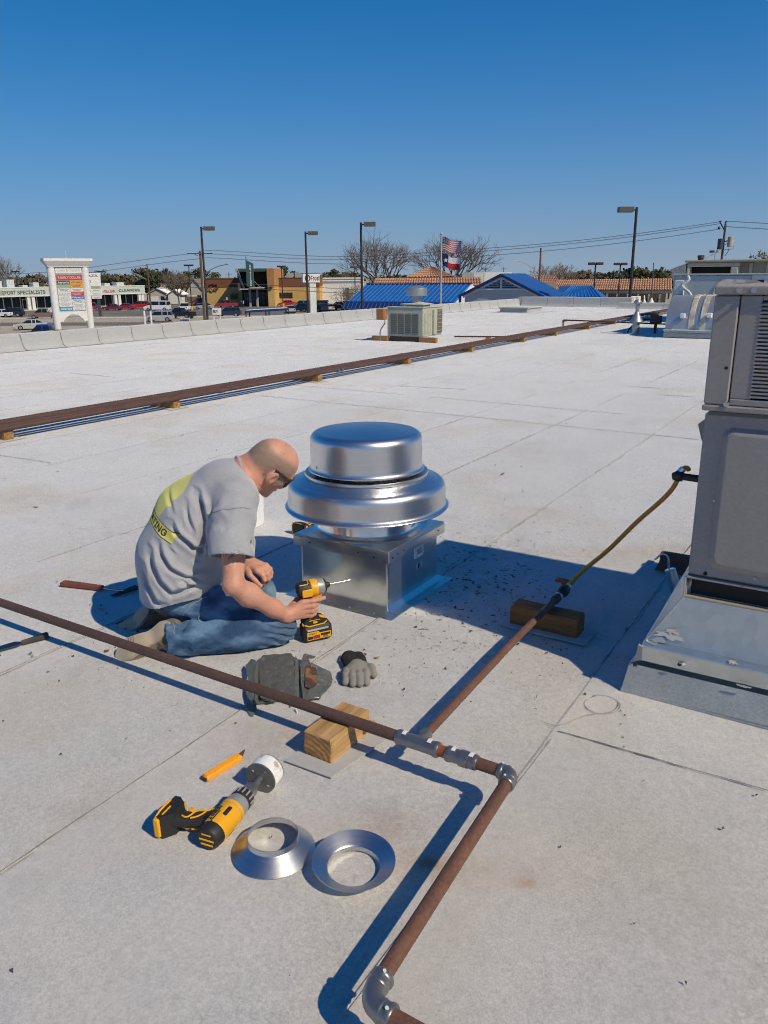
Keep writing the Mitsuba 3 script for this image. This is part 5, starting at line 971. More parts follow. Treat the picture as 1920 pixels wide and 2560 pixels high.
dn = (HC - hh * .05 - NB); dn /= np.linalg.norm(dn); e1 = np.cross(dn, [0, 1, 0]); e1 /= np.linalg.norm(e1); e2 = np.cross(dn, e1)
part(man, 'collar', tube([NB - dn * .004 + .0735 * (e1 * math.cos(t) + e2 * math.sin(t)) for t in np.linspace(0, 2 * PI, 48)], .0075, 8, False), 'shirt_cloth', 60)
# printed ribbon with its lettering, draped on the cloth
mat('print_yellow', (0.58, 0.57, 0.13), 0.85); mat('print_black', (0.03, 0.03, 0.04), 0.85)
v0, f0, n0 = meshkit.arrays(sm, True); tree0 = cKDTree(v0)
tx_ = meshkit.text_mesh('HEATING', .024, .001, True); tx_ = tx_.subdivide_to_size(.006); b_ = tx_.bounds; tv = np.array(tx_.vertices); xx = (tv[:, 0] - b_[0][0]) / (b_[1][0] - b_[0][0]) * .74 + .12
RO = vec((-.62, -.72, .25)); RO /= np.linalg.norm(RO); RX = (RB_ - RA) - RO * ((RB_ - RA) @ RO); RLn = np.linalg.norm(RX); RX /= RLn; RY = np.cross(RO, RX); RY *= np.sign(RY[2])
front = (n0 @ RO > .05) & (np.abs((v0 - RA) @ RY) < .06); v2, n2 = v0[front], n0[front]; t2d = cKDTree(np.c_[(v2 - RA) @ RX, (v2 - RA) @ RY]); hgt = v2 @ RO
def drape2(x, y, off):
    d_, i = t2d.query(np.c_[x, y], k=10); best = hgt[i].max(1, keepdims=True); w = np.exp(-(d_ / .004) ** 2) * (hgt[i] > best - .02) + 1e-9; w /= w.sum(1, keepdims=True); return RA + np.outer(x, RX) + np.outer(y, RY) + np.outer((hgt[i] * w).sum(1) - RA @ RO + off, RO)
part(man, 'print_lettering', trimesh.Trimesh(drape2(xx * RLn, tv[:, 1] - .012, .0015), tx_.faces, process=False), 'print_black', False)
# jeans
Kr, Kl, Ar_, Al_ = vec((-0.418,2.86,0.041)), vec((-0.549,3.2,0.079)), vec((-0.815,2.749,0.075)), vec((-.86, 3.07, .08))
Kr[2] = .072; Hr_, Hl_ = vec((-.79, 2.89, .185)), vec((-.79, 3.02, .20))
def jeans_sdf(p):
    d = ell(p, (-.835, 2.955, .19), (.112, .140, .095))
    d = smin(d, chain(p, [Hr_, Hr_ * .5 + Kr * .5 + [0, 0, .012], Kr + [-.03, 0, .01]], [.088, .080, .066], .03), .04)
    d = smin(d, chain(p, [Hl_, Hl_ * .5 + Kl * .5 + [0, 0, .01], Kl], [.098, .084, .072], .03), .04)
    sh = chain(p, [Kr, Kr * .6 + Ar_ * .4 + [0, -.01, .0], Ar_], [.064, .066, .060], .02); w = NF(p * [16, 16, 16], 3, 3)
    sh = sh - .010 * (np.sin(p[:, 0] * 48 + w * 10) * .5) * sst(-.62, -.74, p[:, 0]) - .005 * np.sin((p[:, 0] + p[:, 2] * 2.2) * 90 + w * 8) * sst(-.50, -.42, p[:, 0])
    ad = (Ar_ - Kr) / np.linalg.norm(Ar_ - Kr); sh = np.maximum(sh, (p - Ar_ - ad * .018) @ ad); sh = np.maximum(sh, -rcone(p, Ar_, Ar_ + ad * .08, .05, .052))
    d = smin(d, sh, .012); d = smin(d, rcone(p, Kl, Al_, .066, .06), .012)
    d = d - .014 * (NF(p * [10, 10, 13], 3, 12) - .5) - .007 * (1 - np.abs(np.sin((p[:, 0] * .6 + p[:, 2]) * 34 + w * 7))) * NN(p * 9, 21)
    return np.maximum(d, .005 - p[:, 2])
jm = skin(jeans_sdf, (-1.02, 2.60, .0), (-.33, 3.34, .36), .004)
def denim(p, n, uv):
    g = N(p.x * 300, p.y * 300, p.z * 300) * 0.5 + N(p.x * 500, p.y * 120, p.z * 500) * 0.5; b = FB(p.x * 9, p.y * 9, p.z * 14, 4); w = SS(.40, .70, b)
    c = MIX((0.028, 0.068, 0.150), (0.125, 0.225, 0.37), w) * (0.75 + 0.5 * g)
    kn = dr.exp(-dr.square(dr.norm(p - mi.Point3f(*[float(x) for x in Kl])) / .075)) + .7 * dr.exp(-dr.square(dr.norm(p - mi.Point3f(*[float(x) for x in Kr])) / .07)); c = MIX(c, (0.30, 0.40, 0.48), dr.clip(kn, 0, 1) * 0.65)
    dt = SS(.012, 0, p.z - .165 + .04 * (b - .5)) * SS(-.82, -.86, p.x) * 0.8; return MIX(c, (0.17, 0.105, 0.05), dt)
mat('denim', proc(denim), 0.9, spec=0.15)
part(man, 'jeans', jm, 'denim', True, label='blue jeans worn pale at the knees')
mat('thread_tan', (0.34, 0.30, 0.22), 0.9); mat('denim_dark', (0.035, 0.075, 0.15), 0.9)
for pts, nm in (([(-0.717,2.8,0.158), (-0.669,2.8,0.141), (-0.585,2.8,0.115)], 'pocket_stitching'), ([(-0.717,2.8,0.158), (-0.719,2.79,0.138), (-0.713,2.78,0.117)], 'pocket_stitching'), ([(-0.787,2.82,0.172), (-0.746,2.82,0.209), (-0.694,2.82,0.235)], 'waist_stitching'), ([(-0.781,2.82,0.159), (-0.737,2.82,0.195), (-0.689,2.82,0.22)], 'waist_stitching'), ([(-0.743,2.74,0), (-0.626,2.77,0.004), (-0.506,2.8,0.015), (-0.413,2.82,0.036)], 'leg_seam')):
    seam_line(pts, nm, .0014, 'thread_tan', jm)
ad = (Ar_ - Kr) / np.linalg.norm(Ar_ - Kr); c1 = np.cross(ad, [0, 0, 1]); c1 /= np.linalg.norm(c1); c2 = np.cross(c1, ad)
seam_line([Ar_ - ad * .010 + .062 * (c1 * math.cos(t) + c2 * math.sin(t)) for t in np.linspace(-.4, PI * .75, 12)], 'cuff_stitching', .0014, 'thread_tan', jm)
# boots
mat('boot_suede', proc(lambda p, n, uv: MIX((0.14, 0.115, 0.085), (0.22, 0.185, 0.14), FB(p.x * 22, p.y * 22, p.z * 22, 4))), 0.9)
mat('boot_sole', proc(lambda p, n, uv: MIX((0.40, 0.335, 0.25), (0.48, 0.415, 0.32), FB(p.x * 18, p.y * 18, p.z * 18, 4))), 0.85)
def boot(name, heel, toe, nrm, ankle):
    heel, toe, nrm = map(vec, (heel, toe, nrm)); M = frame(heel, toe - heel, nrm); L = .262
    def wid(t): return np.interp(t, [0, .05, .15, .3, .42, .6, .75, .88, .96, 1], [.0, .022, .034, .034, .031, .042, .047, .042, .026, 0])
    ts = np.linspace(0, 1, 40); side = lambda s: [(t * L, s * wid(t) * (1.0 if s > 0 else .92) + .006 * math.sin(t * 3)) for t in ts]
    out = Polygon(side(1) + side(-1)[::-1]).buffer(.0005)
    s_ = extrude_polygon(out, .014, engine='earcut').subdivide_to_size(.012); vv = s_.vertices; zz = vv[:, 2] - .010 * np.exp(-((vv[:, 0] - .09) / .030) ** 2) * 1.0 - .012 * sst(.18, .262, vv[:, 0]); s_.vertices = np.c_[vv[:, :2], zz]
    A_ = (np.linalg.inv(M) @ np.r_[vec(ankle), 1])[:3]
    def sdf(p):
        d = rcone(p, (.035, 0, -.028), (.11, .004, -.030), .036, .036); d = smin(d, rcone(p, (.11, .004, -.030), (.205, .008, -.026), .038, .036), .03); d = smin(d, ell(p, (.215, .008, -.018), (.050, .044, .026)), .02)
        d = smin(d, rcone(p, (.045, 0, -.045), A_, .042, .046), .03); d = smin(d, rcone(p, (.008, 0, -.012), (.012, 0, -.06), .030, .034), .02); d = d - .005 * (NF(p * 28, 2, 4) - .5); return np.maximum(d, p[:, 2] - .001)
    lo = np.minimum([-.06, -.07, -.13], A_ - .08); u_ = skin(sdf, lo, [.30, .07, .02], .005); bk_ = part(man, name, xf(u_, M), 'boot_suede', True); part(bk_, 'sole', xf(s_, M), 'boot_sole', 35)
    for t in (.30, .62, .66, .70): part(bk_, 'tread_crease', xf(tube([(t * L, -wid(t) * .7, .0150), (t * L + .004, 0, .0158), (t * L, wid(t) * .7, .0150)], .0012, 6), M), 'boot_suede', 40) if t > .5 else None
boot('boot', (-0.813,2.761,0.135), (-0.991,2.754,0.035), (-.18, -.62, .76), Ar_)
boot('boot', (-0.974,3.03,0.085), (-1.045, 3.02, .03), (-.25, -.60, .76), Al_)
# sunglasses
def arcband(z0, z1, s0, s1, n=24):
    t = np.linspace(s0, s1, n); out = []
    for r0, sgn in ((1.0, 1), (1.04, -1)):
        out.append(np.stack([.026 + .086 * np.cos(t) * r0, .083 * np.sin(t) * r0], 1))
    V = []; 
    for P_ in out:
        for z in (z0, z1): V.append(np.c_[P_, np.full(n, z)])
    return rings([V[0], V[1], V[3], V[2], V[0]], cap=False) if 0 else hull_strip(V)
def hull_strip(V):
    a, b, c, d_ = V; n = len(a); A_ = np.vstack([a, b, d_, c]); F = []
    for k0, k1 in ((0, 1), (1, 2), (2, 3), (3, 0)):
        i = np.arange(n - 1); F.append(np.stack([k0 * n + i, k0 * n + i + 1, k1 * n + i + 1, k1 * n + i], 1))
    F.append(np.array([[0, n, 2 * n, 3 * n], [n - 1, 4 * n - 1, 3 * n - 1, 2 * n - 1]])); return tm(A_, np.vstack(F))
HM_ = np.eye(4); HM_[:3, 0], HM_[:3, 1], HM_[:3, 2], HM_[:3, 3] = hf, hs, hh, HC
mat('lens_dark', (0.012, 0.014, 0.016), 0.06, spec=0.6); mat('frame_brown', (0.055, 0.022, 0.018), 0.3)
gl = thing('sunglasses', 'dark wraparound sunglasses on the kneeling man', 'sunglasses')
lens = [xf(arcband(-.042, -.004, a0, a1), HM_) for a0, a1 in ((.10, 1.12), (-1.12, -.10))]
for m_ in lens: part(gl, 'lens', m_, 'lens_dark', 50)
part(gl, 'frame', xf(cat([arcband(-.006, .002, -1.2, 1.2), arcband(-.02, -.004, -.12, .12)]), HM_), 'frame_brown', 50)
for s, fe in ((1, -.036), (-1, .02)): part(gl, 'temple', xf(hull([(.062, s * .078, -.014), (.062, s * .078, .0), (.058, s * .083, -.014), (.058, s * .083, .0), (fe, s * .086, .002), (fe, s * .086, .012), (fe, s * .089, .002), (fe, s * .089, .012)]), HM_), 'frame_brown', 30)
# work glove
mat('glove_grey', proc(lambda p, n, uv: MIX((0.20, 0.195, 0.175), (0.27, 0.26, 0.235), FB(p.x * 60, p.y * 60, p.z * 60, 3))), 0.85); mat('glove_cuff', (0.018, 0.017, 0.018), 0.95)
gv_ = thing('work_glove', 'grey palmed work glove with a black cuff lying on the roof', 'glove')
g0 = lambda x, y, z=.02: vec({'x': 0} and 0) if 0 else None
GW, GK = [vec((-0.128,2.666,0.022)), vec((-0.104,2.611,0.024))], [vec((-0.142,2.585,0.022)), vec((-0.121,2.575,0.024)), vec((-0.097,2.575,0.024)), vec((-0.075,2.59,0.022))]
GT = [vec((-0.142,2.516,0.016)), vec((-0.116,2.504,0.016)), vec((-0.091,2.504,0.016)), vec((-0.067,2.512,0.016))]
GTh = [vec((-0.086,2.624,0.024)), vec((-0.052,2.597,0.026)), vec((-0.043,2.563,0.02))]
def glove_sdf(p):
    d = None
    for a in GK: e = rcone(p, GW[1], a, .021, .016); d = e if d is None else smin(d, e, .02)
    for a, b in zip(GK, GT): d = smin(d, chain(p, [a, a * .5 + b * .5 + [0, 0, .008], b], [.0155, .0150, .0135], .006), .0012)
    d = smin(d, chain(p, GTh, [.018, .0165, .014], .006), .004); return np.maximum(d - .003 * (NF(p * 45, 2) - .5), .004 - p[:, 2])
part(gv_, 'palm', skin(glove_sdf, (-.20, 2.40, -.01), (.06, 2.70, .07), .003), 'glove_grey', True)
cuff = [vec((-0.124,2.634,0.022)), vec((-0.135,2.683,0.02)), vec((-0.139,2.716,0.02))]
def cuff_sdf(p):
    q_ = p.copy(); q_[:, 2] = .02 + (q_[:, 2] - .02) * 1.6; d = smin(chain(q_, cuff, [.029, .030, .027], .01), chain(q_, [c + vec((.035, -.004, 0)) for c in cuff], [.027, .026, .023], .01), .01) - .004 * (NF(p * 50, 2, 3) - .5); return np.maximum(np.maximum(d, .004 - p[:, 2]), (p - cuff[2]) @ vec((-.35, .92, 0)) - .012)
part(gv_, 'cuff', skin(cuff_sdf, (-.20, 2.40, -.01), (.06, 2.76, .07), .003), 'glove_cuff', True)

# ------------------------------------------------------------------ car park, street and town beyond the roof
mat('ground_tan', proc(lambda p, n, uv: MIX((0.20, 0.185, 0.16), (0.27, 0.25, 0.215), FB(p.x * 0.05, p.y * 0.09, 0.0, 4)) * (0.9 + 0.2 * N(p.x * 2, p.y * 2, 0.0))), 0.95)
mat('asphalt', proc(lambda p, n, uv: MIX((0.075, 0.074, 0.075), (0.115, 0.112, 0.11), FB(p.x * 0.07, p.y * 0.1, 0.0, 4))), 0.9)
mat('concrete_pale', (0.44, 0.40, 0.34), 0.9); mat('line_white', (0.6, 0.6, 0.58), 0.8)
def sheet_xy(pts, z): return tm([(x, y, z) for x, y in pts], [list(range(4))])
def disk(r, z, n=96):
    a = np.arange(n) * 2 * PI / n; V = np.vstack([np.c_[r * np.cos(a), r * np.sin(a), a * 0 + z], [[0, 0, z]]]); i = np.arange(n)
    return tm(V, np.stack([i, (i + 1) % n, i * 0 + n], 1))
k = thing('ground', '', 'ground', kind='structure'); scene[k] = mikit.ply(disk(4000, GZ), 'ground_tan')
k = thing('car_park', '', 'ground', kind='structure'); scene[k] = mikit.ply(sheet_xy([(-74, 158), (40, 158), (40, 262), (-130, 262)], GZ + .012), 'asphalt')
for i in range(12): part(k, 'bay_line', box(-60 + i * 3.0, -59.85 + i * 3.0, 186, 191, GZ + .014, GZ + .018), 'line_white', False)
k = thing('street', '', 'ground', kind='structure'); scene[k] = mikit.ply(sheet_xy([(-150, 138), (40, 118), (40, 128), (-150, 148)], GZ + .008), 'asphalt')
k = thing('pavement', '', 'ground', kind='structure'); scene[k] = mikit.ply(box(-130, 40, 150.5, 152, GZ, GZ + .12), 'concrete_pale', False)
k = thing('concrete_yard', '', 'ground', kind='structure'); scene[k] = mikit.ply(sheet_xy([(42, 95), (130, 95), (130, 190), (42, 190)], GZ + .012), 'concrete_pale')
def ty(M, x0, x1, y0, y1, z0, z1): return xf(box(x0, x1, y0, y1, z0, z1), M)
# pylon sign
mat('sign_white', (0.78, 0.78, 0.77), 0.6); mat('sign_panel', (0.70, 0.72, 0.70), 0.5); mat('sign_red', (0.55, 0.05, 0.05), 0.5); mat('sign_dark', (0.05, 0.06, 0.08), 0.5); mat('sign_orange', (0.80, 0.36, 0.03), 0.5)
mat('sign_green', (0.36, 0.42, 0.28), 0.5); mat('sign_blue', (0.03, 0.10, 0.36), 0.5); mat('sign_cyan', (0.02, 0.33, 0.52), 0.5); mat('sign_teal', (0.045, 0.115, 0.115), 0.5); mat('print_grey', (0.30, 0.31, 0.33), 0.6); mat('print_white', (0.8, 0.8, 0.8), 0.6); mat('print_pink', (0.8, 0.45, 0.42), 0.6); mat('print_green', (0.33, 0.40, 0.33), 0.6)
py = thing('pylon_sign', 'tall white pylon sign with two round pillars and coloured tenant panels', 'sign')
ps = vec((-38.131,100,-5.6)); PM = frame(ps, (.82, .572, 0)); zc = lambda y: y
PT, PB_ = (-37.253,100,3.844)[2] - GZ, (-37.986,100,-2.197)[2] - GZ
hwd = 1.98
def Pp(name, m, mt, sm=False, **k): return part(py, name, xf(m, PM), mt, sm, **k)
for s in (-1, 1):
    Pp('pillar', tube([(s * hwd, 0, 0), (s * hwd, 0, 3.2), (s * hwd * 1.0, 0, PT - 1.0)], [.40, .42, .46], 24), 'sign_white', 40)
prof_c = [(-.55, -1.0), (.55, -1.0), (.62, -.85), (.70, -.55), (.80, -.35), (.95, -.22), (.95, 0), (-.95, 0), (-.95, -.22), (-.80, -.35), (-.70, -.55), (-.62, -.85)]
Pp('cornice', hull([(sx * (hwd + .35 + e), sy * (.42 + e), PT + z) for sx in (-1, 1) for sy in (-1, 1) for e, z in ((0.05, -1.0), (.15, -.75))]), 'sign_white')
Pp('cornice', hull([(sx * (hwd + .35 + e), sy * (.42 + e), PT + z) for sx in (-1, 1) for sy in (-1, 1) for e, z in ((.2, -.75), (.5, -.30), (.5, 0))]), 'sign_white')
arch = [(-hwd + .3, 0)] + [(-1.25 + 2.5 * t, .02 + .85 * math.sin(PI * t) ** .8) for t in np.linspace(0, 1, 16)] + [(hwd - .3, 0), (hwd - .3, PT - PB_ * 0 - 1.0 - (PB_ - 1.35)), (-hwd + .3, PT - 1.0 - (PB_ - 1.35))]
Pp('board', mv(extr(arch, .5, frame((0, 0, 0), (1, 0, 0), (0, -1, 0))), (0, .25, PB_ - 1.35)), 'sign_white')
FW, z0_, z1_ = 3.05, PB_ - .05, PT - 1.08
Pp('panel_frame', box(-FW / 2 - .06, FW / 2 + .06, -.29, -.26, z0_ - .06, z1_ + .03), 'print_grey')
rows = [(0, .115, None), (.115, .165, None)]
def zz(t): return z1_ - t * (z1_ - z0_)
def cell(t0, t1, x0, x1, m, text=None, tm_='print_grey', bars=2, bold=True):
    Pp('tenant_panel', box(x0 * FW / 2 + .02, x1 * FW / 2 - .02, -.315, -.291, zz(t1) + .02, zz(t0) - .02), m)
    cx, h = (x0 + x1) * FW / 4, zz(t0) - zz(t1); w = (x1 - x0) * FW / 2
    if text: text_on(py, text, h * .48, PM @ frame((cx, -.316, (zz(t0) + zz(t1)) / 2), (1, 0, 0), (0, -1, 0)), tm_, w * .86, bold, depth=.01)
    else:
        for b in range(bars): Pp('small_print', box(cx - w * (.40 - .08 * b), cx + w * (.36 - .12 * b), -.324, -.3155, zz(t0) - h * (.35 + .3 * b) - h * .07, zz(t0) - h * (.35 + .3 * b) + h * .05), tm_)
cell(0, .13, -1, 1, 'sign_panel', 'Town & Country', 'print_green', bold=False)
cell(.165, .285, -1, 1, 'sign_red', 'FAMILY DOLLAR', 'print_pink')
T8 = np.linspace(.295, 1.0, 9)
spec = [('sign_dark', "Aaron's", 'print_white', 'sign_orange', 'VIDA NAILS', 'sign_dark'), ('sign_green', None, 'print_grey', 'sign_orange', None, 'sign_dark'), ('sign_panel', None, 'sign_dark', 'sign_panel', None, 'sign_dark'), ('sign_panel', 'LIZA', 'print_grey', 'sign_red', None, 'print_pink'), ('sign_panel', None, 'print_grey', 'sign_blue', 'Fitness', 'print_white'), ('sign_panel', None, 'print_grey', 'sign_panel', None, 'sign_blue'), ('sign_panel', None, 'print_grey', 'sign_panel', None, 'print_grey'), ('sign_cyan', 'Jackson Hewitt', 'print_white', 'sign_panel', None, 'print_grey')]
for i, (ma, ta_, ca, mb, tb_, cb2) in enumerate(spec): cell(T8[i], T8[i + 1], -1, 0, ma, ta_, ca); cell(T8[i], T8[i + 1], 0, 1, mb, tb_, cb2)
Pp('antenna', cat([cyl((0, 0, PT), (0, 0, PT + .7), .02, n=6), sph((0, 0, PT + .75), .06, 6)]), 'sign_panel')
# second plaza sign
p2 = thing('plaza_sign', 'smaller white tenant sign on a dark post right of the tall pylon', 'sign'); q = vec((-55.64,160,-5.6)); M2 = frame(q, (.93, .37, 0)); t2, b2 = (-55.889,160,2.614)[2] - GZ, (-56.375,160,-1.657)[2] - GZ
def P2_(name, m, mt, **k): return part(p2, name, xf(m, M2), mt, False, **k)
P2_('post', box(-.28, .28, -.2, .2, 0, t2), 'sign_dark'); P2_('cabinet', box(-3.2, .75, -.35, .25, b2, t2), 'sign_white'); P2_('cabinet_edge', box(-3.28, -3.2, -.36, .26, b2, t2 + .1), 'sign_dark'); P2_('cabinet_top', box(-3.28, .8, -.36, .26, t2 + .002, t2 + .1), 'sign_dark')
text_on(p2, 'PLAZA', .42, M2 @ frame((-1.2, -.352, t2 - .55), (1, 0, 0), (0, -1, 0)), 'sign_dark', 3.0, True, depth=.02)
P2_('logo', xf(tube([(.8 * math.cos(a), .42 * math.sin(a), 0) for a in np.linspace(0, 2 * PI, 24)], .07, 6, False), frame((-1.9, -.36, t2 - 1.6), (1, 0, 0), (0, -1, 0))), 'print_grey')
for i in range(4):
    for j in range(2):
        m_ = 'sign_dark' if (i, j) == (1, 0) else 'sign_green' if (i, j) == (0, 1) else 'sign_panel'; P2_('tenant_panel', box(-3.1 + j * 1.92, -1.28 + j * 1.92, -.37, -.352, t2 - 3.0 - i * .62, t2 - 2.45 - i * .62), m_); P2_('small_print', box(-2.8 + j * 1.92, -1.6 + j * 1.92, -.38, -.371, t2 - 2.78 - i * .62, t2 - 2.66 - i * .62), 'print_white' if m_ == 'sign_dark' else 'print_grey')

# lamps
mat('pole_dark', (0.045, 0.042, 0.045), 0.5, metal=0.3); mat('lamp_head', (0.11, 0.10, 0.095), 0.5); mat('lamp_lens', (0.45, 0.43, 0.38), 0.4); mat('pole_wood', proc(lambda p, n, uv: MIX((0.10, 0.065, 0.045), (0.17, 0.11, 0.08), FB(p.x * 9, p.y * 9, p.z * .8, 3))), 0.9); mat('curb_yellow', (0.65, 0.36, 0.03), 0.7)
def lamp1(base, top, side, label, w=.95):
    k = thing('street_lamp', label, 'lamp'); b, t = vec(base), top
    part(k, 'pole', tube([b, (b[0], b[1], t)], [.12, .09], 8), 'pole_dark', 40); s = side
    part(k, 'arm', box(b[0], b[0] + s * .28, b[1] - .05, b[1] + .05, t - .22, t - .12), 'pole_dark', False)
    part(k, 'head', box(b[0] + s * .24, b[0] + s * (.24 + w), b[1] - .28, b[1] + .28, t - .30, t + .02), 'lamp_head', False)
    part(k, 'lens', box(b[0] + s * .3, b[0] + s * (.18 + w), b[1] - .24, b[1] + .24, t - .325, t - .302), 'lamp_lens', False)
lamp1((-16.192,75,-5.6), (-16.284,75,5.835)[2], 1, 'single headed lamp post beside the wooden pole, left of the brown cinema-like front')
lamp1((-7.31,80,-5.6), (-7.321,80,5.615)[2], 1, 'single headed lamp post standing in front of the bank sign')
lamp1((-1.675,68,-5.6), (-1.712,68,5.65)[2], 1, 'single headed lamp post in front of the big bare tree')
lamp1((16.718,55,-5.6), (16.454,55,5.627)[2], -1, 'tallest single headed lamp post, right of the blue roofs')
def lamp2(base, top, label, w=1.05):
    k = thing('car_park_lamp', label, 'lamp', 'twin headed car park lamps'); b, t = vec(base), top
    part(k, 'pole', tube([b, (b[0], b[1], t)], [.14, .11], 8), 'pole_dark', 40); part(k, 'footing', tube([b, b + (0, 0, .9)], .32, 10), 'curb_yellow', 30)
    for s in (-1, 1): part(k, 'head', box(b[0] + s * .12, b[0] + s * w, b[1] - .3, b[1] + .3, t - .25, t + .12), 'pole_dark', False)
for (bx_, by_, tx2, ty2, lb) in [(50,762,39,677, 'twin headed car park lamp at the far left, left of the tall pylon'), (262,768,244,677, 'twin headed car park lamp rising behind the smaller plaza sign'), (422,753,415,678, 'twin headed car park lamp beside the pale houses'), (480,775,472,660, 'twin headed car park lamp between the houses and the wooden pole'), (708,768,701,663, 'twin headed car park lamp before the ochre wall with windows'), (889,745,886,667, 'twin headed car park lamp beneath the big bare tree')]:
    pass
for base, top, lb in [((-103.239,231.986,-5.6), (-95.59,215,3.702)[2], 'twin headed car park lamp at the far left, left of the tall pylon'), ((-74.588,218.719,-5.6), (-70.757,205,3.425)[2], 'twin headed car park lamp rising behind the smaller plaza sign'), ((-66.816,255.076,-5.6), (-61.882,236,3.458)[2], 'twin headed car park lamp beside the pale houses'), ((-44.077,188.182,-5.6), (-40.928,175,4.344)[2], 'twin headed car park lamp between the houses and the wooden pole'), ((-24.498,201.095,-5.6), (-22.877,186,4.1)[2], 'twin headed car park lamp before the ochre wall with windows'), ((-6.277,190,-5.6), (-6.331,190,3.664)[2], 'twin headed car park lamp beneath the big bare tree'), ((31.127,120,-5.6), (30.76,120,3.04)[2], 'twin headed lamp between the blue roofs and the tiled roof, left one'), ((39.096,135,-5.6), (38.476,135,3.151)[2], 'twin headed lamp in front of the dark evergreens, right one')]:
    lamp2(base, top, lb)

# utility poles and wires
def upole(base, top, label, arms=(), r=.16, cans=(), par_='utility_pole'):
    k = thing('utility_pole', label, 'utility pole'); b = vec(base)
    part(k, 'pole', tube([b, (b[0], b[1], top)], [r, r * .7], 8), 'pole_wood', 40)
    for z, w, sk in arms: part(k, 'crossarm', hull([(b[0] - w, b[1] - .25 - sk * w, z - .07), (b[0] + w, b[1] - .25 + sk * w, z - .07), (b[0] - w, b[1] - .13 - sk * w, z + .07), (b[0] + w, b[1] - .13 + sk * w, z + .07), (b[0] - w, b[1] - .25 - sk * w, z + .07), (b[0] + w, b[1] - .13 + sk * w, z - .07)]), 'pole_wood', False); [part(k, 'insulator', tube([(b[0] + s * w * .93, b[1] - .19 + sk * w * s, z + .07), (b[0] + s * w * .93, b[1] - .19 + sk * w * s, z + .28)], .06, 6), 'lamp_lens', 30) for s in (-1, 1)]
    return k, b
k, b = upole((-24.129,110,-5.6), (-24.215,110,4.909)[2], 'wooden utility pole with a crossarm beside the left lamp post', [((-24.135,110,4.555)[2], 1.6, .2)], .20)
part(k, 'brace', tube([(b[0] - .9, b[1] - .2, (-24.135,110,4.555)[2]), (b[0], b[1], (-24.166,110,4.151)[2])], .05, 6), 'lamp_lens', 40)
def cobra(k, p0, p1, p2): 
    part(k, 'lamp_arm', tube(arc3(p0, p1, p2, 10), .06, 6), 'lamp_lens', 40); d = vec(p2) - vec(p1); d /= np.linalg.norm(d); q = vec(p2); part(k, 'lamp', hull([q + d * t + vec((0, s * .16, z)) for t, z in ((0, .0), (.75, -.1), (.1, .14), (.55, .08)) for s in (-1, 1)]), 'lamp_lens', False)
cobra(k, (-23.589,109.8,2.008), (-21.715,108,2.988), (-20.366,107,3.063))
k = thing('utility_pole', 'thin pale pole standing just behind the wooden pole with the crossarm', 'utility pole'); part(k, 'pole', tube([(-25.825,118,-5.6), (-25.579,118,7.418)], [.13, .09], 8), 'lamp_lens', 40)
k, b = upole((-50.881,178.754,-5.6), (-47.644,166,4.497)[2], 'bare wooden pole in front of the white van', (), .20)
cobra(k, (-47.559,165.5,1.336), (-48.712,163,2.492), (-49.719,161,2.866))
upole((28.809,150,-5.6), (27.989,150,6.16)[2], 'slim wooden pole rising behind the gabled blue roof', (), .22)
k_, b_ = key_for('spare') and None, None
cobra([k for k in labels if k.startswith('utility_pole')][-1], (28.164,149.5,2.002), (25.755,147,3.781), (23.876,146,3.913))
k, b = upole(((37.063,90,6.581)[0], (37.063,90,6.581)[1], GZ), (37.058,90,6.622)[2], 'utility pole with two transformer cans at the right', [], .17)
for px_, z_, m_, nm in (((36.577,89.6,4.489), 0, 'sign_dark', 'transformer'), ((37.629,89.6,4.725), 0, 'lamp_lens', 'transformer')):
    part(k, nm, tube([(px_[0], px_[1], px_[2] - .55), (px_[0], px_[1], px_[2] - .53), (px_[0], px_[1], px_[2] + .5), (px_[0], px_[1], px_[2] + .55)], [.26, .30, .30, .2], 14), m_, 40, label='pale transformer can' if m_ == 'lamp_lens' else 'dark transformer can')
part(k, 'bracket', cat([tube([(36.659,89.8,4.496), (37.189,90,4.745), (37.694,89.8,4.897)], .06, 6), tube([(37.009,90,5.932), (36.412,89.8,6.655)], .07, 6), tube([(36.408,89.8,6.696), (36.389,89.8,6.857)], .12, 6), tube([(37.006,90,6.703), (37.164,90,6.823)], .10, 6), tube([(36.248,89.8,6.211), (36.438,89.8,6.048)], .14, 6), tube([(37.361,90,3.259), (37.73,90,3.835), (37.705,90,4.042)], .035, 6), tube([(37.228,90,4.416), (37.911,89.7,4.891), (38.021,89.7,5.053)], .03, 6), tube([(37.202,90,3.881), (38.061,89.7,3.988), (37.945,89.7,4.604)], .03, 6)]), 'sign_dark', 40)
fl2 = thing('flood_lamp', 'pair of flood lights on thin masts left of the transformer pole', 'lamp'); part(fl2, 'mast', cat([tube([(23.338,60,2.376), (24.431,60,3.002)], .035, 6), tube([(24.212,60,2.369), (24.185,60,2.866)], .03, 6)]), 'lamp_lens', 40); part(fl2, 'lamp', mv(box(-.14, .14, -.12, .12, -.08, .08), (23.944,60,2.951)), 'pole_dark', False); part(fl2, 'lamp', mv(box(-.13, .13, -.12, .12, -.1, .1), (24.434,60,2.974)), 'lamp_lens', False)
k = thing('service_mast', 'thin service mast before the tiled roof, left of the grey unit', 'utility pole'); part(k, 'mast', tube([(46.32,140,-3.275), (46.144,140,3.293)], [.13, .08], 8), 'pole_wood', 40); part(k, 'base_cone', tube([(46.32,140,-3.275), (46.312,140,-2.411)], [.45, .1], 10), 'sign_white', 40)
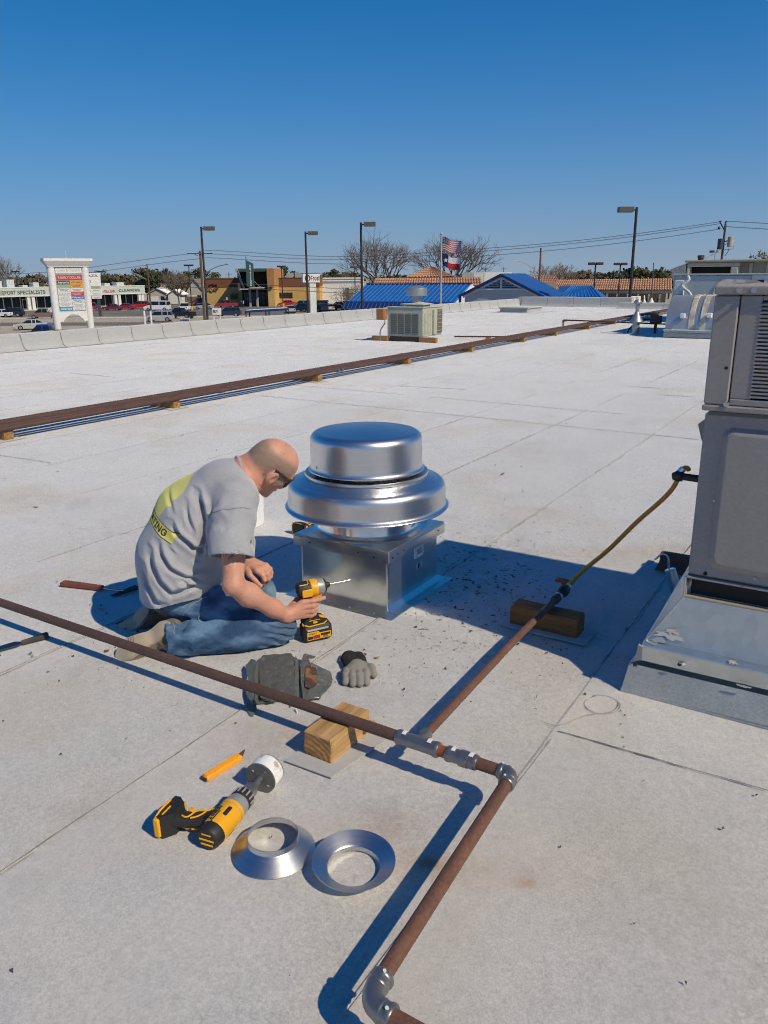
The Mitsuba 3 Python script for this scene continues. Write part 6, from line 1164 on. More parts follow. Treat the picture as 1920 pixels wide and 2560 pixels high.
for base, top, lb in [((-61.464,330,-5.6), (-60.279,330,3.598)[2], 'small distant pole above the brown building'), ((-35.209,330,-5.6), (-34.49,330,2.615)[2], 'small distant pole above the ochre building, right of centre'), ((41.495,330,-5.6), (40.922,330,4.593)[2], 'distant crossarm pole left of the gabled blue roof, left one'), ((50.323,340,-5.6), (49.584,340,4.944)[2], 'distant crossarm pole left of the gabled blue roof, right one'), ((64.895,300,-5.6), (63.818,300,5.193)[2], 'distant pole right of the slim wooden pole'), ((-122.236,260,-5.6), (-120.17,260,3.134)[2], 'distant pole at the left edge of the picture')]:
    upole(base, top, lb, [(top - .8, 1.3, 0)], .22)
mat('wire', (0.10, 0.10, 0.11), 0.6)
def wire(pts, label, r=.03): k = thing('power_line', label, 'power line'); scene[k] = mikit.ply(tube(spline(pts, 40), r, 5), 'wire', 40)
W3 = [(-23.465,110,5.003), (-13.151,107,4.285), (-2.711,103,3.858), (8.483,100,4.337), (18.081,97,4.877), (28.85,93,5.823), (36.479,90,6.789)]
NMW = ['topmost of the three long wires', 'middle one of the three long wires', 'lowest of the three long wires']
for i, (o0, o1) in enumerate(((0, 0), (.45, .20), (.95, .75))): wire([vec(q) - (0, 0, o0 + (o1 - o0) * j / 6) for j, q in enumerate(W3)], NMW[i] + ' between the crossarm pole and the transformer pole')
for i, o in enumerate((0, .75)): wire([vec(q) - (0, 0, o) for q in ((-24.234,110,4.657), (-28.929,112,4.288), (-42.052,118,3.014), (-58.455,126,2.418))], ('upper', 'lower')[i] + ' wire running left from the crossarm pole')
for i, o in enumerate((0, .55)): wire([vec(q) - (0, 0, o) for q in ((37.164,90,6.823), (38.586,88,6.566), (41.694,84,6.064))], ('upper', 'lower')[i] + ' wire running right from the transformer pole')
for i, o in enumerate((0, .55)): wire([vec(q) - (0, 0, o) for q in ((-34.404,120,0.341), (-25.956,112,0.78), (-13.454,108,0.402), (-0.263,104,-0.304))], ('upper', 'lower')[i] + ' of two low wires crossing before the ochre building', .035)

# ---- shops
mat('mint_wall', (0.56, 0.60, 0.575), 0.8); mat('shop_glass', (0.015, 0.025, 0.03), 0.15, spec=0.6); mat('column_white', (0.74, 0.75, 0.75), 0.7); mat('shop_sign', (0.06, 0.10, 0.08), 0.6)
sh = thing('shop_row', 'long pale mint shop row with dark glass fronts at the left', 'building'); A_ = vec((-91.813,183,-5.6)); B_ = vec((-62.926,217,-5.6)); sx_ = B_ - A_; SLn = np.linalg.norm(sx_); SM_ = frame(A_, sx_); SHt = (-86.78,186,-0.397)[2] - GZ; SHb = (-87.078,186,-2.412)[2] - GZ
def Sp(name, m, mt, **k): return part(sh, name, xf(m, SM_), mt, False, **k)
Sp('wall', box(0, SLn, 3.2, 18, 0, SHt - .3), 'mint_wall'); Sp('fascia', box(0, SLn, 0, 3.19, SHb, SHt), 'mint_wall'); Sp('coping', box(-.1, SLn + .1, -.08, 3.3, SHt + .01, SHt + .18), 'column_white'); Sp('soffit_trim', box(0, SLn, -.06, -.005, SHb + .05, SHb + .25), 'column_white')
Sp('plinth', box(0, SLn, -1.2, 3.19, 0, .15), 'concrete_pale')
nb_ = 22
for i in range(nb_):
    x0, x1 = SLn * i / nb_ + .15, SLn * (i + 1) / nb_ - .15; Sp('shop_window', box(x0, x1, 3.02, 3.15, .55, SHb - .1), 'shop_glass'); Sp('mullion', box(x0 - .2, x0 - .05, 2.98, 3.16, .2, SHb - .05), 'column_white')
    if i % 4 == 2: Sp('door', cat([box(x0 + .3, x0 + .42, 2.94, 3.01, .2, 2.5), box(x0 + 1.3, x0 + 1.42, 2.94, 3.01, .2, 2.5), box(x0 + .3, x0 + 1.42, 2.94, 3.01, 2.5, 2.62)]), 'column_white')
for u in (.29, .315, .46, .485, .60, .62, .805, .83, .965, .985): Sp('column', box(SLn * u - .38, SLn * u + .38, .2, .95, .15, SHb - .01), 'column_white')
def shop_text(s, u, h, w, m, z=.5): text_on(sh, s, h, SM_ @ frame((SLn * u, -.01, SHb + (SHt - SHb) * z), (1, 0, 0), (0, -1, 0)), m, w, True, depth=.06)
shop_text('SPORT SPECIALISTS', .265, .78, 10.5, 'shop_sign'); shop_text('CLEANERS', .895, .6, 6.2, 'sign_teal'); shop_text('PILLOW', .765, .55, 3.2, 'sign_red', .42)
Sp('logo', cat([xf(extr([(0, 0), (1.3, 0), (1.7, .9), (.9, .5), (.6, 1.3), (.2, .6)], .06), frame((SLn * .135, -.01, SHb + .5), (1, 0, 0), (0, -1, 0)))]), 'sign_green')
for u, w, h in ((.17, 2.2, 1.6), (.245, 1.8, 1.9), (.33, 1.2, .6), (.70, 2, 1.0), (.82, 1.6, .8), (.9, 2.2, 1.0), (.39, 1.4, 1.2)): Sp('roof_unit', box(SLn * u, SLn * u + w, 6, 8, SHt - .29, SHt + h), 'mint_wall')
# ---- arcade building
mat('ochre_wall', proc(lambda p, n, uv: MIX((0.50, 0.325, 0.115), (0.56, 0.37, 0.145), FB(p.x * .4, p.y * .4, p.z * .5, 3))), 0.9); mat('brown_band', (0.185, 0.078, 0.04), 0.9); mat('dark_brown', (0.10, 0.075, 0.05), 0.9); mat('teal_frame', (0.045, 0.085, 0.08), 0.6); mat('column_orange', (0.38, 0.19, 0.075), 0.9); mat('pale_trim', (0.35, 0.37, 0.36), 0.7)
ga = thing('arcade_building', 'ochre and brown building with a square entrance tower and vertical marquee', 'building')
XL, XT0, XT1, XR = (-46.625,214,-5.6)[0], (-36.638,206,-5.6)[0], (-26.968,206,-5.6)[0], (-16.38,214,-5.6)[0]; HW = (-43.263,214,1.165)[2] - GZ; HT = (-31.47,206,3.678)[2] - GZ; HB = (-21.969,214,-0.919)[2] - GZ
def Gp(name, m, mt, **k): return part(ga, name, mv(m, (0, 0, GZ)), mt, False, **k)
Gp('wall', box(XL, XT0, 214, 245, 0, HB), 'ochre_wall'); Gp('wall', box(XT1, XR, 214, 245, 0, HB), 'ochre_wall'); Gp('upper_band', box(XL, XT0, 213.9, 245, HB + .005, HW), 'brown_band'); Gp('upper_band', box(XT1, XR, 213.9, 245, HB + .005, HW), 'brown_band'); Gp('coping', box(XL - .1, XR + .1, 213.8, 245, HW + .005, HW + .25), 'dark_brown')
Gp('side_panel', box(XL - .02, XL + .6, 213.7, 213.88, 0, HW), 'brown_band') if 0 else None
cw = 1.75
Gp('tower_column', box(XT1 - cw, XT1, 205, 225, HB, HT), 'column_orange'); Gp('tower_column_base', box(XT1 - cw, XT1, 204.99, 224.9, 0, HB - .01), 'ochre_wall'); Gp('tower_back', box(XT0 + .5, XT1 - cw, 213, 225, 0, HT - .8), 'dark_brown'); Gp('tower_side', box(XT0, XT0 + .55, 208, 225, 3.8, HT), 'dark_brown'); Gp('tower_roof', box(XT0, XT1 - cw, 206, 225, HT - .75, HT), 'teal_frame'); Gp('tower_fin', hull([(XT0 - .1, 205.6, HT), (XT0 + .5, 205.6, HT), (XT0 + 1.7, 205.6, 4.5), (XT0 + 2.1, 205.6, 4.5), (XT0 - .1, 206.2, HT), (XT0 + .5, 206.2, HT), (XT0 + 1.7, 206.2, 4.5), (XT0 + 2.1, 206.2, 4.5)]), 'pale_trim')
Gp('canopy', box(XT0 + 1.2, XT1 - 3.6, 203.2, 213, 4.15, 4.5), 'pale_trim'); Gp('canopy', box(XT0 + 3.8, XT1 - 2.4, 202.4, 213, 4.52, 4.8), 'pale_trim')
for x in (XT0 + 3.2, XT0 + 5.0): Gp('entrance_column', box(x, x + .5, 205, 205.5, 0, 4.14), 'pale_trim')
for i in range(9): x = XT0 + .7 + i * .84; Gp('entrance_glass', box(x, x + .72, 212.7, 212.95, .1, 3.4), 'shop_glass'); Gp('mullion', box(x + .73, x + .8, 212.6, 212.9, 0, 3.5), 'pale_trim')
Gp('entrance_rail', box(XT0 + .6, XT1 - cw - .1, 212.62, 212.88, 1.7, 1.78), 'pale_trim')
XM0, XM1 = (-33.497,203,-5.6)[0], (-31.691,203,-5.6)[0]; zt, zb2 = (-31.835,203,4.779)[2] - GZ, (-32.138,203,-0.61)[2] - GZ
Gp('marquee', hull([(XM0, 202.9, zb2), (XM1, 202.9, zb2), (XM0, 202.9, zt + .9), (XM1, 202.9, zt), (XM0, 203.5, zb2), (XM1, 203.5, zb2), (XM0, 203.5, zt + .9), (XM1, 203.5, zt)]), 'sign_teal'); Gp('marquee_spike', cat([cyl((XM0 + .1, 203.2, zt + .6), (XM0 + .1, 203.2, zt + 1.6), .07, .03, 6), sph((XM0 + .1, 203.2, zt + 1.5), .16, 6)]), 'pole_dark')
for i, ch in enumerate('GATTILAND'): text_on(ga, ch, (zt - zb2) / 9 * .80, frame(((XM0 + XM1) / 2 + .15, 202.88, GZ + zt - .25 - (i + .5) * (zt - zb2 - .3) / 9), (1, 0, 0), (0, -1, 0)), 'print_white', None, True, depth=.05)
Gp('marquee_strut', tube([(XM1, 203.3, zb2 + 1.2), (XM1 + 1.6, 203.3, zb2 - .3)], .06, 6), 'pale_trim')
for r_ in range(3):
    for c_ in range(4): x = (-27.169,214,-5.6)[0] + c_ * .96; Gp('window', box(x, x + .84, 213.86, 213.98, 1.9 + r_ * .48, 2.30 + r_ * .48), 'brown_band' if 0 else 'shop_glass')
for c_ in range(4): x = (-39.753,214,-5.6)[0] + c_ * .5; Gp('window', box(x, x + .44, 213.86, 213.98, 1.7, 3.1), 'shop_glass')
Gp('scalloped_logo', xf(tube([((1.55 + .22 * math.cos(8 * a)) * math.cos(a), (.75 + .16 * math.cos(8 * a)) * math.sin(a), 0) for a in np.linspace(0, 2 * PI, 96)], .16, 6, False), frame(((-44.197,213,-5.6)[0], 213.5, (-43.601,213,-0.626)[2] - GZ), (1, 0, 0), (0, -1, 0))), 'brown_band')
Gp('accessible_bay_sign', box((-39.386,206,-5.6)[0], (-39.081,206,-5.6)[0], 206, 206.1, 1.2, 2.4), 'sign_panel')
for i in range(4): Gp('roof_unit', box(XT1 + 1.2 + i * 2.3, XT1 + 2.8 + i * 2.3, 222, 225, HW, HW + 1.4), 'pale_trim')
wb = thing('white_warehouse', 'plain white building right of the ochre building', 'building'); X0, X1 = (-17.187,226,-5.6)[0], (-5.678,226,-5.6)[0]; HWb = (-12.648,226,1.297)[2] - GZ
part(wb, 'wall', box(X0, X1, 226, 250, GZ, GZ + HWb), 'column_white', False)
for z in (.93, .84, .80): part(wb, 'band', box(X0 - .05, X1, 225.85, 225.99, GZ + HWb * z, GZ + HWb * z + .18), 'pale_trim', False)
part(wb, 'recess', box((-10.483,226,-5.6)[0], (-8.025,226,-5.6)[0], 225.7, 225.98, GZ, GZ + HWb * .55), 'pale_trim', False)
for x in (852, ): pass
part(wb, 'doorway', box((-10.036,226,-5.6)[0], (-9.142,226,-5.6)[0], 225.6, 225.69, GZ, GZ + 4.2), 'dark_brown', False)
# ---- bank sign
fs_ = thing('bank_sign', 'white bank sign on a pale square post behind a lamp post', 'sign'); FM = frame((-9.344,110,-5.6), (.96, .28, 0)); ft, fb = (-9.353,110,1.89)[2] - GZ, (-9.392,110,0.76)[2] - GZ
def Fp(name, m, mt, **k): return part(fs_, name, xf(m, FM), mt, False, **k)
Fp('post', box(-.42, .42, -.3, .3, 0, fb), 'sign_panel'); Fp('cabinet', box(-1.35, .95, -.45, .45, fb + .01, ft), 'sign_white'); Fp('cabinet_cap', box(-1.45, 1.0, -.5, .5, ft + .01, ft + .08), 'sign_dark')
text_on(fs_, 'Frost', .55, FM @ frame((.32, -.46, (ft + fb) / 2 - .02), (1, 0, 0), (0, -1, 0)), 'dark_brown', 1.2, True, depth=.02)
Fp('logo', xf(cat([tube([(.30 * math.cos(a), .40 * math.sin(a), 0) for a in np.linspace(0, 2 * PI, 20)], .07, 6, False), box(-.06, .06, -.3, .3, -.03, .03)]), frame((-.72, -.47, (ft + fb) / 2), (1, 0, 0), (0, -1, 0))), 'dark_brown')
# ---- houses
mat('house_wall', (0.45, 0.42, 0.37), 0.9); mat('shingle', (0.17, 0.135, 0.11), 0.9); mat('house_white', (0.66, 0.65, 0.62), 0.8)
def house(label, x0, x1, y, zw, zr, wall, roofm, d=9):
    k = thing('house', label, 'house'); part(k, 'wall', box(x0, x1, y, y + d, GZ, GZ + zw), wall, False); xm, e = (x0 + x1) / 2, .5
    part(k, 'gable', hull([(x0, y, GZ + zw), (x1, y, GZ + zw), (xm, y, GZ + zr), (x0, y + .2, GZ + zw), (x1, y + .2, GZ + zw), (xm, y + .2, GZ + zr)]), wall, False)
    for s in (-1, 1): xe = xm + s * ((x1 - x0) / 2 + e); part(k, 'roof', hull([(xm, y - e, GZ + zr + .1), (xe, y - e, GZ + zw - .1), (xm, y + d + e, GZ + zr + .1), (xe, y + d + e, GZ + zw - .1), (xm, y - e, GZ + zr + .25), (xe, y - e, GZ + zw + .05), (xm, y + d + e, GZ + zr + .25), (xe, y + d + e, GZ + zw + .05)]), roofm, False)
    part(k, 'garage_door', box(x0 + .8, x0 + 3.2, y - .06, y - .005, GZ, GZ + 2.1), 'sign_panel', False); part(k, 'window', box(x1 - 2, x1 - .9, y - .05, y - .004, GZ + 1, GZ + 2.1), 'shop_glass', False)
house('pale house with a low gable behind the white van', (-68.31,238,-5.6)[0], (-62.551,238,-5.6)[0], 238, 2.7, 4.2, 'house_wall', 'house_white'); house('white garage house left of the wooden pole', (-61.909,236,-5.6)[0], (-58.062,236,-5.6)[0], 236, 2.5, 3.8, 'house_white', 'house_white', 7); house('brown roofed house beside the ochre building', (-60.025,250,-5.6)[0], (-54.591,250,-5.6)[0], 250, 2.9, 6.6, 'house_wall', 'shingle', 12)
k = thing('wooden_fence', 'brown board fence between the pale houses', 'fence')
for i in range(12): x = (-59.284,240,-5.6)[0] + i * .42; part(k, 'board', box(x, x + .38, 240, 240.06, GZ, GZ + 1.9), 'pole_wood', False)

# ---- tiled buildings
mat('tile', proc(lambda p, n, uv: MIX((0.37, 0.19, 0.115), (0.49, 0.285, 0.18), N(p.x * 1.3, p.y * 1.3, p.z * 2.2)) * (0.9 + 0.2 * N(p.x * 7, p.y * 7, p.z * 7))), 0.85)
def tile_roof(par_, a, b, c, d_, nx, nz=6, name='tile_slope'):
    """Barrel tiles between eave a-b and ridge d-c: joined columns of tiles, each course stepped."""
    a, b, c, d_ = map(vec, (a, b, c, d_)); nrm = np.cross(b - a, d_ - a); nrm /= np.linalg.norm(nrm); nrm *= np.sign(nrm[2]); w = np.linalg.norm(b - a) / nx; V, F = [], []
    for j in range(nz):
        for e, lift in ((j / nz, .10), ((j + 1) / nz, .0)):
            for i in range(nx * 4 + 1):
                u = i / (nx * 4); p = (a * (1 - u) + b * u) * (1 - e) + (d_ * (1 - u) + c * u) * e; V.append(p + nrm * (lift + .30 * w * abs(math.sin(i * PI / 4)) ** 1.0))
    V = np.array(V); m = nx * 4 + 1; i = np.arange(m - 1)
    for r in range(2 * nz - 1): F.append(np.stack([r * m + i, r * m + i + 1, (r + 1) * m + i + 1, (r + 1) * m + i], 1))
    return part(par_, name, tm(V, np.vstack(F)), 'tile', False, kind='stuff')
mat('fascia_tan', (0.44, 0.36, 0.26), 0.9); mat('shade_wall', (0.30, 0.255, 0.20), 0.9)
ta1 = thing('tiled_shop_row', 'shop row with an orange tiled mansard behind the long blue roof', 'building')
e0, e1_, r0, r1_ = (-1.837,150,-0.128), (17.169,140,-0.184), (-1.253,152,1.057), (17.103,142,1.06)
tile_roof(ta1, e0, e1_, r1_, r0, 42, 3); part(ta1, 'wall', hull([(q[0], q[1] + dy, z) for q in (e0, e1_) for dy in (.3, 16) for z in (GZ, e0[2])]), 'shade_wall', False); part(ta1, 'roof_slab', hull([(q[0], q[1] + dy, q[2] + z) for q in (r0, r1_) for dy in (0, 14) for z in (-.1, .1)]), 'fascia_tan', False)
tp = thing('tiled_pyramid_roof', 'low pyramid of orange tiles above the tiled shop row', 'building'); pc_ = (9.48,165,3.165); hw_ = 6.3; pe = (9.496,165,1.168)[2]
cs = [vec((pc_[0] - hw_ * .8, 165 - 4.5, pe)), vec((pc_[0] + hw_ * .75, 165 - 6.5, pe)), vec((pc_[0] + hw_ * .9, 165 + 5, pe)), vec((pc_[0] - hw_ * .7, 165 + 7, pe))]; ap = vec((pc_[0] + .3, 165, pc_[2]))
for i in range(2): a2, b3 = cs[i], cs[i + 1]; tile_roof(tp, a2, b3, ap + (b3 - a2) * .01, ap - (b3 - a2) * .01, 16, 5)
part(tp, 'wall', hull([(c_[0] * .97 + pc_[0] * .03, c_[1], z) for c_ in cs for z in (GZ, pe - .05)]), 'shade_wall', False); part(tp, 'back_slope', hull([cs[2], cs[3], ap - (0, 0, .1)]+[cs[2] - (0, .3, .1)]), 'tile', False)
for i, (x0, x1, t0, t1, mt) in enumerate(((1152, 1178, 681, 694, 'pale_trim'), (1179, 1204, 681, 694, 'mint_wall'), (1205, 1271, 680, 694, 'sign_panel'))):
    q0, q1 = (15.35,160,2.094), (24.652,160,1.046); xa, xb = [(x_ - 960) / 1967 * 160 for x_ in (x0, x1)]; k = thing('roof_cabinet', ['grey', 'pale green', 'long cream'][i] + ' rooftop cabinet behind the tiled shop row', 'rooftop cabinet'); scene[k] = mikit.ply(box(xa, xb, 160, 163, q1[2] - 1.0, q0[2]), mt, False)
ta2 = thing('tiled_shop_row', 'longer low shop row with an orange tiled roof and dark shopfronts at the right', 'building')
e0, e1_, r0, r1_ = (33.673,172,-1.623), (53.256,150,-1.437), (35.874,178,0.353), (55.535,157,0.57)
tile_roof(ta2, e0, e1_, r1_, r0, 56, 6); yf = lambda x: np.interp(x, [e0[0], e1_[0]], [e0[1], e1_[1]])
part(ta2, 'fascia', hull([(q[0], q[1] + dy, q[2] + z) for q in (e0, e1_) for dy in (-.1, .2) for z in (-.55, -.03)]), 'fascia_tan', False); part(ta2, 'wall', hull([(q[0], q[1] + dy, z) for q in (e0, e1_) for dy in (3.0, 14) for z in (GZ, e0[2] + 1)]), 'shade_wall', False)
for i in range(13): x = e0[0] + (e1_[0] - e0[0]) * (i + .2) / 13; part(ta2, 'shop_window', box(x, x + 1.5, yf(x) + 2.8, yf(x) + 2.95, GZ + .3, GZ + 2.6), 'shop_glass', False); part(ta2, 'pier', box(x - .5, x - .15, yf(x) + .1, yf(x) + .5, GZ, e0[2] - .5), 'fascia_tan', False)
th_ = thing('tiled_hip_roof', 'short orange tiled hip roof behind the slim wooden pole', 'building'); tile_roof(th_, (29.244,165,0.077), (34.611,160,0.064), (34.768,164,1.264), (30.392,169,1.305), 18, 4); part(th_, 'wall', box((29.745,166,0.066)[0], (35.584,166,0.017)[0], 167, 175, GZ, (29.69,166,1.308)[2] - .3), 'shade_wall', False)
for lb, q in (('left one of two white bins beyond the low parapet', (46.084,150,-3.579)), ('right one of two white bins beyond the low parapet', (46.97,150,-3.587))): k = thing('storage_bin', lb, 'bin'); part(k, 'bin', lathe([(.62, 0), (.66, .08), (.66, 1.0)], 10, q), 'sign_white', 40); part(k, 'lid', lathe([(.70, 1.0), (.70, 1.08), (.4, 1.2), (.001, 1.22)], 10, q), 'sign_white', 40)
k = thing('traffic_cone', 'small white cone post beyond the low parapet', 'cone'); scene[k] = mikit.ply(tube([(48.367,150,-3.527), (48.324,150,-3.028), (48.256,150,-2.246)], [.35, .12, .12], 8), 'sign_white', 40)

# ---- blue roofed buildings
mat('blue_roof', (0.016, 0.115, 0.40), 0.4, spec=0.4); mat('blue_seam', (0.05, 0.19, 0.50), 0.4); mat('blue_dark', (0.012, 0.035, 0.16), 0.5); mat('gable_grey', (0.50, 0.50, 0.51), 0.9); mat('white_trim', (0.74, 0.75, 0.78), 0.7)
def slope(par_, o, w, d, z0, z1, n, name='roof_panel', m='blue_roof'):
    """A standing seam slope in the roof frame: eave from o along +a for w, running back d to the ridge; ribs as parts."""
    rp = part(par_, name, rx(hull([(o[0], o[1], z0), (o[0] + w, o[1], z0), (o[0] + w, o[1] + d, z1), (o[0], o[1] + d, z1), (o[0], o[1], z0 - .08), (o[0] + w, o[1], z0 - .08), (o[0] + w, o[1] + d, z1 - .08), (o[0], o[1] + d, z1 - .08)])), m, False)
    for i in range(n + 1): a = o[0] + w * i / n; part(rp, 'seam', rx(hull([(a - .025, o[1] - .01, z0 + .01), (a + .025, o[1] - .01, z0 + .01), (a - .025, o[1] + d, z1 + .01), (a + .025, o[1] + d, z1 + .01), (a, o[1] - .01, z0 + .09), (a, o[1] + d, z1 + .09)])), 'blue_seam', False)
bA = vec((-1.42 * .848 - 80 * .53, -1.42 * .53 + 80 * .848, 0))
b1_ = thing('blue_roofed_restaurant', 'low building with a long bright blue metal roof behind the flagpole', 'building')
slope(b1_, (bA[0], bA[1] - 3.3), 11.2, 3.3, -.80, .72, 24)
part(b1_, 'ridge_cap', rx(cbox(bA[0] - .1, bA[0] + 11.3, bA[1] - .12, bA[1] + .12, .72, .80, .03)), 'blue_dark', 30); part(b1_, 'back_slope', rx(hull([(bA[0], bA[1] + .05, .70), (bA[0] + 11.2, bA[1] + .05, .70), (bA[0], bA[1] + 4, -.8), (bA[0] + 11.2, bA[1] + 4, -.8), (bA[0], bA[1] + 4, -.9), (bA[0] + 11.2, bA[1] + 4, -.9)])), 'blue_roof', False)
part(b1_, 'gable', rx(hull([(bA[0] + 11.1, bA[1] - 3.2, -.9), (bA[0] + 11.1, bA[1] + 3.9, -.9), (bA[0] + 11.1, bA[1], .68), (bA[0] + 11.28, bA[1] - 3.2, -.9), (bA[0] + 11.28, bA[1] + 3.9, -.9), (bA[0] + 11.28, bA[1], .68)])), 'white_trim', False)
part(b1_, 'wall', rx(box(bA[0] + .1, bA[0] + 11.0, bA[1] - 2.9, bA[1] + 3.8, GZ, -.92)), 'gable_grey', False)
part(b1_, 'skirt_panel', rx(hull([(bA[0] - .3, bA[1] - 3.32, -.85), (bA[0] + 11.0, bA[1] - 3.32, -.85), (bA[0] - .5, bA[1] - 3.8, -1.45), (bA[0] + 11.0, bA[1] - 3.8, -1.45), (bA[0] - .3, bA[1] - 3.2, -.85), (bA[0] + 11, bA[1] - 3.2, -1.45)])), 'blue_dark', False)
for i in range(26): a = bA[0] - .3 + i * .44; part(b1_, 'skirt_seam', rx(hull([(a, bA[1] - 3.36, -.85), (a + .04, bA[1] - 3.36, -.85), (a - .01, bA[1] - 3.86, -1.45), (a + .04, bA[1] - 3.86, -1.45), (a, bA[1] - 3.3, -.85), (a, bA[1] - 3.7, -1.45)])), 'blue_seam', False)
g_o = (8.72 * .848 - 60 * .53, 8.72 * .53 + 60 * .848); hwg, zr, ze, lg = 3.1, 1.52, .11, 4.4
b2_ = thing('gabled_restaurant', 'grey gabled front with a louvred vent under a bright blue metal roof', 'building')
part(b2_, 'wall', rx(box(g_o[0] - hwg + .12, g_o[0] + hwg - .12, g_o[1] + .12, g_o[1] + lg - .2, GZ, ze - .05)), 'gable_grey', False); part(b2_, 'gable_wall', rx(hull([(g_o[0] - hwg + .12, g_o[1] + .12, ze - .05), (g_o[0] + hwg - .12, g_o[1] + .12, ze - .05), (g_o[0], g_o[1] + .12, zr - .12), (g_o[0] - hwg + .12, g_o[1] + .3, ze - .05), (g_o[0] + hwg - .12, g_o[1] + .3, ze - .05), (g_o[0], g_o[1] + .3, zr - .12)])), 'gable_grey', False)
sl_ = (zr - ze) / hwg
for s in (-1, 1):
    part(b2_, 'roof_panel', rx(hull([(g_o[0], g_o[1] - .1, zr), (g_o[0] + s * (hwg + .25), g_o[1] - .1, ze - .25 * sl_), (g_o[0], g_o[1] + lg, zr), (g_o[0] + s * (hwg + .25), g_o[1] + lg, ze - .25 * sl_), (g_o[0], g_o[1] - .1, zr - .07), (g_o[0] + s * (hwg + .25), g_o[1] - .1, ze - .25 * sl_ - .07), (g_o[0], g_o[1] + lg, zr - .07), (g_o[0] + s * (hwg + .25), g_o[1] + lg, ze - .25 * sl_ - .07)])), 'blue_roof', False)
    part(b2_, 'verge_trim', rx(hull([(g_o[0], g_o[1] - .16, zr + .04), (g_o[0] + s * (hwg + .3), g_o[1] - .16, ze - .3 * sl_ + .04), (g_o[0], g_o[1] - .11, zr - .16), (g_o[0] + s * (hwg + .3), g_o[1] - .11, ze - .3 * sl_ - .16), (g_o[0], g_o[1] - .16, zr - .16), (g_o[0] + s * (hwg + .3), g_o[1] - .16, ze - .3 * sl_ - .16), (g_o[0], g_o[1] - .11, zr + .04)])), 'blue_dark', False)
    part(b2_, 'rake_board', rx(hull([(g_o[0], g_o[1] + .04, zr - .2), (g_o[0] + s * hwg, g_o[1] + .04, ze - .16), (g_o[0], g_o[1] + .10, zr - .34), (g_o[0] + s * hwg, g_o[1] + .10, ze - .3), (g_o[0], g_o[1] + .04, zr - .34), (g_o[0] + s * hwg, g_o[1] + .04, ze - .3)])), 'white_trim', False)
part(b2_, 'corner_drop', rx(box(g_o[0] - hwg - .26, g_o[0] - hwg - .16, g_o[1] - .15, g_o[1] + .1, ze - .75, ze - .2)), 'blue_dark', False)
for i in range(15): b = g_o[1] + .1 + i * (lg - .15) / 14; part(b2_, 'roof_seam', rx(hull([(g_o[0], b, zr + .01), (g_o[0], b + .05, zr + .01), (g_o[0] + hwg + .24, b, ze - .24 * sl_ + .01), (g_o[0] + hwg + .24, b + .05, ze - .24 * sl_ + .01), (g_o[0], b + .025, zr + .07), (g_o[0] + hwg + .24, b + .025, ze - .24 * sl_ + .09)])), 'blue_seam', False); part(b2_, 'skirt_seam', rx(box(g_o[0] + hwg + .30, g_o[0] + hwg + .36, b, b + .06, ze - .85, ze - .12)), 'blue_seam', False)
part(b2_, 'skirt_panel', rx(box(g_o[0] + hwg + .1, g_o[0] + hwg + .30, g_o[1] - .05, g_o[1] + lg, ze - .85, ze - .13)), 'blue_roof', False); part(b2_, 'skirt_edge', rx(box(g_o[0] + hwg + .1, g_o[0] + hwg + .34, g_o[1] - .08, g_o[1] + lg, ze - .93, ze - .855)), 'white_trim', False)
for j in range(5):
    z = zr - .42 - j * .145; w = (zr - .22 - z) / sl_ - .18; w2 = max(w - .32, .05)
    for s in (-1, 1): part(b2_, 'vent_slat', rx(hull([(g_o[0] + s * .06, g_o[1] + .02, z), (g_o[0] + s * w, g_o[1] + .02, z), (g_o[0] + s * .06, g_o[1] + .10, z + .035), (g_o[0] + s * w, g_o[1] + .10, z + .035), (g_o[0] + s * .06, g_o[1] + .02, z - .02), (g_o[0] + s * w, g_o[1] + .02, z - .02)])), 'white_trim', False)
part(b2_, 'vent_backing', rx(hull([(g_o[0] - 1.9, g_o[1] + .113, zr - 1.02), (g_o[0] + 1.9, g_o[1] + .113, zr - 1.02), (g_o[0], g_o[1] + .113, zr - .25), (g_o[0], g_o[1] + .118, zr - .25)])), 'dark_void', False); part(b2_, 'vent_post', rx(box(g_o[0] - .06, g_o[0] + .06, g_o[1] - .02, g_o[1] + .1, zr - 1.04, zr - .3)), 'white_trim', False); part(b2_, 'vent_sill', rx(box(g_o[0] - 2.3, g_o[0] + 2.3, g_o[1] + .0, g_o[1] + .11, zr - 1.12, zr - 1.04)), 'white_trim', False)
b3_ = thing('blue_hip_roof', 'smaller blue metal hip roof right of the gabled front', 'building'); c0, c1_, c2_, c3_ = (14.146,66,-0.301), (16.636,62,-0.196), (16.841,66,0.58), (15.82,69,0.525)
hipc = [vec(q) for q in (c0, c1_, c2_, c3_)]; out_ = vec((17.204,62,-0.466)); lft = vec((15.558,72,0.461))
part(b3_, 'roof_panel', hull(hipc + [hipc[0] - (0, 0, .06), hipc[1] - (0, 0, .06)]), 'blue_roof', False); part(b3_, 'end_panel', hull([hipc[1], hipc[2], out_, out_ + (1.0, 3, 0), hipc[2] - (0, 0, .1)]), 'blue_roof', False); part(b3_, 'left_panel', hull([hipc[0], hipc[3], lft, hipc[0] - (0, 0, .05), lft - (0, 0, .05)]), 'blue_roof', False)
for i in range(13): u = i / 12; p, q = hipc[0] * (1 - u) + hipc[1] * u, hipc[3] * (1 - u) + hipc[2] * u; part(b3_, 'roof_seam', tube([p + (0, 0, .02), q + (0, 0, .02)], .04, 5), 'blue_seam', 40)
